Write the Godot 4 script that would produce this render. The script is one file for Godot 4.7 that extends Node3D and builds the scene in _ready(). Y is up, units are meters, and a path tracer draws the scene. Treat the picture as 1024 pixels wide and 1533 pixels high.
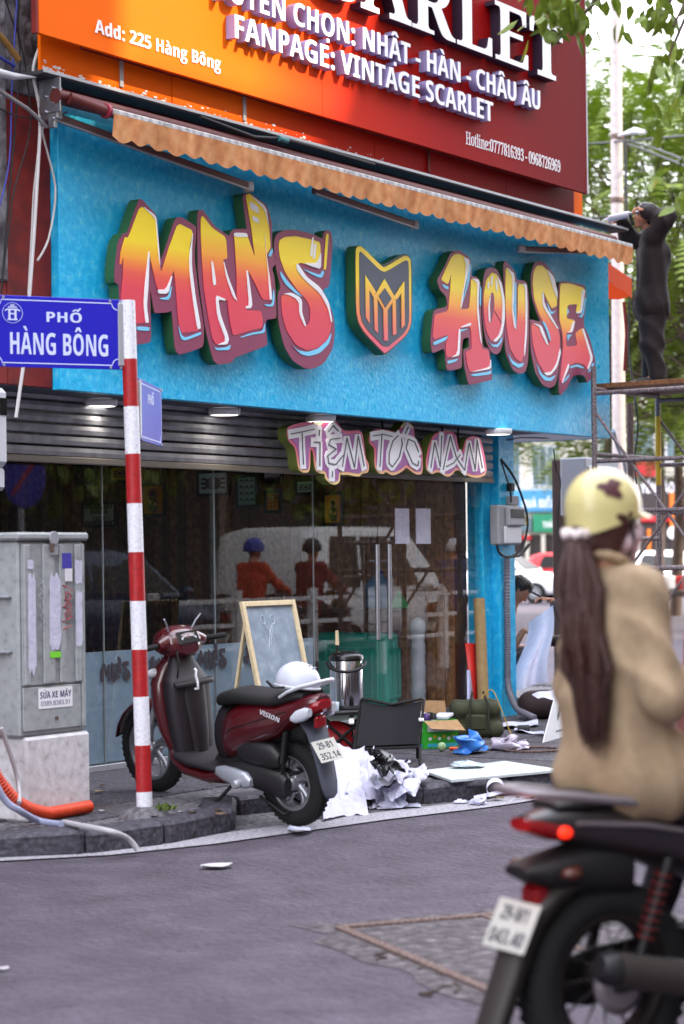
extends Node3D
# World axes: x runs along the shop front, y is up, z points out into the street. The glass of the shop is the plane z = 0.
const FOC := 3100.0
const PPX := 512.0
const PPY := 837.0
const ROLL := 0.012
const EYE := Vector3(-9.83, 1.47, 8.96)
const PAVE := 0.12
var cam_f: Vector3
var cam_r: Vector3
var cam_u: Vector3
var M := {}
var rng := RandomNumberGenerator.new()
var taken := {}

# ---------- pixels to places ----------
func ray(px: float, py: float) -> Vector3:
	return cam_f + cam_r * ((px - PPX) / FOC) - cam_u * ((py - PPY) / FOC)
func onz(px: float, py: float, z: float) -> Vector3:
	var d := ray(px, py)
	return EYE + d * ((z - EYE.z) / d.z)
func onx(px: float, py: float, x: float) -> Vector3:
	var d := ray(px, py)
	return EYE + d * ((x - EYE.x) / d.x)
func ony(px: float, py: float, y: float) -> Vector3:
	var d := ray(px, py)
	return EYE + d * ((y - EYE.y) / d.y)
func atd(px: float, py: float, depth: float) -> Vector3:
	return EYE + ray(px, py) * depth

# ---------- mesh builder ----------
class Shape:
	var st := SurfaceTool.new()
	var uv := Vector2.ZERO
	func _init() -> void:
		st.begin(Mesh.PRIMITIVE_TRIANGLES)
	func smooth(on: bool) -> void:
		st.set_smooth_group(0 if on else -1)
	func vert(p: Vector3, t: Vector2 = Vector2.ZERO) -> void:
		st.set_uv(t)
		st.add_vertex(p)
	func tri(a: Vector3, b: Vector3, c: Vector3) -> void:
		vert(a); vert(c); vert(b)
	func quad(a: Vector3, b: Vector3, c: Vector3, d: Vector3) -> void:
		tri(a, b, c); tri(a, c, d)
	func quad_out(a: Vector3, b: Vector3, c: Vector3, d: Vector3, mid: Vector3) -> void:
		if (b - a).cross(c - a).dot((a + c) * 0.5 - mid) < 0.0:
			quad(a, d, c, b)
		else:
			quad(a, b, c, d)
	func tri_out(a: Vector3, b: Vector3, c: Vector3, mid: Vector3) -> void:
		if (b - a).cross(c - a).dot((a + b + c) / 3.0 - mid) < 0.0:
			tri(a, c, b)
		else:
			tri(a, b, c)
	func quad_uv(a: Vector3, b: Vector3, c: Vector3, d: Vector3) -> void:   # a low-u low-v(top) corner order: top-left, top-right, bottom-right, bottom-left
		st.set_smooth_group(-1)
		vert(a, Vector2(0, 0)); vert(b, Vector2(1, 0)); vert(c, Vector2(1, 1))
		vert(a, Vector2(0, 0)); vert(c, Vector2(1, 1)); vert(d, Vector2(0, 1))
	func box(c: Vector3, s: Vector3, bas: Basis = Basis.IDENTITY, bv: float = 0.0) -> Shape:
		smooth(false)
		var h := s * 0.5
		bv = minf(bv, minf(h.x, minf(h.y, h.z)) * 0.9)
		var P := func(sg: Vector3, ax: int) -> Vector3:
			var v := Vector3(sg.x * (h.x - bv), sg.y * (h.y - bv), sg.z * (h.z - bv))
			v[ax] = sg[ax] * h[ax]
			return c + bas * v
		for a in 3:
			var u := (a + 1) % 3
			var w := (a + 2) % 3
			for sa in [-1.0, 1.0]:
				var q := []
				for k in [[-1.0, -1.0], [1.0, -1.0], [1.0, 1.0], [-1.0, 1.0]]:
					var sg := Vector3.ZERO
					sg[a] = sa; sg[u] = k[0]; sg[w] = k[1]
					q.append(P.call(sg, a))
				quad_out(q[0], q[1], q[2], q[3], c)
			if bv > 0.0:
				for k in [[-1.0, -1.0], [1.0, -1.0], [1.0, 1.0], [-1.0, 1.0]]:
					var s0 := Vector3.ZERO
					var s1 := Vector3.ZERO
					s0[a] = -1.0; s0[u] = k[0]; s0[w] = k[1]
					s1[a] = 1.0; s1[u] = k[0]; s1[w] = k[1]
					quad_out(P.call(s0, u), P.call(s1, u), P.call(s1, w), P.call(s0, w), c)
		if bv > 0.0:
			for sx in [-1.0, 1.0]:
				for sy in [-1.0, 1.0]:
					for sz in [-1.0, 1.0]:
						var sg := Vector3(sx, sy, sz)
						tri_out(P.call(sg, 0), P.call(sg, 1), P.call(sg, 2), c)
		return self
	func span(a: Vector3, b: Vector3, bv: float = 0.0) -> Shape:
		return box((a + b) * 0.5, (b - a).abs(), Basis.IDENTITY, bv)
	func bar(a: Vector3, b: Vector3, w: float, t: float, upv: Vector3 = Vector3.UP, bv: float = 0.0) -> Shape:
		var zz := (b - a).normalized()
		if absf(zz.dot(upv)) > 0.98:
			upv = Vector3.RIGHT if absf(zz.x) < 0.9 else Vector3.BACK
		var xx := upv.cross(zz).normalized()
		var yy := zz.cross(xx)
		return box((a + b) * 0.5, Vector3(w, t, (b - a).length()), Basis(xx, yy, zz), bv)
	func loft(rings: Array, cap: bool = true, is_smooth: bool = true, closed: bool = true) -> Shape:
		var n: int = rings[0].size()
		var votes := 0.0
		var mids := []
		for r in rings:
			var m := Vector3.ZERO
			for p in r:
				m += p
			mids.append(m / n)
		for i in rings.size() - 1:
			for k in (n if closed else n - 1):
				var a: Vector3 = rings[i][k]
				var b: Vector3 = rings[i][(k + 1) % n]
				var c: Vector3 = rings[i + 1][(k + 1) % n]
				var d: Vector3 = rings[i + 1][k]
				var nn := (b - a).cross(c - a) + (c - a).cross(d - a)
				votes += nn.dot((a + b + c + d) * 0.25 - (mids[i] + mids[i + 1]) * 0.5)
		var flip := votes < 0.0
		smooth(is_smooth)
		for i in rings.size() - 1:
			for k in (n if closed else n - 1):
				var a: Vector3 = rings[i][k]
				var b: Vector3 = rings[i][(k + 1) % n]
				var c: Vector3 = rings[i + 1][(k + 1) % n]
				var d: Vector3 = rings[i + 1][k]
				if flip:
					quad(a, d, c, b)
				else:
					quad(a, b, c, d)
		if cap and closed:
			st.set_smooth_group(-1)
			for e in [0, rings.size() - 1]:
				var other: Vector3 = mids[1] if e == 0 else mids[rings.size() - 2]
				for k in n:
					tri_out(mids[e], rings[e][k], rings[e][(k + 1) % n], other)
		return self
	func tube(pts: Array, r, n: int = 8, cap: bool = true, squash: float = 1.0) -> Shape:
		var rings := []
		var t0: Vector3 = (pts[1] - pts[0]).normalized()
		var side := t0.cross(Vector3.UP if absf(t0.y) < 0.9 else Vector3.RIGHT).normalized()
		for i in pts.size():
			var t: Vector3
			if i == 0:
				t = pts[1] - pts[0]
			elif i == pts.size() - 1:
				t = pts[i] - pts[i - 1]
			else:
				t = (pts[i + 1] - pts[i]).normalized() + (pts[i] - pts[i - 1]).normalized()
			t = t.normalized()
			side = (side - t * side.dot(t)).normalized()
			var up := t.cross(side)
			var rad: float = r[i] if r is Array else r
			var ring := []
			for k in n:
				var a := TAU * k / n
				ring.append(pts[i] + side * cos(a) * rad + up * sin(a) * rad * squash)
			rings.append(ring)
		return loft(rings, cap)
	func lathe(prof: Array, xf: Transform3D = Transform3D.IDENTITY, n: int = 20, cap: bool = true, sm: bool = true) -> Shape:
		var rings := []
		for p in prof:
			var ring := []
			for k in n:
				var a := TAU * k / n
				ring.append(xf * Vector3(cos(a) * p[0], p[1], sin(a) * p[0]))
			rings.append(ring)
		return loft(rings, cap, sm)
	func disc(c: Vector3, axis: Vector3, r: float, t: float, n: int = 20) -> Shape:
		var ax := axis.normalized()
		var s := ax.cross(Vector3.UP if absf(ax.y) < 0.9 else Vector3.RIGHT).normalized()
		return lathe([[r * 0.94, -t / 2], [r, -t / 2 + t * 0.12], [r, t / 2 - t * 0.12], [r * 0.94, t / 2]], Transform3D(Basis(s, ax, s.cross(ax)), c), n, true, false)
	func ell(c: Vector3, r: Vector3, bas: Basis = Basis.IDENTITY, n: int = 16, m: int = 10, lo: float = -1.0, hi: float = 1.0) -> Shape:
		var rings := []
		for j in m + 1:
			var y: float = lerpf(asin(lo), asin(hi), float(j) / m)
			var ring := []
			for k in n:
				var a := TAU * k / n
				ring.append(c + bas * Vector3(cos(a) * maxf(cos(y), 0.004) * r.x, sin(y) * r.y, sin(a) * maxf(cos(y), 0.004) * r.z))
			rings.append(ring)
		return loft(rings)
	func prism(poly: PackedVector2Array, z0: float, z1: float, xf: Transform3D = Transform3D.IDENTITY, back: bool = true) -> Shape:
		st.set_smooth_group(-1)
		var idx := Geometry2D.triangulate_polygon(poly)
		if idx.is_empty():
			print("bad polygon ", poly.size(), " ", poly[0])
		for i in range(0, idx.size(), 3):
			var a := poly[idx[i]]
			var b := poly[idx[i + 1]]
			var c := poly[idx[i + 2]]
			if (b - a).cross(c - a) < 0.0:
				var s := b; b = c; c = s
			vert(xf * Vector3(a.x, a.y, z1), a); vert(xf * Vector3(c.x, c.y, z1), c); vert(xf * Vector3(b.x, b.y, z1), b)
			if back:
				vert(xf * Vector3(a.x, a.y, z0), a); vert(xf * Vector3(b.x, b.y, z0), b); vert(xf * Vector3(c.x, c.y, z0), c)
		var n := poly.size()
		var cw := Geometry2D.is_polygon_clockwise(poly)
		for i in n:
			var a := poly[i]
			var b := poly[(i + 1) % n]
			if cw:
				var s := a; a = b; b = s
			var q := [xf * Vector3(a.x, a.y, z0), xf * Vector3(b.x, b.y, z0), xf * Vector3(b.x, b.y, z1), xf * Vector3(a.x, a.y, z1)]
			vert(q[0], a); vert(q[2], b); vert(q[1], b)
			vert(q[0], a); vert(q[3], a); vert(q[2], b)
		return self
	func sheet(nx: int, ny: int, f: Callable, sm: bool = true) -> Shape:
		smooth(sm)
		for j in ny:
			for i in nx:
				var a: Vector3 = f.call(float(i) / nx, float(j) / ny)
				var b: Vector3 = f.call(float(i + 1) / nx, float(j) / ny)
				var c: Vector3 = f.call(float(i + 1) / nx, float(j + 1) / ny)
				var d: Vector3 = f.call(float(i) / nx, float(j + 1) / ny)
				quad(a, b, c, d)
		return self
	func done() -> ArrayMesh:
		st.generate_normals()
		return st.commit()

# ---------- nodes ----------
func numbered(called: String) -> String:
	var n: int = taken.get(called, 0)
	taken[called] = n + 1
	return called if n == 0 else "%s_%03d" % [called, n]
func origin_of(n: Node) -> Vector3:
	var p := Vector3.ZERO
	while n is Node3D and n != self:
		p += (n as Node3D).position
		n = n.get_parent()
	return p
func tag(o: Node, label: String, category: String, group := "", kind := "") -> Node:
	o.set_meta("label", label)
	o.set_meta("category", category)
	if group != "": o.set_meta("group", group)
	if kind != "": o.set_meta("kind", kind)
	return o
# a thing: an empty node at the thing's base; its parts are its children
func thing(called: String, label: String, category: String, at := Vector3.ZERO, group := "", turn := 0.0) -> Node3D:
	var o := Node3D.new()
	o.name = numbered(called)
	add_child(o)
	o.position = at
	o.rotation.y = turn
	tag(o, label, category, group)
	return o
# a mesh: its shape is written in world coordinates unless own is true (then in its parent's)
func obj(called: String, shape, m: Material, parent: Node = null, own := false) -> MeshInstance3D:
	var o := MeshInstance3D.new()
	o.mesh = shape.done() if shape is Shape else shape
	o.material_override = m
	if parent == null:
		o.name = numbered(called)
		add_child(o)
	else:
		o.name = called
		parent.add_child(o, true)
		if not own:
			o.position = -origin_of(parent)
	return o
func struct(called: String, shape, m: Material, parent: Node = null) -> MeshInstance3D:
	var o := obj(called, shape, m, parent)
	if parent == null:
		o.set_meta("kind", "structure")
	return o
func copy(root: Node3D, label := "", group := "") -> Node3D:
	var r: Node3D = root.duplicate()
	var base := String(root.name)
	r.name = numbered(base)
	add_child(r)
	if label != "": r.set_meta("label", label)
	if group != "": r.set_meta("group", group)
	return r

# ---------- materials ----------
func mat(key: String, col: Color, rough := 0.7, metal := 0.0) -> StandardMaterial3D:
	if M.has(key): return M[key]
	var m := StandardMaterial3D.new()
	m.albedo_color = col
	m.roughness = rough
	m.metallic = metal
	M[key] = m
	return m
func noise_img(seed_: int, freq: float, size := 256, oct := 4, type := FastNoiseLite.TYPE_SIMPLEX_SMOOTH) -> Image:
	var n := FastNoiseLite.new()
	n.seed = seed_
	n.noise_type = type
	n.frequency = freq
	n.fractal_octaves = oct
	return n.get_seamless_image(size, size)
# colours over a noise value: stops = [[0.0, Color], ...]
func ramp_tex(img: Image, stops: Array) -> ImageTexture:
	var lut := PackedByteArray()
	for i in 256:
		var v := i / 255.0
		var c: Color = stops[0][1]
		for k in stops.size() - 1:
			if v >= stops[k][0]:
				var t := clampf((v - stops[k][0]) / maxf(stops[k + 1][0] - stops[k][0], 0.0001), 0.0, 1.0)
				c = (stops[k][1] as Color).lerp(stops[k + 1][1], t)
		lut.append(c.r8); lut.append(c.g8); lut.append(c.b8)
	img.convert(Image.FORMAT_L8)
	var src := img.get_data()
	var out := PackedByteArray()
	out.resize(src.size() * 3)
	for i in src.size():
		var v := src[i] * 3
		out[i * 3] = lut[v]; out[i * 3 + 1] = lut[v + 1]; out[i * 3 + 2] = lut[v + 2]
	return ImageTexture.create_from_image(Image.create_from_data(img.get_width(), img.get_height(), false, Image.FORMAT_RGB8, out))
func bump_tex(img: Image, strength: float) -> ImageTexture:
	img.convert(Image.FORMAT_RGBA8)
	img.bump_map_to_normal_map(strength)
	return ImageTexture.create_from_image(img)
func tri_map(m: StandardMaterial3D, scale: float, tex: Texture2D = null, bump: Texture2D = null, bump_scale := 1.0, rough: Texture2D = null) -> StandardMaterial3D:
	m.uv1_triplanar = true
	m.uv1_world_triplanar = true
	m.uv1_scale = Vector3.ONE * scale
	if tex: m.albedo_texture = tex
	if bump:
		m.normal_enabled = true
		m.normal_texture = bump
		m.normal_scale = bump_scale
	if rough:
		m.roughness_texture = rough
		m.roughness_texture_channel = BaseMaterial3D.TEXTURE_CHANNEL_RED
	return m
func grad_tex(stops: Array) -> GradientTexture2D:
	var g := Gradient.new()
	var offs := PackedFloat32Array()
	var cols := PackedColorArray()
	for s in stops:
		offs.append(s[0]); cols.append(s[1])
	g.offsets = offs
	g.colors = cols
	var t := GradientTexture2D.new()
	t.gradient = g
	t.width = 4; t.height = 256
	t.fill_from = Vector2(0, 0); t.fill_to = Vector2(0, 1)
	return t
func c8(r: int, g: int, b: int) -> Color:
	return Color8(r, g, b)

# ---------- lettering ----------
func text_mesh(s: String, h: float, depth := 0.01, bold := true, font := "Droid Sans") -> TextMesh:
	var t := TextMesh.new()
	var f := SystemFont.new()
	f.font_names = PackedStringArray([font])
	f.font_weight = 700 if bold else 400
	t.font = f
	t.text = s
	t.font_size = 64
	t.pixel_size = h / 45.7      # capital height in metres for the 64 px size
	t.depth = depth
	t.curve_step = 1.0
	return t
# letters that the typeface lacks: base letter plus marks
const MARKED := {"Ố": ["Ô", "acute2"], "Ậ": ["Â", "dot"], "Ọ": ["O", "dot"], "Ể": ["Ê", "hook"], "Ế": ["Ê", "acute2"], "Ử": ["U", "horn_hook"], "Ă": ["A", "breve"]}
# puts a line of writing as a part: xf has x along the line and z out of the surface; the width is fitted
func write(called: String, s: String, m: Material, parent: Node, xf: Transform3D, h: float, width := 0.0, depth := 0.004, bold := true, font := "Droid Sans", own := false) -> MeshInstance3D:
	var plain := ""
	var marks := []
	for ch in s:
		if MARKED.has(ch):
			marks.append([plain.length(), MARKED[ch][1]])
			plain += MARKED[ch][0]
		else:
			plain += ch
	var t := text_mesh(plain, h, depth, bold, font)
	var o := obj(called, t, m, parent, own)
	if not marks.is_empty():
		var ps := t.pixel_size
		var total := t.font.get_string_size(plain, HORIZONTAL_ALIGNMENT_LEFT, -1, 64).x
		var base_y := -(t.font.get_ascent(64) - t.font.get_descent(64)) * 0.5
		var sh := Shape.new()
		for q in marks:
			var x0 := t.font.get_string_size(plain.substr(0, q[0]), HORIZONTAL_ALIGNMENT_LEFT, -1, 64).x
			var x1 := t.font.get_string_size(plain.substr(0, q[0] + 1), HORIZONTAL_ALIGNMENT_LEFT, -1, 64).x
			var cx := (x0 + x1) * 0.5 - total * 0.5
			var bars := []
			match q[1]:
				"dot": bars = [[cx - 4, base_y - 9, cx + 4, base_y - 9, 8]]
				"acute2": bars = [[cx + 9, base_y + 57, cx + 17, base_y + 67, 6]]
				"hook": bars = [[cx + 8, base_y + 66, cx + 15, base_y + 66, 5], [cx + 14, base_y + 66, cx + 12, base_y + 57, 5]]
				"breve": bars = [[cx - 9, base_y + 60, cx - 4, base_y + 53, 5], [cx - 4, base_y + 53, cx + 4, base_y + 53, 5], [cx + 4, base_y + 53, cx + 9, base_y + 60, 5]]
				"horn_hook": bars = [[(x1 - total * 0.5) - 4, base_y + 44, (x1 - total * 0.5) + 3, base_y + 52, 6], [cx - 4, base_y + 62, cx + 4, base_y + 62, 5], [cx + 3, base_y + 62, cx + 1, base_y + 52, 5]]
			for b in bars:
				sh.bar(Vector3(b[0], b[1], 0) * ps, Vector3(b[2], b[3], 0) * ps, depth, b[4] * ps, Vector3(-(b[3] - b[1]), b[2] - b[0], 0).normalized())
		obj("marks", sh, m, o, true)
	var k := 1.0
	if width > 0.0:
		k = width / maxf(t.get_aabb().size.x, 0.001)
	var base := Vector3.ZERO if own else -origin_of(parent)
	# the line box is centred on the node: lift it so that the base line runs through the given point
	var lift := (t.font.get_ascent(64) - t.font.get_descent(64)) * 0.5 * t.pixel_size
	o.transform = Transform3D(xf.basis * Basis.from_scale(Vector3(k, 1, 1)), xf.origin + base + xf.basis.y * lift)
	return o
func smooth_poly(p: PackedVector2Array, cut := 0.2, times := 1) -> PackedVector2Array:
	for t in times:
		var q := PackedVector2Array()
		for i in p.size():
			var a := p[i]
			var b := p[(i + 1) % p.size()]
			q.append(a.lerp(b, cut)); q.append(a.lerp(b, 1.0 - cut))
		p = q
	return p

func _ready() -> void:
	rng.seed = 20240511
	var th := atan2(FOC, 2654.0 - 512.0)
	var fw := Vector3(sin(th), 0, -cos(th))
	var rt := Vector3(cos(th), 0, sin(th))
	cam_f = fw
	cam_r = rt * cos(ROLL) - Vector3.UP * sin(ROLL)
	cam_u = Vector3.UP * cos(ROLL) + rt * sin(ROLL)
	# camera: level, lens shifted upwards, as the parallel uprights of the photograph show
	var cam := Camera3D.new()
	cam.name = "camera"
	cam.transform = Transform3D(Basis(cam_r, cam_u, -cam_f), EYE)
	cam.near = 0.1
	cam.far = 600.0
	cam.projection = Camera3D.PROJECTION_FRUSTUM
	cam.size = 0.1 * 1533.0 / FOC
	cam.frustum_offset = Vector2(0, 0.1 * (PPY - 766.5) / FOC)
	var lens := CameraAttributesPhysical.new()
	lens.frustum_focal_length = 70.0
	lens.frustum_near = 0.1
	lens.frustum_far = 600.0
	lens.frustum_focus_distance = 13.6
	lens.exposure_aperture = 2.3
	cam.attributes = lens
	add_child(cam)
	cam.make_current()
	# sky and air
	var env := Environment.new()
	env.background_mode = Environment.BG_SKY
	var sky := Sky.new()
	var sm := ProceduralSkyMaterial.new()
	sm.sky_top_color = c8(222, 226, 238)
	sm.sky_horizon_color = c8(236, 236, 240)
	sm.sky_curve = 0.25
	sm.sky_energy_multiplier = 1.7
	sm.ground_bottom_color = c8(96, 90, 92)
	sm.ground_horizon_color = c8(200, 196, 200)
	sm.sun_angle_max = 20.0
	sky.sky_material = sm
	env.sky = sky
	env.tonemap_mode = Environment.TONE_MAPPER_LINEAR
	env.tonemap_exposure = 2.0
	env.sdfgi_enabled = true
	env.ssao_enabled = true
	env.ssil_enabled = true
	var we := WorldEnvironment.new()
	we.name = "air"
	we.environment = env
	add_child(we)
	# the sun stands high over the far side of the street; the houses there shade the shop up to its upper sign
	var sun := DirectionalLight3D.new()
	sun.name = "sun"
	sun.light_energy = 1.6
	sun.light_color = Color(1.0, 0.93, 0.8)
	sun.light_angular_distance = 0.6
	sun.shadow_enabled = true
	add_child(sun)
	sun.look_at_from_position(Vector3(0.35, 0.62, 0.70), Vector3.ZERO)
	materials()
	ground()
	shop_building()
	shop_sign()
	upper_sign()
	awning()
	shop_front()
	shop_inside()
	neighbours()
	opposite_side()
	background()
	trees()
	street_name_post()
	cabinet()
	scooter_parked()
	pavement_things()
	pillar_things()
	scaffold_things()
	passing_motorbike()

func materials() -> void:
	var fine := noise_img(3, 0.16, 256, 3)
	var mid := noise_img(5, 0.03, 256, 5)
	var cell := noise_img(8, 0.09, 256, 3, FastNoiseLite.TYPE_CELLULAR)
	var b_fine := bump_tex(noise_img(11, 0.2, 256, 3), 3.0)
	var b_mid := bump_tex(noise_img(12, 0.05, 256, 4), 4.0)
	M["b_fine"] = b_fine
	M["b_mid"] = b_mid
	M["fine"] = fine
	M["mid"] = mid
	var grain := noise_img(21, 0.3, 1024, 2)
	var worn := noise_img(22, 0.008, 1024, 5)
	grain.convert(Image.FORMAT_L8)
	worn.convert(Image.FORMAT_L8)
	var ga := grain.get_data()
	var wa := worn.get_data()
	for i in ga.size():
		ga[i] = clampi(int(ga[i] * 0.84 + wa[i] * 0.16), 0, 255)
	tri_map(mat("asphalt", c8(252, 246, 254), 0.86), 0.37, ramp_tex(Image.create_from_data(1024, 1024, false, Image.FORMAT_L8, ga), [[0.0, c8(22, 19, 23)], [0.34, c8(57, 52, 60)], [0.5, c8(74, 68, 77)], [0.66, c8(93, 86, 95)], [1.0, c8(176, 168, 174)]]), b_fine, 0.6)
	var asd := ramp_tex(noise_img(22, 0.012, 512, 5), [[0.0, c8(205, 200, 205)], [0.5, c8(235, 232, 235)], [1.0, c8(255, 255, 255)]])
	M.asphalt.detail_enabled = true
	M.asphalt.detail_blend_mode = BaseMaterial3D.BLEND_MODE_MUL
	M.asphalt.detail_albedo = asd
	M.asphalt.detail_uv_layer = BaseMaterial3D.DETAIL_UV_1
	tri_map(mat("concrete", Color.WHITE, 0.85), 0.9, ramp_tex(noise_img(23, 0.04, 512, 6), [[0.0, c8(44, 40, 43)], [0.42, c8(86, 82, 87)], [0.66, c8(108, 104, 109)], [1.0, c8(146, 142, 145)]]), b_fine, 0.5)
	tri_map(mat("paver", Color.WHITE, 0.82), 1.1, ramp_tex(noise_img(24, 0.05, 512, 6), [[0.0, c8(26, 24, 27)], [0.4, c8(66, 62, 69)], [0.65, c8(86, 82, 90)], [1.0, c8(128, 124, 130)]]), b_fine, 0.5)
	tri_map(mat("paver_b", c8(222, 220, 228), 0.82), 0.8, M.paver.albedo_texture, b_fine, 0.5)
	tri_map(mat("paver_c", c8(238, 228, 222), 0.82), 1.3, M.paver.albedo_texture, b_fine, 0.5)
	tri_map(mat("kerb", Color.WHITE, 0.7), 1.6, ramp_tex(noise_img(25, 0.06, 256, 5), [[0.0, c8(28, 26, 32)], [0.5, c8(56, 53, 63)], [1.0, c8(98, 94, 104)]]), b_mid, 0.6)
	tri_map(mat("road_paint", Color.WHITE, 0.75), 1.5, ramp_tex(noise_img(26, 0.09, 256, 5), [[0.0, c8(112, 106, 114)], [0.38, c8(134, 130, 138)], [0.55, c8(160, 157, 164)], [1.0, c8(182, 180, 186)]]), b_fine, 0.3)
	tri_map(mat("old_wall", Color.WHITE, 0.9), 0.45, ramp_tex(noise_img(27, 0.02, 512, 6), [[0.0, c8(46, 42, 46)], [0.4, c8(92, 88, 92)], [0.6, c8(116, 113, 118)], [1.0, c8(160, 158, 164)]]), b_mid, 0.6)
	# blue paint on rough render: glossy, with an uneven gloss
	tri_map(mat("blue", Color.WHITE, 0.6), 0.8, ramp_tex(noise_img(28, 0.03, 512, 6), [[0.0, c8(22, 168, 224)], [0.5, c8(36, 184, 236)], [0.68, c8(58, 192, 238)], [0.84, c8(84, 202, 238)], [1.0, c8(150, 224, 242)]]), bump_tex(noise_img(29, 0.06, 512, 4), 3.0), 0.25,
		ramp_tex(noise_img(30, 0.05, 256, 5), [[0.0, Color(0.35, 0, 0)], [0.5, Color(0.6, 0, 0)], [1.0, Color(0.95, 0, 0)]]))
	mat("blue_flat", c8(20, 120, 178), 0.4)
	tri_map(mat("red_panel", Color.WHITE, 0.42), 0.5, ramp_tex(mid, [[0.0, c8(120, 22, 16)], [1.0, c8(134, 28, 20)]]))
	tri_map(mat("red_dull", Color.WHITE, 0.7), 0.7, ramp_tex(noise_img(31, 0.03, 256, 5), [[0.0, c8(86, 14, 12)], [0.6, c8(118, 20, 16)], [1.0, c8(128, 34, 26)]]))
	mat("white_sign", c8(236, 236, 240), 0.45)
	mat("white_matt", c8(228, 227, 230), 0.8)
	mat("steel", c8(176, 176, 182), 0.32, 0.9)
	mat("alu", c8(176, 178, 184), 0.5, 0.6)
	tri_map(mat("rusty", Color.WHITE, 0.75, 0.3), 4.0, ramp_tex(noise_img(32, 0.06, 256, 5), [[0.0, c8(52, 34, 30)], [0.5, c8(98, 74, 66)], [0.7, c8(126, 112, 108)], [1.0, c8(150, 140, 138)]]), b_fine, 0.5)
	mat("yellow_paint", c8(196, 158, 30), 0.6)
	mat("black", c8(13, 12, 14), 0.6)
	mat("black_gloss", c8(16, 14, 18), 0.25)
	mat("rubber", c8(16, 15, 17), 0.85)
	mat("dark_plastic", c8(27, 19, 25), 0.55)
	mat("grey_plastic", c8(150, 152, 158), 0.55)
	mat("pale_plastic", c8(196, 198, 204), 0.5)
	mat("cable_black", c8(24, 22, 26), 0.6)
	mat("cable_white", c8(200, 196, 196), 0.6)
	mat("cable_blue", c8(50, 60, 150), 0.6)
	mat("cable_yellow", c8(176, 140, 40), 0.6)
	tri_map(mat("wood", Color.WHITE, 0.6), 1.0, ramp_tex(noise_img(33, 0.05, 256, 5), [[0.0, c8(92, 60, 34)], [0.5, c8(138, 96, 58)], [1.0, c8(168, 124, 80)]]), b_fine, 0.3)
	tri_map(mat("wood_b", c8(210, 196, 186), 0.6), 1.4, M.wood.albedo_texture, b_fine, 0.3)
	tri_map(mat("wood_c", c8(178, 166, 160), 0.6), 0.7, M.wood.albedo_texture, b_fine, 0.3)
	tri_map(mat("wood_dark", c8(150, 128, 122), 0.6), 0.8, M.wood.albedo_texture, b_fine, 0.3)
	tri_map(mat("wood_pale", Color.WHITE, 0.6), 3.0, ramp_tex(mid, [[0.0, c8(214, 190, 146)], [1.0, c8(234, 216, 180)]]))
	# panes: the photograph's shop glass is clear and mirrors the street
	var g := mat("glass", Color(0.3, 0.36, 0.36, 0.03), 0.0)
	g.transparency = BaseMaterial3D.TRANSPARENCY_ALPHA
	g.metallic_specular = 0.9
	tri_map(mat("frost", Color.WHITE, 0.55), 1.5, ramp_tex(mid, [[0.0, c8(112, 134, 152)], [1.0, c8(128, 150, 166)]]))
	tri_map(mat("paper", Color.WHITE, 0.85), 2.0, ramp_tex(mid, [[0.0, c8(184, 184, 206)], [1.0, c8(208, 208, 224)]]), b_mid, 0.25)
	tri_map(mat("cardboard", Color.WHITE, 0.85), 2.0, ramp_tex(mid, [[0.0, c8(146, 112, 76)], [1.0, c8(176, 140, 100)]]))
	tri_map(mat("dirt", Color.WHITE, 0.95), 3.0, ramp_tex(fine, [[0.0, c8(34, 28, 26)], [0.6, c8(72, 60, 52)], [1.0, c8(110, 96, 84)]]), b_mid, 0.8)
	mat("skin", c8(176, 120, 92), 0.55)
	mat("hair", c8(30, 22, 22), 0.5)

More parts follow.
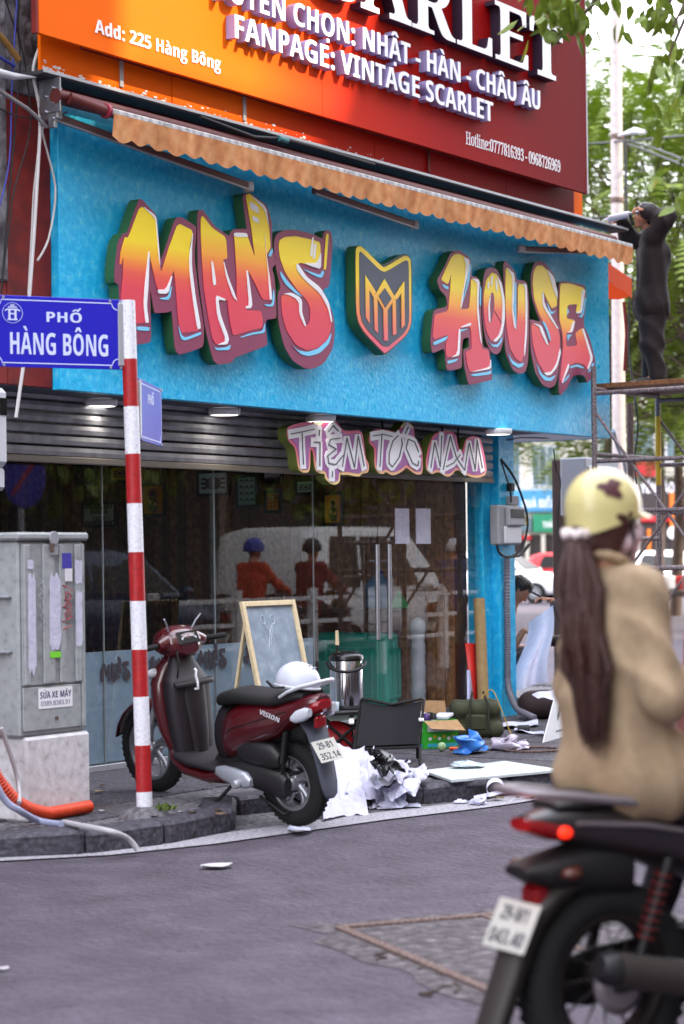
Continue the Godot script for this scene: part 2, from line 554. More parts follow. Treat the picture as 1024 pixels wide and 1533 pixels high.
# ---------- the ground ----------
var kerb_line: Array = []      # front edge of the pavement's top, left to right
func ground() -> void:
	var s := Shape.new()
	s.quad(Vector3(-120, 0, 120), Vector3(320, 0, 120), Vector3(320, 0, -320), Vector3(-120, 0, -320))
	struct("road", s, M.asphalt)
	for p in [[-60, 1252], [0, 1251], [70, 1247], [146, 1244], [230, 1234], [300, 1224], [370, 1216]]:
		kerb_line.append(ony(p[0], p[1], PAVE))
	for p in [[-0.85, 1.92], [-0.5, 1.72], [0.05, 1.78], [0.35, 2.2], [0.56, 2.36], [1.17, 2.57], [1.6, 2.75]]:
		kerb_line.append(Vector3(p[0], PAVE, p[1]))
	var last: Vector3 = kerb_line[-1]
	kerb_line.insert(0, Vector3(-14, PAVE, kerb_line[0].z - 1.6))
	kerb_line.append(Vector3(7.0, PAVE, last.z + 0.1))
	kerb_line.append(Vector3(8.6, PAVE, last.z - 0.5))
	kerb_line.append(Vector3(9.4, PAVE, last.z - 1.8))
	kerb_line.append(Vector3(9.5, PAVE, -14.0))
	# the bed of the pavement, 1 cm under its slabs
	var poly := PackedVector2Array()
	for p in kerb_line:
		poly.append(Vector2(p.x, p.z - 0.16))
	poly.append(Vector2(-14, -14))
	s = Shape.new()
	s.prism(poly, -PAVE + 0.012, 0.0, Transform3D(Basis(Vector3.RIGHT, Vector3.BACK, Vector3.DOWN), Vector3.ZERO))
	var bed := struct("pavement", s, M.concrete)
	# slabs
	var inner := PackedVector2Array()
	for p in kerb_line:
		inner.append(Vector2(p.x, p.z - 0.2))
	inner.append(Vector2(-14, -14))
	for i in 26:
		for j in 7:
			var x := -3.4 + i * 0.4
			var z := 0.09 + j * 0.4
			var ok := true
			for d in [Vector2(0, 0), Vector2(0.4, 0), Vector2(0, 0.4), Vector2(0.4, 0.4)]:
				ok = ok and Geometry2D.is_point_in_polygon(Vector2(x, z) + d, inner)
			if ok:
				s = Shape.new()
				var tilt := Basis.from_euler(Vector3(rng.randf_range(-0.006, 0.006), 0, rng.randf_range(-0.006, 0.006)))
				s.box(Vector3(x + 0.2, PAVE - 0.016 + rng.randf_range(-0.003, 0.003), z + 0.2), Vector3(0.391, 0.03, 0.391), tilt, 0.005)
				obj("slab", s, [M.paver, M.paver, M.paver_b, M.paver_c][rng.randi() % 4], bed)
	# kerb stones
	var kerb := Node3D.new()
	kerb.name = "kerb"
	kerb.set_meta("kind", "structure")
	add_child(kerb)
	var along := []
	for i in kerb_line.size() - 1:
		var a: Vector3 = kerb_line[i]
		var b: Vector3 = kerb_line[i + 1]
		var n := maxi(1, int(round((b - a).length() / 0.05)))
		for k in n:
			along.append(a.lerp(b, float(k) / n))
	var at := 0
	while at < along.size() - 3:
		var step := rng.randi_range(9, 15)
		var to := mini(at + step, along.size() - 1)
		var a: Vector3 = along[at]
		var b: Vector3 = along[to]
		var d := (b - a).normalized()
		var side := Vector3(-d.z, 0, d.x)       # towards the road
		if side.z < 0.0 and absf(d.x) > 0.5: side = -side
		if (b - a).length() > 0.1:
			s = Shape.new()
			var wob := rng.randf_range(-0.012, 0.012)
			s.bar(a + d * 0.008 - side * 0.1 - Vector3.UP * (0.062 + absf(wob)), b - d * rng.randf_range(0.008, 0.03) - side * 0.1 - Vector3.UP * (0.062 - wob * 0.4), 0.2, 0.135, Vector3.UP, 0.022)
			obj("kerb_stone", s, M.kerb, kerb)
		at = to
	# gutter strip of worn concrete, then the painted line
	var edge := []
	for p in [[-60, 1289], [0, 1285], [150, 1277], [300, 1261], [400, 1247], [550, 1226], [700, 1208], [790, 1195], [900, 1181]]:
		edge.append(ony(p[0], p[1], 0.0))
	edge.insert(0, Vector3(-14, 0, edge[0].z - 1.5))
	edge.append(Vector3(9, 0, edge[-1].z + 0.6))
	var line := Curve3D.new()
	for p in edge: line.add_point(p)
	var g := Shape.new()
	var l := Shape.new()
	var pts := line.tessellate_even_length(4, 0.25)
	g.smooth(true)
	l.smooth(true)
	for i in pts.size() - 1:
		var q := []
		for k in [i, i + 1]:
			var a: Vector3 = pts[maxi(k - 1, 0)]
			var b: Vector3 = pts[mini(k + 1, pts.size() - 1)]
			var d := (b - a).normalized()
			q.append(Vector3(-d.z, 0, d.x) if d.x > 0 else Vector3(d.z, 0, -d.x))
		var p0: Vector3 = pts[i]
		var p1: Vector3 = pts[i + 1]
		l.quad(p0 + q[0] * 0.14 + Vector3.UP * 0.008, p1 + q[1] * 0.14 + Vector3.UP * 0.008, p1 - q[1] * 0.14 + Vector3.UP * 0.008, p0 - q[0] * 0.14 + Vector3.UP * 0.008)
		g.quad(p0 + q[0] * 0.02 + Vector3.UP * 0.004, p1 + q[1] * 0.02 + Vector3.UP * 0.004, p1 - q[1] * 0.75 + Vector3.UP * 0.012, p0 - q[0] * 0.75 + Vector3.UP * 0.012)
	struct("gutter", g, M.concrete)
	struct("road_line", l, M.road_paint)
	road_cover()
	litter()

func road_cover() -> void:
	# a concrete chamber cover set in a rusty angle-iron frame
	var a := ony(508, 1391, 0.0)
	var b := ony(738, 1488, 0.0)
	var d := (b - a)
	var e := ony(800, 1367, 0.0) - a
	e = e.normalized() * 1.25
	tri_map(mat("cover_conc", Color.WHITE, 0.88), 0.9, ramp_tex(noise_img(34, 0.05, 256, 6), [[0.0, c8(34, 29, 31)], [0.45, c8(72, 66, 70)], [0.7, c8(90, 83, 86)], [1.0, c8(134, 126, 128)]]), M.b_fine, 0.8)
	var t := thing("chamber_cover", "worn concrete chamber cover in rusty iron frame set in asphalt", "cover", a)
	var s := Shape.new()
	var n := 10
	s.sheet(n, n, func(u: float, v: float) -> Vector3:
		return a + d * (0.03 + 0.94 * u) + e * (0.03 + 0.94 * v) + Vector3.UP * (0.006 + 0.003 * sin(u * 9.0 + v * 5.0)))
	obj("slab", s, M.cover_conc, t)
	for q in [[a, a + d], [a, a + e], [a + d, a + d + e], [a + e, a + d + e]]:
		s = Shape.new()
		s.bar(q[0] + Vector3.UP * 0.004, q[1] + Vector3.UP * 0.004, 0.045, 0.022, Vector3.UP, 0.004)
		obj("frame_bar", s, M.rusty, t)
	s = Shape.new()
	s.bar(a + e * 0.5 + Vector3.UP * 0.004, a + d + e * 0.5 + Vector3.UP * 0.004, 0.03, 0.021, Vector3.UP, 0.003)
	obj("frame_bar", s, M.rusty, t)
	# the cracked mortar round it
	s = Shape.new()
	s.smooth(true)
	var ring := [a, a + d, a + d + e, a + e]
	var mid := a + d * 0.5 + e * 0.5
	var rr := RandomNumberGenerator.new()
	rr.seed = 9
	var inner := []
	var outer := []
	for k in 4:
		for j in 8:
			var p: Vector3 = ring[k].lerp(ring[(k + 1) % 4], j / 8.0)
			inner.append(p + Vector3.UP * 0.005)
			outer.append(p + (p - mid).normalized() * rr.randf_range(0.1, 0.24) + Vector3.UP * 0.003)
	for k in inner.size():
		var j := (k + 1) % inner.size()
		s.quad_out(inner[k], outer[k], outer[j], inner[j], mid + Vector3.DOWN * 50.0)
	obj("mortar_surround", s, M.cover_conc, t)
	for c in 5:
		s = Shape.new()
		var p := a + d * rr.randf_range(0.1, 0.9) - e.normalized() * rr.randf_range(0.02, 0.1)
		var path := []
		for j in 7:
			path.append(p + Vector3.UP * 0.006)
			p += d.normalized() * rr.randf_range(-0.02, 0.1) + e.normalized() * rr.randf_range(-0.06, 0.03)
		s.tube(path, 0.005, 4)
		obj("crack", s, M.dirt, t)

func litter() -> void:
	# dead leaves and scraps along the gutter
	var cols := [mat("leaf_dry", c8(120, 92, 58), 0.9), mat("leaf_pale", c8(172, 152, 110), 0.9), mat("scrap", c8(190, 186, 188), 0.8), mat("leaf_brown", c8(74, 52, 40), 0.9)]
	for m in cols:
		m.cull_mode = BaseMaterial3D.CULL_DISABLED
	var spots := [[325, 1299, 0.16, 2], [5, 1452, 0.05, 2]]
	for k in 26:
		spots.append([rng.randf_range(215, 330), 0.0, rng.randf_range(0.04, 0.1), rng.randi() % 4])
		spots[-1][1] = lerpf(1263, 1243, (spots[-1][0] - 215) / 115.0) + rng.randf_range(-7, 3)
	for k in 34:
		spots.append([rng.randf_range(728, 830), rng.randf_range(1172, 1196), rng.randf_range(0.04, 0.12), [0, 3, 3, 1][rng.randi() % 4]])
	for k in 14:
		spots.append([rng.randf_range(130, 420), rng.randf_range(1150, 1225), rng.randf_range(0.03, 0.07), rng.randi() % 4])
	for k in spots.size():
		var q: Array = spots[k]
		var y := 0.016 if k < 62 else PAVE + 0.006
		if k < 2: y = 0.004
		var p := ony(q[0], q[1], y)
		var s := Shape.new()
		var ang := rng.randf() * TAU
		var ax: Vector3 = Vector3(cos(ang), 0, sin(ang)) * q[2]
		var ay: Vector3 = Vector3(-sin(ang), 0, cos(ang)) * q[2] * 0.42
		var cup: float = q[2] * rng.randf_range(0.1, 0.3)
		s.sheet(4, 2, func(u: float, v: float) -> Vector3:
			var w := sin(PI * clampf(u, 0.04, 0.96))
			return p + ax * (u - 0.5) + ay * (v - 0.5) * w * 2.0 + Vector3.UP * (0.003 + cup * (absf(v - 0.5) + pow(u - 0.5, 2.0))))
		var o := obj("fallen_leaf" if q[3] != 2 else "paper_scrap", s, cols[q[3]])
		if q[3] == 2:
			tag(o, "torn pale paper scrap lying on the ground", "scrap", "paper scraps on the ground")
		else:
			tag(o, "dry fallen leaf lying on the ground by the kerb", "leaf", "fallen leaves on the ground")

# ---------- the shop building ----------
const BZ := 0.5         # face of the blue fascia
const SOF := 2.51       # underside of the fascia
const FX0 := -0.54
const FX1 := 6.62
var shop: Node3D
func shop_building() -> void:
	shop = thing("barber_shop", "corner barber shop with bright blue fascia, glass front and blue pillar", "shop", Vector3(2.5, PAVE, 0))
	var s := Shape.new()
	s.span(Vector3(FX0, SOF, BZ - 0.07), Vector3(FX1, 4.3, BZ), 0.004)
	obj("fascia", s, M.blue, shop)
	s = Shape.new()
	s.span(Vector3(FX1 - 0.06, SOF + 0.002, -3.0), Vector3(FX1 - 0.002, 4.3, BZ - 0.072))
	obj("fascia_return", s, M.blue, shop)
	s = Shape.new()
	s.span(Vector3(-2.4, SOF + 0.004, -0.3), Vector3(5.6, SOF + 0.05, BZ - 0.073))
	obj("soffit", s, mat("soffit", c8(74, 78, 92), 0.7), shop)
	s = Shape.new()
	s.span(Vector3(5.602, SOF + 0.005, -6.0), Vector3(FX1 - 0.062, SOF + 0.051, BZ - 0.074))
	obj("side_soffit", s, M.white_matt, shop)
	s = Shape.new()
	s.span(Vector3(FX0, 4.302, -6.2), Vector3(6.05, 9.0, 0.48))
	obj("upper_wall", s, M.red_dull, shop)
	s = Shape.new()
	s.span(Vector3(-0.5, 2.75, -6.2), Vector3(FX1 - 0.08, 4.3, -0.2))
	obj("floor_slab", s, M.old_wall, shop)
	# pillar between the shop front and the open corner, flush with the fascia's paint
	s = Shape.new()
	s.span(Vector3(5.34, PAVE - 0.02, -0.22), Vector3(5.6, SOF + 0.003, 0.1), 0.006)
	obj("pillar", s, M.blue, shop)
	s = Shape.new()
	s.span(Vector3(5.2, PAVE - 0.01, -0.06), Vector3(5.337, SOF, 0.02), 0.004)
	obj("door_jamb", s, M.blue, shop)
	# corner column further back
	var cc := onz(868, 800, -1.6)
	s = Shape.new()
	s.span(Vector3(cc.x - 0.16, 0.1, -1.85), Vector3(cc.x + 0.16, SOF + 0.003, -1.5), 0.01)
	obj("corner_column", s, mat("brown_paint", c8(58, 40, 36), 0.7), shop)
	# round lamps in the soffit, switched on
	var glow := mat("lamp_glow", c8(255, 250, 240), 0.5)
	glow.emission_enabled = true
	glow.emission = c8(255, 247, 236)
	glow.emission_energy_multiplier = 1.6
	for p in [[150, 609, "round white downlight under fascia beside the street name post"], [336, 622, "round white downlight under fascia above the poster wall"], [480, 632, "round white downlight behind the hanging pink letter sign"], [746, 651, "round white downlight under fascia above the blue pillar"]]:
		var c := ony(p[0], p[1], SOF - 0.047)
		c.y = SOF
		var t := thing("soffit_lamp", p[2], "lamp", c, "downlights in the shop soffit")
		s = Shape.new()
		s.lathe([[0.085, 0.0], [0.11, 0.0], [0.112, -0.012], [0.108, -0.04], [0.098, -0.046]], Transform3D(Basis.IDENTITY, c), 24, false)
		obj("housing", s, M.white_matt, t)
		s = Shape.new()
		s.lathe([[0.001, -0.047], [0.05, -0.046], [0.097, -0.043]], Transform3D(Basis.IDENTITY, c), 24, false)
		obj("diffuser", s, glow, t)
		var l := SpotLight3D.new()
		l.name = "lamp_light"
		l.light_color = c8(255, 244, 228)
		l.light_energy = 0.12
		l.light_size = 0.1
		l.spot_angle = 75.0
		l.spot_range = 12.0
		l.spot_attenuation = 2.0
		l.shadow_enabled = true
		t.add_child(l)
		l.position = Vector3(0, -0.06, 0)
		l.rotation_degrees.x = -90

# ---------- the painted letters ----------
func zp(a: Array, o: Array, z: float) -> PackedVector2Array:
	var r := PackedVector2Array()
	for i in range(0, a.size(), 2):
		var p := onz(o[0] + a[i] / o[2], o[1] + a[i + 1] / o[2], z)
		r.append(Vector2(p.x, p.y))
	return r
var letter_outlines := {}
func letter(parent: Node, called: String, o: Array, outline: Array, fills: Array, holes: Array, whites: Array, blues: Array, lo: float, hi: float) -> void:
	var zf := BZ + 0.105
	var s := Shape.new()
	var op := smooth_poly(zp(outline, o, zf), 0.16, 2)
	s.prism(op, BZ + 0.028, zf)
	var body := obj(called, s, M.letter_side, parent)
	s = Shape.new()
	s.prism(op, zf, zf + 0.004)
	obj("border", s, M.letter_edge, body)
	var fm := StandardMaterial3D.new()
	fm.roughness = 0.42
	fm.albedo_texture = M.letter_grad
	lo = 99.0
	hi = -99.0
	for f in fills:
		for v in zp(f, o, zf):
			lo = minf(lo, v.y); hi = maxf(hi, v.y)
	fm.uv1_scale = Vector3(1.0, -1.0 / (hi - lo), 1)
	fm.uv1_offset = Vector3(0, hi / (hi - lo), 0)
	for k in fills.size():
		s = Shape.new()
		s.prism(smooth_poly(zp(fills[k], o, zf), 0.12, 1), zf + 0.003, zf + 0.007 + 0.0006 * k, Transform3D.IDENTITY, false)
		obj("fill", s, fm, body)
	for h in holes:
		s = Shape.new()
		s.prism(smooth_poly(zp(h, o, zf), 0.2, 1), zf + 0.006, zf + 0.0098, Transform3D.IDENTITY, false)
		obj("counter", s, M.letter_edge, body)
	for w in whites:
		s = Shape.new()
		s.prism(smooth_poly(zp(w, o, zf), 0.15, 1), zf + 0.006, zf + 0.0115, Transform3D.IDENTITY, false)
		obj("highlight", s, M.white_sign, body)
	for b in blues:
		s = Shape.new()
		s.prism(smooth_poly(zp(b, o, zf), 0.15, 1), zf + 0.003, zf + 0.0085, Transform3D.IDENTITY, false)
		obj("accent", s, M.letter_blue, body)
	letter_outlines[called if not letter_outlines.has(called) else called + "2"] = [op, fills, o]
	# stand-off pins to the fascia
	var c := Vector2.ZERO
	for p in op: c += p
	c /= op.size()
	for d in [-0.1, 0.1]:
		s = Shape.new()
		s.tube([Vector3(c.x + d, c.y, BZ - 0.01), Vector3(c.x + d, c.y, BZ + 0.03)], 0.012, 6)
		obj("pin", s, M.steel, body)

func shop_sign() -> void:
	M["letter_grad"] = grad_tex([[0.0, c8(252, 224, 8)], [0.3, c8(250, 218, 16)], [0.44, c8(246, 160, 40)], [0.56, c8(232, 84, 66)], [0.68, c8(224, 60, 80)], [1.0, c8(212, 56, 84)]])
	mat("letter_edge", c8(132, 46, 82), 0.5)
	mat("letter_side", c8(40, 88, 48), 0.5)
	mat("letter_blue", c8(118, 204, 240), 0.5)
	var z4 := [150.0, 280.0, 5.389]
	var z5 := [280.0, 280.0, 5.471]
	var z6 := [390.0, 330.0, 6.383]
	var z8 := [630.0, 360.0, 6.667]
	var z9 := [740.0, 380.0, 6.4]
	var t := thing("sign_lettering", "graffiti letters reading MAN'S, yellow to pink with purple border, on blue fascia", "sign", onz(340, 560, BZ))
	letter(t, "letter_m", z4, [318,97, 332,98, 440,215, 452,240, 470,440, 484,600, 520,500, 600,255, 640,238, 745,298, 775,330, 756,560, 790,850, 833,1120, 833,1250, 820,1295, 640,1355, 612,1335, 598,1290, 575,1000, 560,1002, 545,1012, 440,1018, 430,1000, 398,800, 408,1200, 400,1255, 300,1272, 190,1275, 165,1240, 152,900, 145,785, 118,772, 113,740, 116,640, 140,440, 185,368, 213,378, 300,120],
		[[318,150, 430,235, 442,270, 470,600, 485,695, 545,500, 622,292, 742,352, 715,480, 712,640, 745,900, 802,1145, 770,1165, 650,1178, 628,1110, 590,660, 545,790, 520,830, 455,830, 386,520, 345,850, 365,1095, 290,1102, 178,1095, 160,900, 178,700, 182,560, 165,622, 150,630, 160,520, 195,402, 220,412]], [],
		[[330,152, 432,228, 445,260, 476,640, 462,560, 440,275, 424,245], [380,522, 389,522, 379,800, 366,960, 383,1095, 358,1097, 342,950, 350,800], [741,362, 731,460, 729,640, 761,900, 804,1140, 776,1150, 740,920, 713,700, 708,560], [455,828, 520,828, 575,702, 546,840, 525,862, 462,860]],
		[[470,900, 540,885, 571,790, 561,880, 545,912, 490,908], [290,1125, 390,1130, 388,1162, 290,1155], [622,1110, 650,1196, 680,1216, 806,1170, 808,1190, 680,1240, 645,1226]], 2.78, 3.78)
	letter(t, "letter_a_n", z5, [95,185, 84,210, 80,320, 85,700, 130,1050, 150,1180, 210,1420, 250,1455, 365,1440, 382,1398, 640,1305, 656,1285, 634,1088, 725,1078, 730,1040, 715,740, 692,668, 724,630, 722,560, 694,520, 694,300, 662,180, 640,140, 510,45, 470,50, 450,80, 488,350, 470,342, 380,345, 358,368, 344,402, 315,385, 220,320, 130,190],
		[[122,235, 200,335, 312,412, 325,588, 287,592, 330,760, 408,945, 330,935, 225,885, 240,1000, 300,1190, 335,1270, 230,1290, 200,1240, 165,1050, 130,820, 108,420, 108,260], [378,375, 480,378, 553,590, 520,330, 475,68, 505,52, 635,165, 665,330, 678,500, 642,560, 680,760, 690,925, 612,925, 570,830, 487,670, 482,830, 515,975, 470,1008, 600,1015, 614,1080, 612,1150, 500,1180, 370,1220, 345,1100, 322,930, 402,938, 400,700, 385,450]], [],
		[[190,600, 205,625, 230,800, 205,806], [287,592, 328,740, 405,940, 368,900, 313,745], [376,374, 478,378, 490,412, 378,408], [476,680, 490,690, 525,960, 515,992, 475,997, 470,978, 500,970], [622,360, 642,560, 690,920, 668,925, 655,700], [498,52, 640,165, 662,332, 630,192], [225,885, 305,920, 300,932, 245,920, 265,1050, 335,1240, 320,1290, 235,1294, 313,1262, 238,1060], [505,115, 575,165, 580,220, 510,180], [525,235, 575,260, 582,300, 530,275]],
		[[660,560, 690,500, 696,530, 675,575], [620,960, 690,965, 702,830, 710,900, 702,977, 650,980], [410,1240, 520,1195, 615,1180, 632,1110, 630,1195, 540,1207], [218,1310, 240,1320, 325,1310, 350,1290, 342,1335, 235,1338]], 2.66, 3.9)
	letter(t, "letter_s", z6, [150,130, 230,90, 330,90, 500,130, 588,180, 600,110, 640,90, 670,110, 685,200, 680,310, 655,630, 585,665, 640,760, 690,900, 708,1040, 690,1220, 600,1370, 500,1418, 420,1415, 300,1340, 220,1200, 165,960, 160,700, 190,645, 140,430, 125,280, 130,180],
		[[175,190, 230,158, 330,152, 470,180, 565,210, 568,465, 480,440, 380,405, 335,420, 340,470, 420,560, 530,660, 610,760, 660,900, 672,1000, 640,1130, 540,1220, 440,1245, 330,1190, 240,1050, 200,900, 190,740, 210,710, 280,700, 340,730, 365,780, 365,900, 425,1025, 465,960, 470,850, 440,770, 330,650, 230,500, 180,360, 168,260], [620,125, 645,130, 618,470, 597,470]], [],
		[[210,702, 280,690, 360,730, 385,770, 385,880, 428,1020, 405,1000, 360,890, 358,790, 320,742, 260,714], [330,420, 350,420, 430,540, 560,640, 640,780, 675,960, 665,980, 640,850, 560,700, 420,580, 338,480], [400,407, 520,410, 545,370, 568,300, 566,466, 480,442], [485,160, 498,165, 483,345, 463,340], [505,215, 523,230, 510,370, 490,365]],
		[[290,1190, 350,1243, 440,1258, 540,1228, 630,1150, 672,1070, 650,1175, 560,1268, 460,1298, 380,1282], [180,480, 240,570, 330,670, 400,735, 330,702, 230,612, 188,540], [395,462, 480,495, 560,520, 590,475, 600,500, 580,548, 545,546, 470,512]], 2.66, 3.66)
	t = thing("sign_lettering", "graffiti letters reading HOUSE, yellow to pink with purple border, on blue fascia", "sign", onz(770, 600, BZ))
	letter(t, "letter_h", z8, [290,130, 340,100, 385,100, 485,170, 507,310, 497,352, 560,365, 592,420, 594,560, 602,850, 617,1060, 670,1075, 685,1100, 712,1380, 695,1395, 500,1440, 470,1430, 430,1260, 417,1090, 480,1070, 475,965, 410,985, 406,1255, 390,1280, 280,1300, 250,1285, 235,1072, 125,1125, 105,1110, 92,980, 120,720, 140,690, 262,662, 250,560, 190,500, 160,410, 165,380, 230,270],
		[[330,140, 380,135, 475,190, 475,300, 440,430, 390,690, 475,680, 490,520, 495,380, 578,395, 562,620, 575,850, 600,1050, 607,1085, 665,1090, 688,1240, 680,1265, 480,1320, 455,1230, 440,1110, 502,1085, 490,860, 380,880, 370,1100, 365,1130, 290,1165, 250,1165, 240,1040, 270,940, 110,995, 130,740, 265,705, 285,520, 298,330, 265,440, 195,395, 250,270, 290,180]], [],
		[[415,160, 475,195, 470,300, 430,440, 400,650, 385,680, 400,560, 430,400, 440,250], [500,375, 578,395, 562,620, 580,880, 600,1050, 580,980, 550,700, 555,430], [370,880, 385,890, 377,1120, 366,1150, 290,1170, 355,1130], [480,1315, 675,1265, 688,1180, 691,1270, 670,1287], [385,865, 490,820, 490,850, 400,869]],
		[[480,220, 496,270, 470,430, 400,650, 440,480], [200,432, 270,465, 265,490, 225,475], [585,450, 596,480, 591,660, 579,640], [115,1020, 250,960, 267,957, 235,1000, 125,1048], [255,1205, 370,1178, 345,1205, 265,1232], [480,1340, 670,1310, 695,1290, 693,1335, 530,1358], [385,891, 465,881, 440,894, 390,911]], 2.62, 3.62)
	letter(t, "letter_o", z8, [640,290, 700,265, 760,290, 815,430, 836,620, 838,800, 822,1000, 790,1110, 750,1140, 700,1120, 645,1010, 612,800, 607,560, 618,400],
		[[700,320, 750,340, 798,430, 826,600, 826,780, 796,950, 740,1008, 690,1000, 645,900, 622,740, 622,540, 645,400]], [[705,515, 720,540, 725,680, 690,830, 670,790, 668,640, 685,540], [722,700, 728,700, 815,845, 808,850]],
		[[745,345, 798,432, 827,600, 827,800, 796,950, 740,1013, 712,1004, 768,950, 797,850, 806,620, 778,450], [692,518, 677,640, 683,830, 668,800, 664,640], [690,360, 708,350, 700,460, 690,450], [655,430, 672,400, 668,480, 658,490], [735,380, 755,420, 752,520, 740,480]],
		[[655,992, 700,1040, 760,1040, 808,960, 798,1010, 760,1066, 710,1062]], 2.72, 3.55)
	letter(t, "letter_u", z9, [98,65, 112,72, 200,180, 208,250, 280,255, 310,280, 328,420, 328,800, 318,1050, 290,1140, 230,1152, 170,1110, 104,950, 92,740, 96,450, 84,200, 84,100],
		[[105,125, 185,200, 180,380, 165,520, 190,720, 205,740, 218,560, 222,290, 300,290, 305,500, 300,800, 285,960, 250,1040, 200,1010, 140,900, 110,700, 102,500, 100,300]], [],
		[[108,128, 185,195, 180,400, 170,530, 200,735, 180,700, 160,540, 165,222], [262,290, 300,290, 308,500, 301,800, 281,985, 275,940, 290,700, 290,500, 285,330]],
		[[190,270, 205,270, 200,540, 205,720, 190,640, 180,500], [122,950, 160,1020, 220,1058, 280,1045, 260,1082, 220,1094, 158,1052]], 2.7, 3.66)
	letter(t, "letter_s", z9, [380,85, 430,70, 490,90, 570,200, 598,330, 600,480, 604,640, 630,760, 632,950, 606,1160, 580,1260, 530,1288, 460,1260, 390,1140, 350,960, 338,780, 338,640, 348,627, 440,655, 400,560, 352,400, 347,200],
		[[400,115, 450,110, 530,190, 585,310, 596,400, 594,500, 545,525, 500,440, 465,360, 445,400, 460,500, 560,640, 604,720, 622,800, 622,940, 578,1080, 520,1140, 470,1130, 410,1040, 365,880, 350,720, 355,662, 440,690, 470,800, 510,880, 535,820, 500,720, 430,600, 377,440, 362,280, 372,170]], [],
		[[490,140, 560,220, 597,370, 594,440, 560,350, 520,220], [447,370, 460,370, 470,480, 560,640, 606,722, 588,710, 520,610, 455,500], [355,662, 440,685, 480,790, 512,878, 490,865, 440,760, 420,700], [622,900, 626,960, 588,1090, 530,1160, 490,1165, 465,1140, 540,1130, 588,1050]],
		[[490,450, 540,560, 588,545, 545,582, 525,572], [447,640, 480,660, 520,760, 535,830, 522,830, 490,730], [395,1040, 440,1148, 520,1193, 585,1160, 545,1217, 480,1217, 428,1160]], 2.6, 3.62)
	letter(t, "letter_e", z9, [615,270, 680,262, 850,295, 872,320, 882,430, 847,680, 905,790, 960,1000, 965,1080, 920,1200, 890,1240, 860,1170, 800,1155, 740,1182, 700,1280, 635,1355, 618,1340, 612,1200, 644,900, 642,780, 610,680, 610,480],
		[[628,285, 720,285, 860,330, 850,430, 825,570, 775,560, 790,480, 695,490, 685,620, 765,635, 740,750, 685,755, 680,890, 790,880, 770,760, 840,710, 880,830, 935,1000, 890,1110, 850,1060, 780,1040, 710,1070, 640,1250, 625,1200, 645,1000, 655,850, 645,740, 620,640, 620,460]], [],
		[[830,340, 862,345, 850,440, 825,570, 775,571, 780,556, 815,550], [740,660, 765,640, 740,750, 690,756, 720,740], [830,720, 845,715, 890,850, 938,1000, 890,1112, 885,1100, 915,1000, 870,850], [700,1050, 710,1080, 637,1250, 660,1170]],
		[[865,420, 880,420, 838,615, 790,595, 830,590], [690,515, 710,550, 692,590], [690,775, 740,775, 712,800, 698,840], [720,1080, 790,1060, 850,1090, 845,1100, 780,1080, 722,1098], [890,1140, 940,1042, 948,1060, 920,1120], [637,1250, 715,1150, 700,1192]], 2.58, 3.5)
	# shield emblem
	var z7 := [510.0, 350.0, 7.667]
	var zf := BZ + 0.105
	t = thing("shield_emblem", "dark grey shield emblem with yellow to pink rim and crown-like lines", "emblem", onz(570, 530, BZ))
	var s := Shape.new()
	var op := smooth_poly(zp([160,170, 185,135, 230,132, 460,355, 500,352, 690,240, 745,230, 790,260, 815,330, 818,1000, 790,1100, 740,1190, 510,1390, 490,1385, 260,1150, 190,1030, 165,880], z7, zf), 0.18, 2)
	s.prism(op, BZ + 0.028, zf)
	var body := obj("shield_body", s, M.letter_side, t)
	s = Shape.new()
	s.prism(op, zf, zf + 0.003)
	obj("border", s, mat("shield_edge", c8(52, 56, 52), 0.5), t)
	var fm := StandardMaterial3D.new()
	fm.roughness = 0.4
	fm.albedo_texture = grad_tex([[0.0, c8(250, 222, 24)], [0.3, c8(248, 214, 40)], [0.6, c8(240, 140, 84)], [0.85, c8(232, 92, 116)], [1.0, c8(230, 90, 120)]])
	fm.uv1_scale = Vector3(1, -1.0 / 0.8, 1)
	fm.uv1_offset = Vector3(0, 3.73 / 0.8, 0)
	s = Shape.new()
	s.prism(smooth_poly(zp([166,185, 190,145, 235,145, 470,380, 505,385, 720,252, 765,257, 800,310, 806,1000, 780,1100, 725,1185, 508,1372, 480,1358, 270,1140, 200,1020, 172,880], z7, zf), 0.18, 1), zf + 0.002, zf + 0.006, Transform3D.IDENTITY, false)
	obj("rim", s, fm, t)
	s = Shape.new()
	s.prism(smooth_poly(zp([202,222, 220,202, 440,420, 500,442, 738,302, 770,322, 776,1000, 750,1090, 700,1160, 508,1318, 300,1110, 237,1010, 210,880], z7, zf), 0.14, 1), zf + 0.004, zf + 0.009, Transform3D.IDENTITY, false)
	obj("field", s, mat("shield_grey", c8(66, 74, 92), 0.5), t)
	var li := 0
	for q in [[268,475, 312,558, 318,1035, 275,960], [270,480, 390,670, 366,735, 310,642], [365,702, 405,705, 412,1140, 375,1105], [488,520, 612,740, 497,912, 383,702], [475,880, 520,880, 525,1230, 482,1225], [580,765, 614,748, 622,1150, 585,1165], [711,552, 598,722, 622,762, 682,680], [680,600, 712,552, 718,1050, 683,1085]]:
		s = Shape.new()
		s.prism(zp(q, z7, zf), zf + 0.008, zf + 0.0125 + 0.0004 * li, Transform3D.IDENTITY, false)
		obj("emblem_line", s, fm, t)
		li += 1
	s = Shape.new()
	s.prism(zp([488,625, 565,745, 495,850, 418,715], z7, zf), zf + 0.009, zf + 0.0165, Transform3D.IDENTITY, false)
	obj("emblem_field", s, M.shield_grey, t)
	hanging_letters()

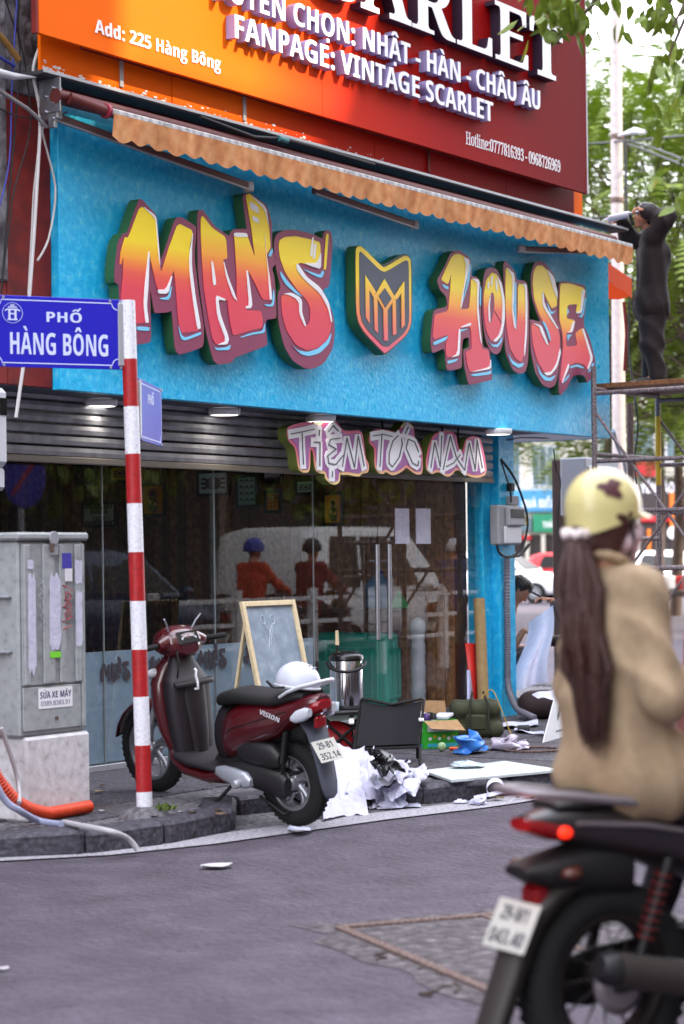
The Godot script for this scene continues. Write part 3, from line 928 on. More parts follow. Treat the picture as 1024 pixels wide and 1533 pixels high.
func stroke(pts: Array, o: Array, z: float, w: float) -> Array:
	var line := zp(pts, o, z)
	return Geometry2D.offset_polyline(line, w, Geometry2D.JOIN_ROUND, Geometry2D.END_SQUARE)
func hanging_letters() -> void:
	var zf := 0.34
	mat("box_side", c8(104, 116, 52), 0.5)
	mat("plum", c8(160, 96, 158), 0.5)
	mat("ink", c8(84, 84, 96), 0.6)
	var rim := StandardMaterial3D.new()
	rim.roughness = 0.45
	rim.albedo_texture = grad_tex([[0.0, c8(214, 84, 128)], [0.5, c8(226, 110, 128)], [0.8, c8(244, 200, 140)], [1.0, c8(246, 222, 150)]])
	rim.uv1_scale = Vector3(1, -1.0 / 0.46, 1)
	rim.uv1_offset = Vector3(0, 2.47 / 0.46, 0)
	var za := [410.0, 620.0, 6.4]
	var zb := [540.0, 620.0, 5.12]
	var words := [
		["TIỆM", za, [125,130, 180,100, 330,70, 400,92, 440,112, 500,62, 560,55, 612,82, 660,160, 740,162, 800,150, 850,180, 875,420, 910,480, 905,560, 840,570, 820,600, 750,590, 700,578, 660,585, 632,572, 630,650, 590,678, 540,670, 490,620, 485,570, 440,570, 392,540, 372,352, 348,335, 346,500, 335,555, 280,565, 230,530, 205,322, 140,262, 120,200],
			[[155,190, 262,170, 372,145], [258,185, 262,330, 270,480], [372,268, 428,270, 426,495], [422,155, 420,205], [618,232, 530,240, 508,290, 582,335, 500,400, 510,472, 580,482, 648,395], [508,165, 552,110, 602,162], [545,550, 545,600], [640,500, 684,225, 756,515, 792,205, 848,495]]],
		["TÓC", zb, [60,190, 75,132, 140,110, 230,130, 282,140, 320,70, 345,55, 385,75, 410,120, 405,182, 450,230, 470,290, 475,420, 465,460, 420,465, 345,405, 330,430, 270,465, 230,468, 190,440, 170,462, 130,450, 102,400, 106,262, 65,225],
			[[86,168, 160,155, 232,172], [152,165, 137,398], [276,166, 236,205, 207,300, 206,375, 232,405, 285,330, 308,230, 302,186], [352,102, 332,150], [432,290, 402,212, 352,192, 336,262, 385,375, 428,398, 432,362]]],
		["NAM", zb, [515,250, 560,150, 620,130, 690,130, 730,160, 752,285, 780,285, 800,190, 860,165, 910,180, 930,240, 965,420, 955,465, 900,490, 830,480, 735,420, 690,475, 650,480, 590,440, 540,465, 502,430, 498,370],
			[[528,410, 558,212, 600,405, 612,170], [622,425, 676,168, 722,330, 785,428], [645,402, 700,375, 752,312], [786,430, 820,215, 868,430, 882,195, 922,412]]]]
	for w in words:
		var o: Array = w[1]
		var op := smooth_poly(zp(w[2], o, zf), 0.2, 2)
		var c := Vector2.ZERO
		var top := -9.0
		var lowest := 9.0
		for p in op:
			c += p
			top = maxf(top, p.y); lowest = minf(lowest, p.y)
		c /= op.size()
		var t := thing("hanging_sign", "pink-rimmed purple box sign with white brush lettering reading %s" % w[0], "sign", Vector3(c.x, lowest, zf - 0.08))
		var s := Shape.new()
		s.prism(op, zf - 0.08, zf)
		obj("sign_box", s, M.box_side, t)
		s = Shape.new()
		s.prism(op, zf, zf + 0.003)
		obj("rim", s, rim, t)
		for q in Geometry2D.offset_polygon(op, -0.022):
			s = Shape.new()
			s.prism(q, zf + 0.002, zf + 0.006, Transform3D.IDENTITY, false)
			obj("field", s, M.plum, t)
		var li := 0
		for l in w[3]:
			for q in stroke(l, o, zf, 0.034):
				if Geometry2D.is_polygon_clockwise(q): continue
				s = Shape.new()
				s.prism(q, zf + 0.005, zf + 0.010 + li * 0.0005, Transform3D.IDENTITY, false)
				obj("letter_stroke", s, M.white_sign, t)
			for q in stroke(l, o, zf, 0.0035):
				if Geometry2D.is_polygon_clockwise(q): continue
				s = Shape.new()
				s.prism(q, zf + 0.008, zf + 0.0158 + li * 0.0005, Transform3D.IDENTITY, false)
				obj("letter_line", s, M.ink, t)
			li += 1
		for d in [-0.12, 0.12]:
			s = Shape.new()
			s.tube([Vector3(c.x + d, c.y, zf - 0.05), Vector3(c.x + d, SOF + 0.006, zf - 0.05)], 0.01, 6)
			obj("hanger", s, M.black, t)

# ---------- the upper sign and what is under it ----------
const RZ := 0.75
func upper_sign() -> void:
	var x0 := onz(57, 49, RZ).x
	var x1 := onz(879, 290, RZ).x
	var y0 := onz(470, 170, RZ).y
	var gm := StandardMaterial3D.new()
	gm.roughness = 0.6
	gm.metallic_specular = 0.2
	var gt := grad_tex([[0.0, c8(242, 104, 8)], [0.3, c8(240, 104, 8)], [0.45, c8(204, 46, 16)], [0.68, c8(150, 10, 12)], [1.0, c8(106, 4, 10)]])
	gt.fill_to = Vector2(1, 0)
	gt.width = 256; gt.height = 4
	gm.albedo_texture = gt
	gm.uv1_scale = Vector3(1.0 / (x1 - x0), 1, 1)
	gm.uv1_offset = Vector3(-x0 / (x1 - x0), 0, 0)
	M["sign_print"] = gm
	var t := thing("upper_signboard", "large orange to dark red signboard with white raised lettering reading SCARLET", "signboard", Vector3((x0 + x1) / 2, y0, RZ - 0.1))
	var edges := [x0, onz(483, 170, RZ).x, x1]
	for k in 2:
		var s := Shape.new()
		s.prism(PackedVector2Array([Vector2(edges[k] + 0.002, y0), Vector2(edges[k + 1] - 0.002, y0), Vector2(edges[k + 1] - 0.002, 7.2), Vector2(edges[k] + 0.002, 7.2)]), RZ - 0.03, RZ)
		obj("panel", s, gm, t)
	var s2 := Shape.new()
	s2.span(Vector3(x0 + 0.5, y0 + 0.02, 0.482), Vector3(x1 - 0.3, 7.15, RZ - 0.032))
	obj("carcass", s2, M.red_dull, t)
	s2 = Shape.new()
	s2.span(Vector3(x1 + 0.0005, y0 - 0.005, RZ - 0.035), Vector3(x1 + 0.02, 7.2, RZ + 0.004), 0.003)
	obj("edge_trim", s2, M.alu, t)
	s2 = Shape.new()
	s2.span(Vector3(x0 - 0.02, y0 - 0.005, RZ - 0.035), Vector3(x0 - 0.0005, 7.2, RZ + 0.004), 0.003)
	obj("edge_trim", s2, M.red_dull, t)
	# writing: text, baseline ends in the picture, height there, thickness, typeface
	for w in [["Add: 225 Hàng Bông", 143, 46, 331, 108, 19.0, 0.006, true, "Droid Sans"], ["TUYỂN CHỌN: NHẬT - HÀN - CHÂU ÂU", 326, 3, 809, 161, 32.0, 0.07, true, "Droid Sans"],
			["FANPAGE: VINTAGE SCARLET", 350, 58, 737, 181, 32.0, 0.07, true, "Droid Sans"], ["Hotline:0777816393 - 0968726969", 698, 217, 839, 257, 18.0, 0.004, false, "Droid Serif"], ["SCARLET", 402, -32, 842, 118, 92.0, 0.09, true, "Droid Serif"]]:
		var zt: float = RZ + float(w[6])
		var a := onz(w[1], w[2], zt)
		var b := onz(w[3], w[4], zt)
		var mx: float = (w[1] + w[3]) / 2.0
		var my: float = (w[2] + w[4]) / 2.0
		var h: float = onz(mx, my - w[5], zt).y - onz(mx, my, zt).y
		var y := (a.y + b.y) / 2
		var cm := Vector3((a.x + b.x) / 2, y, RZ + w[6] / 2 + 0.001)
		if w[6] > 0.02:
			write("letter_returns", w[0], mat("letter_side_shade", c8(150, 142, 186), 0.5) if w[0] != "SCARLET" else mat("letter_return_dark", c8(40, 22, 44), 0.5), t, Transform3D(Basis.IDENTITY, cm), h, b.x - a.x, w[6], w[7], w[8])  # lavender puts the shade on the white letters' sides into the colour
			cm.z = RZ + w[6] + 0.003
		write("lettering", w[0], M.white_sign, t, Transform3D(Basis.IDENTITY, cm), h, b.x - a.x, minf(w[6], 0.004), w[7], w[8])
	# panels below the sign, set back
	var pz := 0.62
	var xl := onz(60, 118, pz).x
	var xr := onz(872, 320, pz).x
	var yb := onz(360, 187, pz).y
	var cuts := [xl, onz(181, 110, pz).x, onz(257, 140, pz).x, onz(365, 165, pz).x, onz(560, 215, pz).x, onz(641, 240, pz).x, onz(757, 275, pz).x, xr]
	var band := thing("panel_band", "row of orange to red panels beneath the upper signboard", "cladding", Vector3((xl + xr) / 2, yb, pz))
	for k in cuts.size() - 1:
		var s := Shape.new()
		var dz := rng.randf_range(0.0, 0.004)
		s.prism(PackedVector2Array([Vector2(cuts[k] + 0.004, yb), Vector2(cuts[k + 1] - 0.004, yb), Vector2(cuts[k + 1] - 0.004, y0 + 0.16), Vector2(cuts[k] + 0.004, y0 + 0.16)]), pz - 0.02, pz + dz)
		obj("panel", s, gm, band)
	for k in [1, 3, 5]:
		var s := Shape.new()
		s.span(Vector3(cuts[k] - 0.022, yb + 0.03, pz + 0.004), Vector3(cuts[k] + 0.012, y0 + 0.03, pz + 0.014), 0.002)
		obj("strap", s, M.alu if k < 5 else M.red_dull, band)
	var s3 := Shape.new()
	s3.span(Vector3(xl - 0.03, yb - 0.03, 0.5), Vector3(FX1 + 0.05, yb - 0.004, pz + 0.05), 0.004)
	obj("ledge", s3, mat("ledge", c8(60, 58, 62), 0.6), band)
	s3 = Shape.new()
	s3.span(Vector3(xl - 0.03, yb - 0.022, pz + 0.0505), Vector3(FX1 + 0.05, yb - 0.002, pz + 0.058), 0.002)
	obj("drip_edge", s3, M.alu, band)
	# flaking paint along the foot of the panels
	var chips := Shape.new()
	for k in 150:
		var u := pow(rng.randf(), 1.6)
		var x: float = lerpf(xl + 0.02, xr, u * 0.55)
		var y := yb + 0.004 + absf(rng.randfn(0, 0.03)) * (1.0 if rng.randf() < 0.6 else 0.3)
		var r := rng.randf_range(0.003, 0.014)
		var poly := PackedVector2Array()
		for j in 5:
			var a := TAU * j / 5.0 + rng.randf_range(-0.4, 0.4)
			poly.append(Vector2(x + cos(a) * r * 1.6, y + sin(a) * r * 0.7))
		chips.prism(poly, pz + 0.003, pz + 0.0052 + rng.randf() * 0.001, Transform3D.IDENTITY, false)
	obj("flaked_paint", chips, M.white_matt, band).set_meta("kind", "stuff")

func awning() -> void:
	var az := 0.85
	var a := onz(168, 169, az)
	var b := onz(946, 373, az)
	var y := (a.y + b.y) / 2
	var rail_y := onz(360, 190, 0.62).y
	var t := thing("awning", "retracted tan and orange awning with scalloped valance and folding arms", "awning", Vector3((a.x + b.x) / 2, y - 0.25, 0.7))
	var s := Shape.new()
	# cloth from the roller down to the front rail
	s.sheet(60, 3, func(u: float, v: float) -> Vector3:
		return Vector3(lerpf(a.x + 0.02, b.x - 0.02, u), lerpf(rail_y - 0.1, y + 0.02, v) - 0.008 * sin(v * PI) * (1.0 + sin(u * 40.0)), lerpf(0.66, az - 0.012, v)))
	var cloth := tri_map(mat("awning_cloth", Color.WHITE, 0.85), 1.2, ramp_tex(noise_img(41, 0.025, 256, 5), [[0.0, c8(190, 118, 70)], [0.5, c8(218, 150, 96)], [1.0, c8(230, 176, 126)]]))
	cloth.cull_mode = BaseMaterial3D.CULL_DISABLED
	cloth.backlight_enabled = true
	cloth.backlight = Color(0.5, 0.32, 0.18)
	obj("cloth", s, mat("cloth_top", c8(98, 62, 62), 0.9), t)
	s = Shape.new()
	s.span(Vector3(a.x, y, az - 0.02), Vector3(b.x, y + 0.035, az + 0.012), 0.006)
	obj("front_rail", s, tri_map(mat("weathered_white", Color.WHITE, 0.6), 2.0, ramp_tex(M.mid, [[0.0, c8(128, 126, 124)], [0.6, c8(186, 186, 188)], [1.0, c8(206, 206, 208)]])), t)
	s = Shape.new()
	s.tube([Vector3(a.x - 0.3, rail_y - 0.13, 0.67), Vector3(b.x, rail_y - 0.13, 0.67)], 0.045, 14)
	var roller := obj("roller", s, mat("roller_red", c8(84, 26, 24), 0.6), t)
	s = Shape.new()
	s.disc(Vector3(a.x - 0.02, y + 0.02, az - 0.03), Vector3.RIGHT, 0.045, 0.03, 18)
	obj("rail_cap", s, mat("cap_red", c8(140, 30, 54), 0.5), t)
	s = Shape.new()
	s.tube([Vector3(a.x - 0.24, y + 0.07, az - 0.12), Vector3(a.x - 0.03, y + 0.02, az - 0.03)], 0.035, 12)
	obj("tube_end", s, M.roller_red, t)
	# scalloped valance with soft folds
	s = Shape.new()
	var per := 0.17
	var n := int((b.x - a.x) / per)
	s.smooth(true)
	var step := 8
	for i in n * step:
		var q := []
		for k in [i, i + 1]:
			var u: float = float(k) / step
			var x: float = a.x + u * (b.x - a.x) / n
			var drop := 0.13 + 0.026 * absf(sin(u * PI)) + 0.006 * sin(u * 2.3)
			var col := []
			for j in 4:
				var v := j / 3.0
				col.append(Vector3(x, y + 0.004 - drop * v, az + 0.014 + v * (0.008 * sin(u * 1.9) + 0.005 * sin(u * 6.1 + 1.0)) - v * 0.02))
			q.append(col)
		for j in 3:
			s.quad(q[0][j + 1], q[1][j + 1], q[1][j], q[0][j])
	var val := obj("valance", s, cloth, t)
	# arms
	for arm in [[Vector3(a.x - 0.25, y - 0.02, 0.6), onz(372, 279, 0.7)], [onz(470, 285, 0.72), onz(620, 337, 0.66)], [onz(905, 376, 0.7), onz(780, 373, 0.66)]]:
		s = Shape.new()
		s.bar(arm[0], arm[1], 0.05, 0.045, Vector3.UP, 0.008)
		var ar := obj("folding_arm", s, mat("arm_paint", c8(120, 92, 92), 0.45, 0.3), t)
		s = Shape.new()
		s.bar(arm[0] + Vector3(0, -0.026, 0.02), arm[1] + Vector3(0, -0.026, 0.02), 0.016, 0.012, Vector3.UP, 0.002)
		obj("arm_groove", s, M.alu, ar)
		s = Shape.new()
		s.disc(arm[1], Vector3.UP, 0.036, 0.06, 14)
		obj("elbow", s, M.alu, ar)
	# bracket
	var c := Vector3(a.x - 0.26, y + 0.03, 0.6)
	s = Shape.new()
	s.box(c + Vector3(0, 0.02, 0), Vector3(0.05, 0.19, 0.14), Basis.IDENTITY, 0.004)
	s.box(c + Vector3(-0.03, 0.06, 0.02), Vector3(0.012, 0.2, 0.17), Basis.IDENTITY, 0.003)
	s.box(c + Vector3(-0.02, -0.1, 0.03), Vector3(0.03, 0.06, 0.05), Basis.IDENTITY, 0.004)
	var br := obj("bracket", s, M.steel, t)
	for k in 5:
		s = Shape.new()
		s.disc(c + Vector3(-0.04, 0.1 - k * 0.045, 0.05 - (k % 2) * 0.06), Vector3.RIGHT, 0.011, 0.02, 6)
		obj("bolt", s, M.steel, br)
	# electrical cable and connector behind the cloth
	s = Shape.new()
	var p0 := onz(300, 175, 0.7)
	s.tube([p0, onz(380, 205, 0.72), onz(425, 208, 0.74), onz(470, 220, 0.72), onz(560, 246, 0.7)], 0.012, 6)
	tag(obj("power_cable", s, M.cable_black), "black cable with connector lying along the awning roller", "cable")
	s = Shape.new()
	s.tube([onz(417, 207, 0.745), onz(430, 211, 0.745)], 0.02, 8)
	tag(obj("cable_connector", s, mat("teal_plug", c8(40, 110, 112), 0.5)), "small teal cable connector above the awning", "connector")
	# the awning on the side street, seen past the corner
	var e := thing("awning", "red orange side awning sticking out beyond the shop corner", "awning", Vector3(7.2, 3.4, -0.3))
	var sa := onz(916, 448, 0.1)
	var cl := mat("side_cloth", c8(206, 78, 34), 0.85)
	cl.backlight_enabled = true
	cl.backlight = Color(0.7, 0.25, 0.1)
	cl.cull_mode = BaseMaterial3D.CULL_DISABLED
	var y1 := sa.y
	s = Shape.new()
	s.sheet(12, 8, func(u: float, v: float) -> Vector3:
		return Vector3(lerpf(FX1 + 0.02, FX1 + 1.05, u), lerpf(y1 + 0.42, y1 + 0.2, u), lerpf(0.2, -2.6, v)))
	obj("cloth", s, cl, e)
	s = Shape.new()
	s.smooth(true)
	for i in 40:
		var za2 := lerpf(0.2, -2.6, i / 40.0)
		var zb2 := lerpf(0.2, -2.6, (i + 1) / 40.0)
		var xx := FX1 + 1.05
		s.quad(Vector3(xx, y1 + 0.2 - 0.15 - 0.03 * absf(sin(i * 0.8)), za2), Vector3(xx, y1 + 0.2 - 0.15 - 0.03 * absf(sin((i + 1) * 0.8)), zb2), Vector3(xx, y1 + 0.2, zb2), Vector3(xx, y1 + 0.2, za2))
	for i in 14:
		var xa := lerpf(FX1 + 0.02, FX1 + 1.05, i / 14.0)
		var xb := lerpf(FX1 + 0.02, FX1 + 1.05, (i + 1) / 14.0)
		var ya := lerpf(y1 + 0.42, y1 + 0.2, i / 14.0)
		var yb2 := lerpf(y1 + 0.42, y1 + 0.2, (i + 1) / 14.0)
		s.quad(Vector3(xa, ya - 0.15 - 0.03 * absf(sin(i * 0.8)), 0.201), Vector3(xb, yb2 - 0.15 - 0.03 * absf(sin((i + 1) * 0.8)), 0.201), Vector3(xb, yb2, 0.201), Vector3(xa, ya, 0.201))
	obj("valance", s, cl, e)
	s = Shape.new()
	s.bar(Vector3(FX1 + 1.02, y1 + 0.21, 0.19), Vector3(FX1 + 1.02, y1 + 0.21, -2.6), 0.05, 0.04, Vector3.UP, 0.006)
	obj("front_rail", s, M.weathered_white, e)
	s = Shape.new()
	s.bar(Vector3(FX1 + 0.0, y1 + 0.1, 0.1), Vector3(FX1 + 0.98, y1 + 0.19, -0.2), 0.04, 0.05, Vector3.UP, 0.006)
	obj("folding_arm", s, M.alu, e)

# ---------- glass front ----------
func shop_front() -> void:
	# roller shutter, drawn up: its lowest slats hang in front of the glass
	var sx0 := -2.2
	var sx1 := 5.19
	var sy := onz(160, 697, 0.12).y
	var t := thing("roller_shutter", "grey metal roller shutter drawn up above the shop glass", "shutter", Vector3(1.5, sy, 0.12))
	var slat := tri_map(mat("shutter", Color.WHITE, 0.5, 0.2), 1.2, ramp_tex(noise_img(51, 0.02, 256, 5), [[0.0, c8(122, 122, 128)], [0.6, c8(152, 153, 160)], [1.0, c8(168, 169, 176)]]))
	var y := sy + 0.045
	while y < SOF - 0.02:
		var s := Shape.new()
		var prof := PackedVector2Array()
		var top := minf(y + 0.066, SOF - 0.002)
		prof.append_array([Vector2(0.1, y), Vector2(0.128, y + 0.004), Vector2(0.134, y + 0.03), Vector2(0.128, top - 0.012), Vector2(0.112, top - 0.006), Vector2(0.1, top - 0.006)])
		s.prism(prof, sx0, sx1, Transform3D(Basis(Vector3.BACK, Vector3.UP, Vector3.LEFT), Vector3(sx0 + sx1, 0, 0)))
		obj("slat", s, slat, t)
		y += 0.07
	var s := Shape.new()
	s.span(Vector3(sx0, sy, 0.098), Vector3(sx1, sy + 0.043, 0.145), 0.006)
	obj("bottom_rail", s, mat("rail_beige", c8(128, 122, 112), 0.6), t)
	# panes
	var gt := SOF - 0.05
	var gb := PAVE + 0.03
	var xs := [-1.14, onz(155, 900, 0).x, onz(322, 900, 0).x, onz(470, 900, 0).x]
	for k in xs.size() - 1:
		var lab: String = ["clear shop pane with frosted lower film behind the utility cabinet", "clear shop pane with frosted lower film behind the scooter's handlebar", "clear shop pane with frosted lower film behind the chalkboard"][k]
		var p := thing("window_pane", lab, "window", Vector3((xs[k] + xs[k + 1]) / 2, gb, 0), "panes of the shop front")
		s = Shape.new()
		s.quad(Vector3(xs[k] + 0.004, gb, 0), Vector3(xs[k + 1] - 0.004, gb, 0), Vector3(xs[k + 1] - 0.004, gt, 0), Vector3(xs[k] + 0.004, gt, 0))
		obj("glass", s, M.glass, p)
		var fy := onz(160, 975, 0).y
		s = Shape.new()
		s.span(Vector3(xs[k] + 0.006, gb + 0.01, -0.012), Vector3(xs[k + 1] - 0.006, fy, -0.008))
		obj("frosted_film", s, M.frost, p)
		s = Shape.new()
		s.span(Vector3(xs[k + 1] - 0.004, gb, -0.007), Vector3(xs[k + 1] + 0.004, gt, 0.002))
		obj("joint", s, mat("seal", c8(120, 126, 128), 0.4), p)
		s = Shape.new()
		s.span(Vector3(xs[k] + 0.002, PAVE - 0.01, -0.02), Vector3(xs[k + 1] - 0.002, gb, 0.025), 0.003)
		obj("sill_channel", s, M.alu, p)
		if k > 0:
			film_words(p, k + 1)
	# double door
	var d0 := onz(470, 900, 0).x
	var dm := onz(566, 900, 0).x
	var d1 := 5.19
	for k in 2:
		var a: float = d0 if k == 0 else dm
		var b: float = dm if k == 0 else d1
		var p := thing("glass_door", ["frameless glass door leaf with tall steel handle before teal counter", "frameless glass door leaf with two paper notices stuck on it"][k], "door", Vector3((a + b) / 2, gb, 0))
		s = Shape.new()
		s.quad(Vector3(a + 0.005, gb + 0.01, 0), Vector3(b - 0.005, gb + 0.01, 0), Vector3(b - 0.005, gt, 0), Vector3(a + 0.005, gt, 0))
		obj("glass", s, M.glass, p)
		for e in [[gb, gb + 0.09], [gt - 0.06, gt]]:
			s = Shape.new()
			s.span(Vector3(a + 0.004, e[0], -0.018), Vector3(b - 0.004, e[1], 0.018), 0.003)
			obj("rail", s, M.steel, p)
		var hx: float = dm - 0.09 if k == 0 else dm + 0.08
		var y0 := onz(565, 957, 0).y
		var y1 := onz(565, 815, 0).y
		s = Shape.new()
		s.tube([Vector3(hx, y0, 0.055), Vector3(hx, y1, 0.055)], 0.018, 12)
		var hd := obj("handle", s, M.steel, p)
		for yy in [y0 + 0.13, y1 - 0.13]:
			s = Shape.new()
			s.tube([Vector3(hx, yy, -0.01), Vector3(hx, yy, 0.055)], 0.009, 8)
			obj("handle_stud", s, M.steel, hd)
	for q in [[591, 613, 761, 814, "close to the door handles"], [622, 645, 761, 814, "on the door's hinge side"]]:
		var a := onz(q[0], q[2], 0.004)
		var b := onz(q[1], q[3], 0.004)
		s = Shape.new()
		s.sheet(4, 4, func(u: float, v: float) -> Vector3:
			return Vector3(lerpf(a.x, b.x, u), lerpf(b.y, a.y, v), 0.005 + 0.004 * sin(u * 3.0) * v))
		tag(obj("paper_notice", s, M.paper), "blank white paper notice on the door glass " + q[4], "notice", "paper notices on the door")
	s = Shape.new()
	s.span(Vector3(d0 - 0.02, PAVE - 0.005, -0.3), Vector3(d1, PAVE + 0.012, 0.06), 0.004)
	obj("threshold", s, M.concrete, shop)

func film_words(p: Node, k: int) -> void:
	# dark lettering MAN'S HOUSE on the frosted film, drawn with the sign's own letters
	var starts := [[152, 983, 1030], [297, 963, 1012]]
	if k == 1: return
	var place: Array = starts[k - 2]
	var a := onz(place[0], place[1], 0.001)
	var hh := a.y - onz(place[0], place[2], 0.001).y
	var src := letter_outlines
	var all := [["letter_m", 0], ["letter_a_n", 0], ["letter_a_n", 1], ["letter_s", 0], ["letter_h", 0], ["letter_o", 0], ["letter_u", 0], ["letter_s2", 0], ["letter_e", 0]]
	var x_origin := onz(172, 400, BZ).x
	var y_top := 3.95
	var sc := hh / 1.25
	var ink := mat("film_ink", c8(54, 44, 52), 0.7)
	for q in all:
		if not src.has(q[0]): continue
		var rec: Array = src[q[0]]
		if q[1] >= rec[1].size(): continue
		var poly := zp(rec[1][q[1]], rec[2], BZ + 0.105)
		var moved := PackedVector2Array()
		var right := -99.0
		for v in poly:
			var w := Vector2(a.x + (v.x - x_origin) * sc * 0.8, a.y + (v.y - y_top) * sc)
			right = maxf(right, w.x)
			moved.append(w)
		var lim := onz(322, 900, 0).x if k == 2 else onz(470, 900, 0).x
		if right > lim - 0.02: continue
		var s := Shape.new()
		s.prism(moved, 0.0015, 0.0035 + 0.0004 * q[1], Transform3D.IDENTITY, true)
		obj("film_letter", s, ink, p)

# ---------- inside the shop ----------
func poster_tex(kind: int, bg: Color, ink: Color, extra: Color) -> ImageTexture:
	var w := 48
	var h := 64
	var im := Image.create(w, h, false, Image.FORMAT_RGB8)
	im.fill(bg)
	var r := RandomNumberGenerator.new()
	r.seed = 100 + kind
	var blob := func(cx: float, cy: float, rx: float, ry: float, c: Color) -> void:
		for y in range(maxi(0, int(cy - ry)), mini(h, int(cy + ry) + 1)):
			for x in range(maxi(0, int(cx - rx)), mini(w, int(cx + rx) + 1)):
				if pow((x - cx) / rx, 2) + pow((y - cy) / ry, 2) < 1.0:
					im.set_pixel(x, y, c)
	match kind % 4:
		0:   # bearded figure
			blob.call(24, 20, 13, 13, extra)
			blob.call(24, 44, 13, 17, ink)
			blob.call(24, 22, 6, 8, ink.lightened(0.25))
			blob.call(24, 17, 7, 5, ink)
			blob.call(17, 38, 4, 6, bg.lightened(0.3))
			blob.call(30, 42, 5, 4, bg.lightened(0.3))
		1:   # rows of heads
			for j in 4:
				for i in 3:
					blob.call(10 + i * 14, 9 + j * 15, 4.5, 5.5, ink)
					blob.call(10 + i * 14, 11 + j * 15, 3, 3.5, extra)
		2:   # badge
			blob.call(24, 32, 14, 20, ink)
			blob.call(24, 32, 10, 15, extra)
			blob.call(24, 32, 6, 10, ink)
			for i in 6:
				blob.call(8 + (i % 2) * 32, 18 + int(i / 2.0) * 14, 5, 4, ink)
			im.fill_rect(Rect2i(3, 28, 42, 6), ink.lightened(0.15))
		3:   # scribbled type
			for i in 90:
				im.fill_rect(Rect2i(r.randi_range(2, 42), r.randi_range(2, 58), r.randi_range(1, 6), r.randi_range(1, 4)), [ink, extra][r.randi() % 2])
	return ImageTexture.create_from_image(im)
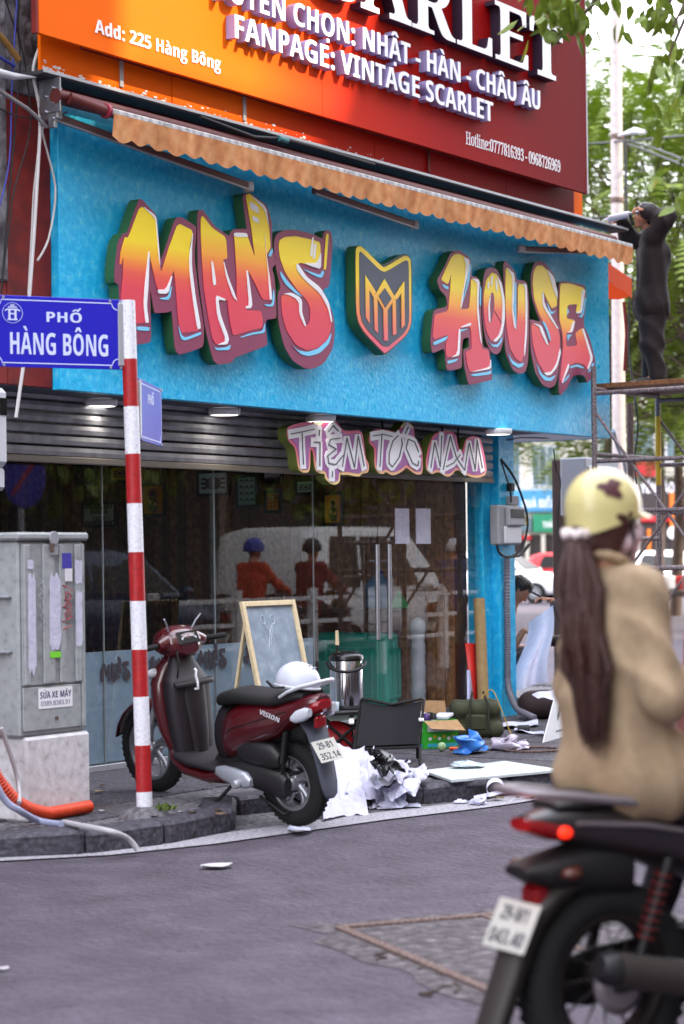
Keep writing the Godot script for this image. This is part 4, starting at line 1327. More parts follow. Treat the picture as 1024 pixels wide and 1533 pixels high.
func shop_inside() -> void:
	var wx := 5.14
	var s := Shape.new()
	s.span(Vector3(-2.3, PAVE - 0.1, -5.6), Vector3(5.4, PAVE + 0.01, -0.31))
	obj("inner_floor", s, mat("floor_tile", c8(176, 170, 164), 0.35), shop)
	s = Shape.new()
	s.span(Vector3(-2.4, SOF + 0.15, -5.7), Vector3(5.5, SOF + 0.2, -0.302))
	obj("ceiling", s, mat("ceil_white", c8(226, 224, 220), 0.8), shop)
	s = Shape.new()
	s.span(Vector3(-2.4, SOF + 0.052, -0.299), Vector3(5.33, SOF + 0.21, -0.24))
	obj("lintel", s, M.old_wall, shop)
	s = Shape.new()
	s.span(Vector3(-2.4, PAVE, -5.75), Vector3(5.5, 2.74, -5.6))
	obj("back_wall", s, M.white_matt, shop)
	s = Shape.new()
	s.span(Vector3(-2.45, PAVE, -5.6), Vector3(-2.3, 2.74, 0.0))
	obj("end_wall", s, M.white_matt, shop)
	s = Shape.new()
	s.span(Vector3(wx + 0.03, PAVE - 0.1, -5.6), Vector3(5.33, 2.74, -0.223))
	var wall := obj("side_wall", s, M.wood_dark, shop)
	var z := -0.24
	while z > -5.5:
		var w := 0.088
		s = Shape.new()
		s.span(Vector3(wx + rng.randf_range(-0.004, 0.004), PAVE + 0.02, z - w), Vector3(wx + 0.029, 2.55, z - 0.004), 0.005)
		obj("plank", s, [M.wood, M.wood_b, M.wood_c, M.wood][rng.randi() % 4], wall)
		z -= w + 0.006
	# framed posters on the planks
	var posters := [
		[111, 696, 142, 728, 3, c8(30, 34, 32), c8(96, 110, 96), c8(160, 150, 90), "dark framed poster of scribbled white type on the wood wall"],
		[163, 696, 195, 722, 2, c8(206, 170, 24), c8(60, 44, 20), c8(226, 196, 60), "yellow framed poster with black badge on the wood wall"],
		[122, 752, 174, 789, 9, c8(186, 206, 176), c8(36, 34, 34), c8(214, 206, 170), "framed sign reading BARBER SHOP with diagonal striped border"],
		[210, 723, 247, 773, 0, c8(214, 138, 40), c8(40, 28, 28), c8(172, 44, 30), "orange framed poster of a seated figure beside the BARBER SHOP sign"],
		[294, 705, 343, 742, 6, c8(186, 222, 206), c8(50, 34, 40), c8(130, 60, 60), "pale green landscape poster with dark badge and banner"],
		[352, 711, 386, 760, 1, c8(136, 190, 176), c8(30, 50, 54), c8(196, 214, 196), "teal framed poster with rows of small heads"],
		[391, 700, 423, 722, 7, c8(34, 38, 74), c8(200, 200, 210), c8(150, 40, 50), "dark blue poster headed BARBER with red marks"],
		[395, 734, 421, 768, 5, c8(196, 110, 44), c8(150, 34, 30), c8(226, 200, 150), "small orange and red framed poster under the dark blue one"],
		[441, 717, 473, 741, 10, c8(170, 214, 200), c8(60, 84, 84), c8(190, 224, 210), "small pale poster with round badge under the pink letters"],
		[482, 737, 514, 787, 4, c8(224, 156, 30), c8(50, 32, 30), c8(236, 196, 70), "yellow framed poster of a seated figure near the glass door"]]
	mat("frame_black", c8(24, 22, 24), 0.4)
	for p in posters:
		var a := onx(p[0], p[1], wx - 0.03)
		var b := onx(p[2], p[3], wx - 0.03)
		var z0 := minf(a.z, b.z)
		var z1 := maxf(a.z, b.z)
		var y1 := maxf(a.y, b.y)
		var y0 := minf(a.y, b.y)
		var t := thing("framed_poster", p[8], "poster", Vector3(wx, y0, (z0 + z1) / 2), "posters on the wood wall")
		s = Shape.new()
		s.span(Vector3(wx - 0.026, y0, z0), Vector3(wx - 0.006, y1, z1), 0.003)
		obj("backing", s, M.frame_black, t)
		var fw := 0.028
		for e in [[y0, y0 + fw, z0, z1], [y1 - fw, y1, z0, z1], [y0 + fw, y1 - fw, z0, z0 + fw], [y0 + fw, y1 - fw, z1 - fw, z1]]:
			s = Shape.new()
			s.span(Vector3(wx - 0.034, e[0], e[2]), Vector3(wx - 0.0262, e[1], e[3]), 0.002)
			obj("frame_bar", s, M.frame_black, t)
		s = Shape.new()
		s.quad_uv(Vector3(wx - 0.028, y1 - fw, z0 + fw), Vector3(wx - 0.028, y1 - fw, z1 - fw), Vector3(wx - 0.028, y0 + fw, z1 - fw), Vector3(wx - 0.028, y0 + fw, z0 + fw))
		var pm := StandardMaterial3D.new()
		pm.roughness = 0.5
		pm.albedo_texture = poster_tex(p[4] if p[4] != 9 else 200, p[5], p[6], p[7])
		if p[4] == 9:
			pm.albedo_texture = null
			pm.albedo_color = p[5]
		obj("print", s, pm, t)
		var face := Basis(Vector3.BACK, Vector3.UP, Vector3.LEFT)
		var zm := (z0 + z1) / 2
		if p[4] == 9:
			var n := 9
			for k in n:
				for e in [y0 + fw, y1 - fw - 0.035]:
					s = Shape.new()
					var zz := lerpf(z0 + fw, z1 - fw - 0.06, k / float(n - 1))
					s.prism(PackedVector2Array([Vector2(zz, e), Vector2(zz + 0.025, e), Vector2(zz + 0.05, e + 0.035), Vector2(zz + 0.025, e + 0.035)]), 0.0, 0.001, Transform3D(face, Vector3(wx - 0.0285, 0, 0)))
					obj("stripe", s, M.frame_black, t)
			write("lettering", "BARBER", M.frame_black, t, Transform3D(face, Vector3(wx - 0.029, (y0 + y1) / 2 + 0.005, zm)), 0.055, (z1 - z0) * 0.5, 0.001)
			write("lettering", "SHOP", M.frame_black, t, Transform3D(face, Vector3(wx - 0.029, (y0 + y1) / 2 - 0.07, zm)), 0.055, (z1 - z0) * 0.34, 0.001)
		if p[4] == 7:
			write("lettering", "BARBER", M.white_matt, t, Transform3D(face, Vector3(wx - 0.029, y1 - 0.09, zm)), 0.04, (z1 - z0) * 0.7, 0.001)
		if p[4] == 5:
			write("lettering", "BARBER", M.red_panel, t, Transform3D(face, Vector3(wx - 0.029, y1 - 0.08, zm)), 0.035, (z1 - z0) * 0.62, 0.001)
	# teal counter with a dark wood top
	var cz := -0.75
	var c := onz(579, 912, cz)
	var ct := c.y
	var back := onx(473, 930, c.x).z
	var t := thing("reception_counter", "teal panelled reception counter with dark wood top behind glass door", "counter", Vector3(c.x + 0.3, PAVE + 0.01, cz - 0.5))
	var teal := mat("teal", c8(34, 178, 160), 0.5)
	var x1 := minf(c.x + 0.52, wx - 0.06)
	s = Shape.new()
	s.span(Vector3(c.x, PAVE + 0.012, back), Vector3(x1, ct - 0.2, cz), 0.03)
	obj("body", s, teal, t)
	s = Shape.new()
	s.span(Vector3(c.x - 0.012, ct - 0.198, back - 0.02), Vector3(x1 + 0.01, ct, cz + 0.012), 0.008)
	obj("wood_band", s, M.wood_dark, t)
	var mold := func(a: Vector3, b: Vector3) -> void:
		var m := Shape.new()
		m.bar(a, b, 0.022, 0.022, Vector3.UP, 0.006)
		obj("moulding", m, teal, t)
	for inset in [0.0, 0.06]:
		var za: float = back + 0.1 + inset
		var zb: float = cz - 0.1 - inset
		var ya: float = PAVE + 0.1 + inset
		var yb: float = ct - 0.28 - inset
		var xx := c.x - 0.006
		mold.call(Vector3(xx, ya, za), Vector3(xx, yb, za))
		mold.call(Vector3(xx, ya, zb), Vector3(xx, yb, zb))
		mold.call(Vector3(xx, yb, za), Vector3(xx, yb, zb))
		mold.call(Vector3(xx, ya, za), Vector3(xx, ya, zb))
		var xa: float = c.x + 0.12 + inset
		var xb: float = x1 - 0.1 - inset
		var zz := cz + 0.006
		mold.call(Vector3(xa, ya, zz), Vector3(xa, yb, zz))
		mold.call(Vector3(xb, ya, zz), Vector3(xb, yb, zz))
		mold.call(Vector3(xa, yb, zz), Vector3(xb, yb, zz))
		mold.call(Vector3(xa, ya, zz), Vector3(xb, ya, zz))
	# on the counter: a water bottle and a green folded card
	var wb := Vector3(c.x + 0.18, ct, cz - 0.2)
	t = thing("water_bottle", "large blue water bottle standing on the teal counter", "bottle", wb)
	s = Shape.new()
	s.lathe([[0.1, 0.0], [0.115, 0.01], [0.117, 0.09], [0.108, 0.1], [0.117, 0.11], [0.117, 0.2], [0.09, 0.25], [0.04, 0.28], [0.032, 0.31], [0.001, 0.312]], Transform3D(Basis.IDENTITY, wb), 20)
	var bg := mat("bottle_blue", Color(0.35, 0.62, 0.85, 0.55), 0.1)
	bg.transparency = BaseMaterial3D.TRANSPARENCY_ALPHA
	obj("body", s, bg, t)
	s = Shape.new()
	s.lathe([[0.036, 0.29], [0.036, 0.325], [0.001, 0.327]], Transform3D(Basis.IDENTITY, wb), 14)
	obj("cap", s, M.cable_blue, t)
	s = Shape.new()
	var g0 := Vector3(c.x + 0.1, ct + 0.001, cz - 0.03)
	s.prism(PackedVector2Array([Vector2(0, 0), Vector2(0.2, 0), Vector2(0.1, 0.16)]), -0.012, 0.0, Transform3D(Basis.from_euler(Vector3(-0.2, -0.5, 0)), g0 + Vector3(0, 0.004, 0)))
	tag(obj("table_card", s, mat("card_green", c8(40, 150, 84), 0.6)), "green triangular card standing on the teal counter", "card")
	# roll wrapped in clear film, standing by the side wall
	var r0 := Vector3(wx - 0.16, PAVE + 0.011, -0.5)
	t = thing("wrapped_roll", "tall pale roll wrapped in clear film beside the teal counter", "roll", r0)
	s = Shape.new()
	var prof := []
	for k in 24:
		prof.append([0.06 + 0.003 * sin(k * 1.1) + 0.003 * sin(k * 2.9), k * 0.03])
	s.lathe(prof, Transform3D(Basis.IDENTITY, r0), 14)
	var fm := mat("film", c8(176, 186, 196), 0.25)
	obj("roll", s, fm, t)
	s = Shape.new()
	s.ell(r0 + Vector3(0, 0.75, 0), Vector3(0.07, 0.09, 0.07))
	obj("bunched_top", s, fm, t)

# ---------- bodies: tapered capsules joined smoothly, meshed as surface nets ----------
var part_v := PackedVector3Array()
var part_n := PackedVector3Array()
var part_i := PackedInt32Array()
func blob_begin() -> void:
	part_v = PackedVector3Array(); part_n = PackedVector3Array(); part_i = PackedInt32Array()
func blob_end() -> ArrayMesh:
	var arr := []
	arr.resize(Mesh.ARRAY_MAX)
	arr[Mesh.ARRAY_VERTEX] = part_v
	arr[Mesh.ARRAY_NORMAL] = part_n
	arr[Mesh.ARRAY_INDEX] = part_i
	var m := ArrayMesh.new()
	m.add_surface_from_arrays(Mesh.PRIMITIVE_TRIANGLES, arr)
	return m
# bones: [from, to, radius, radius]; folds: how far cloth ripples
func blob(bones: Array, cell: float, k: float, folds := 0.0, fold_freq := 30.0) -> void:
	var lo := Vector3.ONE * 1e6
	var hi := Vector3.ONE * -1e6
	var pad := k + cell * 3.0 + folds * 2.0
	for b in bones:
		var r: float = maxf(b[2], b[3]) + pad
		for p in [b[0], b[1]]:
			lo = lo.min(p - Vector3.ONE * r)
			hi = hi.max(p + Vector3.ONE * r)
	var nx := int((hi.x - lo.x) / cell) + 2
	var ny := int((hi.y - lo.y) / cell) + 2
	var nz := int((hi.z - lo.z) / cell) + 2
	var f := PackedFloat32Array()
	f.resize(nx * ny * nz)
	f.fill(1000.0)
	for b in bones:
		var a: Vector3 = b[0]
		var c: Vector3 = b[1]
		var ra: float = b[2]
		var rb: float = b[3]
		var r := maxf(ra, rb) + pad
		var mn := ((a.min(c) - Vector3.ONE * r) - lo) / cell
		var mx := ((a.max(c) + Vector3.ONE * r) - lo) / cell
		var ab := c - a
		var l2 := maxf(ab.length_squared(), 1e-9)
		for iz in range(maxi(0, int(mn.z)), mini(nz, int(mx.z) + 1)):
			for iy in range(maxi(0, int(mn.y)), mini(ny, int(mx.y) + 1)):
				var row := (iz * ny + iy) * nx
				for ix in range(maxi(0, int(mn.x)), mini(nx, int(mx.x) + 1)):
					var p := lo + Vector3(ix, iy, iz) * cell
					var ap := p - a
					var t := clampf(ap.dot(ab) / l2, 0.0, 1.0)
					var d := (ap - ab * t).length() - (ra + (rb - ra) * t)
					if d < pad:
						if folds > 0.0:
							d += folds * ((absf(sin(p.y * fold_freq * 0.3 + (p.x * 0.55 + p.z * 0.5) * fold_freq * 0.6 + 2.0 * sin(p.y * 5.0 + p.x * 4.0))) - 0.6) * (0.55 + 0.45 * sin(p.x * fold_freq * 0.35 - p.z * fold_freq * 0.4)) + 0.5 * absf(sin(p.x * fold_freq * 0.5 + p.z * fold_freq * 0.55 + p.y * 4.0)) - 0.2)
						var o := f[row + ix]
						var h := maxf(k - absf(o - d), 0.0) / k
						f[row + ix] = minf(o, d) - h * h * k * 0.25
	var cellv := PackedInt32Array()
	cellv.resize(nx * ny * nz)
	cellv.fill(-1)
	var first := part_v.size()
	var sy := nx
	var sz := nx * ny
	var offs := [0, 1, sy, sy + 1, sz, sz + 1, sz + sy, sz + sy + 1]
	var edges := [[0, 1], [2, 3], [4, 5], [6, 7], [0, 2], [1, 3], [4, 6], [5, 7], [0, 4], [1, 5], [2, 6], [3, 7]]
	var corner := [Vector3(0, 0, 0), Vector3(1, 0, 0), Vector3(0, 1, 0), Vector3(1, 1, 0), Vector3(0, 0, 1), Vector3(1, 0, 1), Vector3(0, 1, 1), Vector3(1, 1, 1)]
	for iz in nz - 1:
		for iy in ny - 1:
			var at := iz * sz + iy * sy
			for ix in nx - 1:
				var i := at + ix
				var v0 := f[i]
				if v0 > 500.0 and f[i + 1] > 500.0:
					continue
				var neg := 0
				for o in offs:
					if f[i + o] < 0.0: neg += 1
				if neg == 0 or neg == 8: continue
				var sum := Vector3.ZERO
				var n := 0
				for e in edges:
					var d0 := f[i + offs[e[0]]]
					var d1 := f[i + offs[e[1]]]
					if (d0 < 0.0) != (d1 < 0.0):
						sum += (corner[e[0]] as Vector3).lerp(corner[e[1]], d0 / (d0 - d1))
						n += 1
				cellv[i] = part_v.size()
				part_v.append(lo + (Vector3(ix, iy, iz) + sum / n) * cell)
				part_n.append(Vector3.ZERO)
	var dirs := [1, sy, sz]
	for iz in range(1, nz - 1):
		for iy in range(1, ny - 1):
			for ix in range(1, nx - 1):
				var i := iz * sz + iy * sy + ix
				var s0 := f[i]
				if s0 > 500.0: continue
				for ax in 3:
					var s1 := f[i + dirs[ax]]
					if (s0 < 0.0) == (s1 < 0.0): continue
					var u: int = dirs[(ax + 1) % 3]
					var w: int = dirs[(ax + 2) % 3]
					var q := [cellv[i - u - w], cellv[i - w], cellv[i], cellv[i - u]]
					if q[0] < 0 or q[1] < 0 or q[2] < 0 or q[3] < 0: continue
					if s0 > 0.0: q.reverse()
					var nn := (part_v[q[1]] - part_v[q[0]]).cross(part_v[q[2]] - part_v[q[0]]) + (part_v[q[2]] - part_v[q[0]]).cross(part_v[q[3]] - part_v[q[0]])
					for j in q: part_n[j] += nn
					for j in [0, 2, 1, 0, 3, 2]: part_i.append(q[j])
	for j in range(first, part_n.size()):
		part_n[j] = part_n[j].normalized()

# bones of one hand: at the wrist, pointing along dir, the palm's back facing up; curl in radians
func hand_bones(wrist: Vector3, dir: Vector3, back: Vector3, thumb_side: float, curl: float, sc := 1.0) -> Array:
	dir = dir.normalized()
	back = (back - dir * back.dot(dir)).normalized()
	var side := dir.cross(back).normalized() * thumb_side
	var out := []
	for k in 4:
		var o := side * (0.027 - 0.018 * k) * sc
		out.append([wrist + o * 0.5 + dir * 0.01 * sc, wrist + o + dir * 0.085 * sc, 0.014 * sc, 0.011 * sc])
		var ln: float = [0.066, 0.076, 0.07, 0.054][k] * sc
		var p: Vector3 = wrist + o + dir * 0.085 * sc
		var d := dir
		for j in 3:
			d = dir.rotated(dir.cross(-back).normalized(), curl * (0.6 + j))
			var q: Vector3 = p + d * ln * [0.45, 0.32, 0.25][j]
			out.append([p, q, 0.0095 * sc, 0.0082 * sc])
			p = q
	var tp := wrist + side * 0.026 * sc + dir * 0.025 * sc
	var td := (side * 0.75 + dir * 0.65 - back * 0.25 * curl).normalized()
	out.append([tp, tp + td * 0.04 * sc, 0.013 * sc, 0.0105 * sc])
	out.append([tp + td * 0.04 * sc, tp + td * 0.04 * sc + (dir * 0.8 + td * 0.4 - back * 0.4 * curl).normalized() * 0.034 * sc, 0.0105 * sc, 0.009 * sc])
	return out
func head_bones(c: Vector3, look: Vector3, upv: Vector3, sc := 1.0) -> Array:
	look = look.normalized()
	upv = (upv - look * upv.dot(look)).normalized()
	var side := look.cross(upv)
	var b := []
	var P := func(f: float, u: float, s: float) -> Vector3:
		return c + (look * f + upv * u + side * s) * sc
	b.append([P.call(-0.02, 0.03, 0.0), P.call(0.025, 0.035, 0.0), 0.083 * sc, 0.074 * sc])
	b.append([P.call(0.02, -0.03, 0.0), P.call(0.055, -0.075, 0.0), 0.056 * sc, 0.03 * sc])
	b.append([P.call(0.085, 0.005, 0.0), P.call(0.108, -0.022, 0.0), 0.009 * sc, 0.014 * sc])
	b.append([P.call(0.08, -0.05, -0.016), P.call(0.08, -0.05, 0.016), 0.013 * sc, 0.013 * sc])
	for s in [-1.0, 1.0]:
		b.append([P.call(0.075, 0.028, 0.012 * s), P.call(0.068, 0.028, 0.04 * s), 0.013 * sc, 0.012 * sc])
		b.append([P.call(-0.005, 0.012, 0.077 * s), P.call(0.0, -0.022, 0.074 * s), 0.013 * sc, 0.009 * sc])
		b.append([P.call(0.055, -0.02, 0.03 * s), P.call(0.03, -0.03, 0.05 * s), 0.028 * sc, 0.024 * sc])
	return b
# one person from joints j; returns the node so that hair and clothes can be added
func person(label: String, j: Dictionary, at: Vector3, shirt: Material, trousers: Material, skin: Material, opt := {}) -> Node3D:
	var t := thing("person", label, "person", at, opt.get("group", ""))
	var sc: float = opt.get("sc", 1.0)
	var torso := [[j.hip + j.side * 0.07 * sc, j.chest + j.side * 0.09 * sc, 0.105 * sc, 0.11 * sc], [j.hip - j.side * 0.07 * sc, j.chest - j.side * 0.09 * sc, 0.105 * sc, 0.11 * sc], [j.chest, j.neck, 0.1 * sc, 0.055 * sc],
		[j.sl, j.sr, 0.066 * sc, 0.066 * sc]]
	var arms := [[j.sl, j.el, 0.056 * sc, 0.042 * sc], [j.el, j.wl, 0.042 * sc, 0.028 * sc], [j.sr, j.er, 0.056 * sc, 0.042 * sc], [j.er, j.wr, 0.042 * sc, 0.028 * sc]]
	var legs := [[j.hl, j.kl, 0.092 * sc, 0.06 * sc], [j.kl, j.al, 0.058 * sc, 0.037 * sc], [j.hr, j.kr, 0.092 * sc, 0.06 * sc], [j.kr, j.ar, 0.058 * sc, 0.037 * sc]]
	var feet := [[j.al, j.tl, 0.04 * sc, 0.03 * sc], [j.ar, j.tr, 0.04 * sc, 0.03 * sc]]
	var cell: float = opt.get("cell", 0.018)
	blob_begin()
	blob(torso + arms + legs + feet + [[j.neck, j.head - j.up * 0.03, 0.052 * sc, 0.05 * sc]], cell, 0.04)
	blob(head_bones(j.head, j.look, j.up, sc), minf(cell * 0.5, 0.008), 0.025)
	if opt.get("hands", true):
		blob(hand_bones(j.wl, j.get("hdl", j.wl - j.el), j.get("hbl", Vector3.UP), -1.0, opt.get("curl", 0.5), sc), 0.0045, 0.008)
		blob(hand_bones(j.wr, j.get("hdr", j.wr - j.er), j.get("hbr", Vector3.UP), 1.0, opt.get("curl", 0.5), sc), 0.0045, 0.008)
	obj("body", blob_end(), skin, t)
	var grow: float = opt.get("grow", 0.016)
	var cut: float = opt.get("sleeve", 1.0)
	var cloth := []
	for b in torso: cloth.append([b[0], b[1], b[2] + grow, b[3] + grow])
	cloth[2] = [j.chest, (j.neck as Vector3).lerp(j.chest, 0.12), 0.105 * sc + grow, 0.07 * sc]
	for k in 4:
		var b: Array = arms[k]
		var e: Vector3 = b[1]
		var re: float = b[3]
		if k % 2 == 1:
			if cut <= 0.0: continue
			e = (b[0] as Vector3).lerp(b[1], cut * 0.94)
			re = lerpf(b[2], b[3], cut)
		cloth.append([b[0], e, b[2] + grow, re + grow * 1.3])
	var hem: Vector3 = j.get("hem", j.hip - (j.chest - j.hip).normalized() * 0.1)
	cloth.append([hem + j.side * 0.07, j.hip + j.side * 0.07, 0.11 * sc + grow * 1.6, 0.11 * sc + grow * 1.3])
	cloth.append([hem - j.side * 0.07, j.hip - j.side * 0.07, 0.11 * sc + grow * 1.6, 0.11 * sc + grow * 1.3])
	cloth.append_array(opt.get("extra", []))
	blob_begin()
	blob(cloth, cell, 0.045, opt.get("folds", 0.005), opt.get("fold_freq", 26.0))
	obj("shirt", blob_end(), shirt, t)
	var tr := []
	for b in legs: tr.append([b[0], (b[1] as Vector3) if b[1] != j.al and b[1] != j.ar else (b[0] as Vector3).lerp(b[1], 0.95), b[2] + grow * 0.8, b[3] + grow * 1.4])
	tr.append([j.hip + j.side * 0.06, j.hl, 0.108 * sc + grow, 0.1 * sc + grow])
	tr.append([j.hip - j.side * 0.06, j.hr, 0.108 * sc + grow, 0.1 * sc + grow])
	blob_begin()
	blob(tr, cell, 0.04, opt.get("folds", 0.005) * 0.8, 22.0)
	obj("trousers", blob_end(), trousers, t)
	for s in [[j.al, j.tl], [j.ar, j.tr]]:
		blob_begin()
		blob([[s[0] - j.up * 0.02, s[1], 0.046 * sc, 0.038 * sc]], 0.012, 0.02)
		obj("shoe", blob_end(), M.black, t)
	return t
func eyes(t: Node3D, c: Vector3, look: Vector3, upv: Vector3) -> void:
	look = look.normalized()
	upv = (upv - look * upv.dot(look)).normalized()
	var side := look.cross(upv)
	for s in [-1.0, 1.0]:
		var e := Shape.new()
		e.ell(c + look * 0.082 + upv * 0.01 + side * 0.031 * s, Vector3(0.014, 0.006, 0.014), Basis.IDENTITY, 8, 5)
		obj("eye", e, M.black_gloss, t)
func hair_cap(t: Node3D, c: Vector3, look: Vector3, upv: Vector3, m: Material, rough := 0.006) -> void:
	look = look.normalized()
	upv = (upv - look * upv.dot(look)).normalized()
	var side := look.cross(upv)
	var b := [[c - look * 0.03 + upv * 0.05, c + look * 0.03 + upv * 0.07, 0.085, 0.072], [c - look * 0.045 - upv * 0.01, c - look * 0.03 + upv * 0.05, 0.07, 0.08],
		[c + upv * 0.045 + side * 0.05, c - look * 0.03 - upv * 0.01 + side * 0.05, 0.045, 0.038], [c + upv * 0.045 - side * 0.05, c - look * 0.03 - upv * 0.01 - side * 0.05, 0.045, 0.038]]
	blob_begin()
	blob(b, 0.007, 0.02, rough, 160.0)
	obj("hair", blob_end(), m, t)

# ---------- the old house next door, with its wires ----------
func wire(called: String, label: String, pts: Array, r: float, m: Material, group := "") -> MeshInstance3D:
	var c := Curve3D.new()
	for i in pts.size():
		var tan := Vector3.ZERO
		if i > 0 and i < pts.size() - 1:
			tan = (pts[i + 1] - pts[i - 1]) * 0.18
		c.add_point(pts[i], -tan, tan)
	var s := Shape.new()
	s.tube(Array(c.tessellate(4, 3)), r, 6)
	var o := obj(called, s, m)
	tag(o, label, "cable", group)
	return o
func zs(a: Array, z: float) -> Array:
	var r := []
	for i in range(0, a.size(), 2): r.append(onz(a[i], a[i + 1], z))
	return r
func neighbours() -> void:
	var t := thing("old_house", "old grey concrete house wall with dark red band beside the shop", "house", Vector3(-3.5, PAVE, 0.2))
	var yb := onz(25, 423, 0.46).y
	var s := Shape.new()
	s.span(Vector3(-9.0, yb, -6.0), Vector3(-0.93, 9.5, 0.46), 0.01)
	obj("wall", s, M.old_wall, t)
	s = Shape.new()
	s.span(Vector3(-0.928, 4.252, -1.0), Vector3(FX0 - 0.003, 9.5, 0.455), 0.01)
	obj("wall_edge", s, M.old_wall, t)
	s = Shape.new()
	s.span(Vector3(-0.928, 2.52, -1.0), Vector3(FX0 - 0.003, 4.25, 0.44), 0.004)
	obj("red_strip", s, M.red_dull, t)
	s = Shape.new()
	s.span(Vector3(-9.0, 2.52, -1.0), Vector3(-0.931, yb - 0.003, 0.44), 0.004)
	obj("red_band", s, M.red_dull, t)
	s = Shape.new()
	s.span(Vector3(-9.0, PAVE - 0.02, -6.0), Vector3(-1.16, 2.518, 0.34), 0.01)
	obj("pier", s, M.old_wall, t)
	# unseen house added to the row to block low sky light
	t = thing("town_house", "unseen grey house wall added to block low sky light along the shop's own row", "house", Vector3(-22, 0, 0), "added houses of the shop's row")
	s = Shape.new()
	s.span(Vector3(-45, 0, -9), Vector3(-9.1, 13, 0.3), 0.02)
	obj("wall", s, M.old_wall, t)
	for i in 3:
		for k in 8:
			s = Shape.new()
			s.span(Vector3(-43.5 + k * 4.3, 3.8 + i * 3.1, 0.303), Vector3(-41.6 + k * 4.3, 5.5 + i * 3.1, 0.36), 0.01)
			var fw := obj("window", s, M.white_matt, t)
			s = Shape.new()
			s.span(Vector3(-43.4 + k * 4.3, 3.9 + i * 3.1, 0.361), Vector3(-41.7 + k * 4.3, 5.4 + i * 3.1, 0.37))
			obj("pane", s, M.black_gloss, fw)
	# a pale meter box on the pier
	var q := onz(8, 660, 0.42)
	t = thing("meter_box", "pale grey plastic meter box on the concrete pier under red band", "meter", Vector3(q.x - 0.12, onz(8, 735, 0.42).y, 0.42))
	var y1 := onz(8, 583, 0.42).y
	var y0 := onz(8, 700, 0.42).y
	s = Shape.new()
	s.span(Vector3(q.x - 0.4, y0, 0.341), Vector3(onz(15, 650, 0.5).x, y1, 0.5), 0.03)
	obj("case", s, M.pale_plastic, t)
	s = Shape.new()
	s.span(Vector3(q.x - 0.34, onz(8, 735, 0.42).y, 0.36), Vector3(onz(10, 700, 0.47).x, y0 - 0.003, 0.47), 0.02)
	obj("terminal_cover", s, M.pale_plastic, t)
	s = Shape.new()
	s.span(Vector3(onz(10, 640, 0.5).x - 0.06, y1 - 0.16, 0.501), Vector3(onz(10, 640, 0.5).x, y1 - 0.06, 0.506), 0.002)
	obj("display", s, M.black_gloss, t)
	# loose wires
	wire("cable", "thick pale cable hanging down the red strip behind the street sign", zs([66, 58, 50, 105, 60, 175, 55, 283, 50, 364, 44, 443, 36, 540, 24, 625], 0.53), 0.011, M.cable_white)
	wire("cable", "thin pale cable looping over the red strip", zs([66, 190, 64, 200, 75, 243, 83, 290, 73, 356, 56, 390], 0.5), 0.007, M.cable_white)
	wire("cable", "grey cable slanting across the concrete wall to the awning", zs([-30, 118, 0, 136, 40, 162, 70, 190], 0.56), 0.012, mat("cable_grey", c8(140, 138, 140), 0.6))
	wire("cable", "thin pale cable hanging beside the red strip", zs([58, 215, 50, 290, 46, 370, 42, 440], 0.49), 0.005, M.cable_white)
	wire("cable", "blue cable end crossing the concrete wall", zs([-30, 72, 0, 86, 22, 99], 0.52), 0.01, M.cable_blue)
	wire("conduit", "yellow brown conduit end poking in front of the concrete wall", zs([-40, 18, 0, 54, 28, 90], 0.6), 0.02, mat("conduit_brown", c8(126, 92, 40), 0.5))
	wire("cable", "black wire hanging over the concrete wall", zs([28, -10, 27, 40, 30, 95, 22, 200, 10, 330, 2, 440], 0.49), 0.006, M.cable_black)
	wire("cable", "thinner black wire swinging wide across the concrete wall", zs([5, -10, 18, 30, 30, 60, 42, 130, 44, 200, 18, 300, 4, 420], 0.5), 0.005, M.cable_black)
	wire("cable", "black wire crossing from the concrete wall to the awning bracket", zs([-20, 150, 20, 172, 70, 178, 100, 168], 0.55), 0.005, M.cable_black)
	wire("cable", "blue thin wire hanging over the concrete wall", zs([26, -10, 18, 120, 14, 240, -4, 320], 0.51), 0.005, M.cable_blue)
	s = Shape.new()
	s.tube(zs([-12, 107, 20, 114, 54, 116], 0.6), [0.03, 0.022, 0.004], 8)
	tag(obj("bent_flashing", s, M.pale_plastic), "pale bent strip sticking out under the panels' end", "flashing")

# ---------- across the street: what shades the shop and what its glass mirrors ----------
func house(label: String, x0: float, x1: float, z: float, h: float, wall: Material, storeys: int, cols: int) -> void:
	var t := thing("town_house", label, "house", Vector3((x0 + x1) / 2, 0, z), "houses across the street")
	var s := Shape.new()
	s.span(Vector3(x0, 0, z), Vector3(x1, h, z + 9.0), 0.02)
	obj("wall", s, wall, t)
	s = Shape.new()
	s.span(Vector3(x0 - 0.1, h - 0.3, z - 0.25), Vector3(x1 + 0.1, h + 0.02, z - 0.003), 0.02)
	obj("cornice", s, M.white_matt, t)
	for i in storeys:
		for k in cols:
			var w := (x1 - x0) / cols
			var cx := x0 + w * (k + 0.5)
			var y := 3.6 + i * ((h - 4.2) / storeys)
			s = Shape.new()
			s.span(Vector3(cx - w * 0.28, y, z - 0.06), Vector3(cx + w * 0.28, y + 1.7, z - 0.003), 0.01)
			var f := obj("window", s, M.white_matt, t)
			s = Shape.new()
			s.span(Vector3(cx - w * 0.25, y + 0.07, z - 0.075), Vector3(cx + w * 0.25, y + 1.63, z - 0.061))
			obj("pane", s, M.black_gloss, f)
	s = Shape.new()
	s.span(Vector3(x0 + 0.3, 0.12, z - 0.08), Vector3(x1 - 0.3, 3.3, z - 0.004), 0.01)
	obj("dark_opening", s, mat("opening_shade", c8(38, 34, 34), 0.7), t)  # dark sheet: shade inside an open shop front, painted as colour
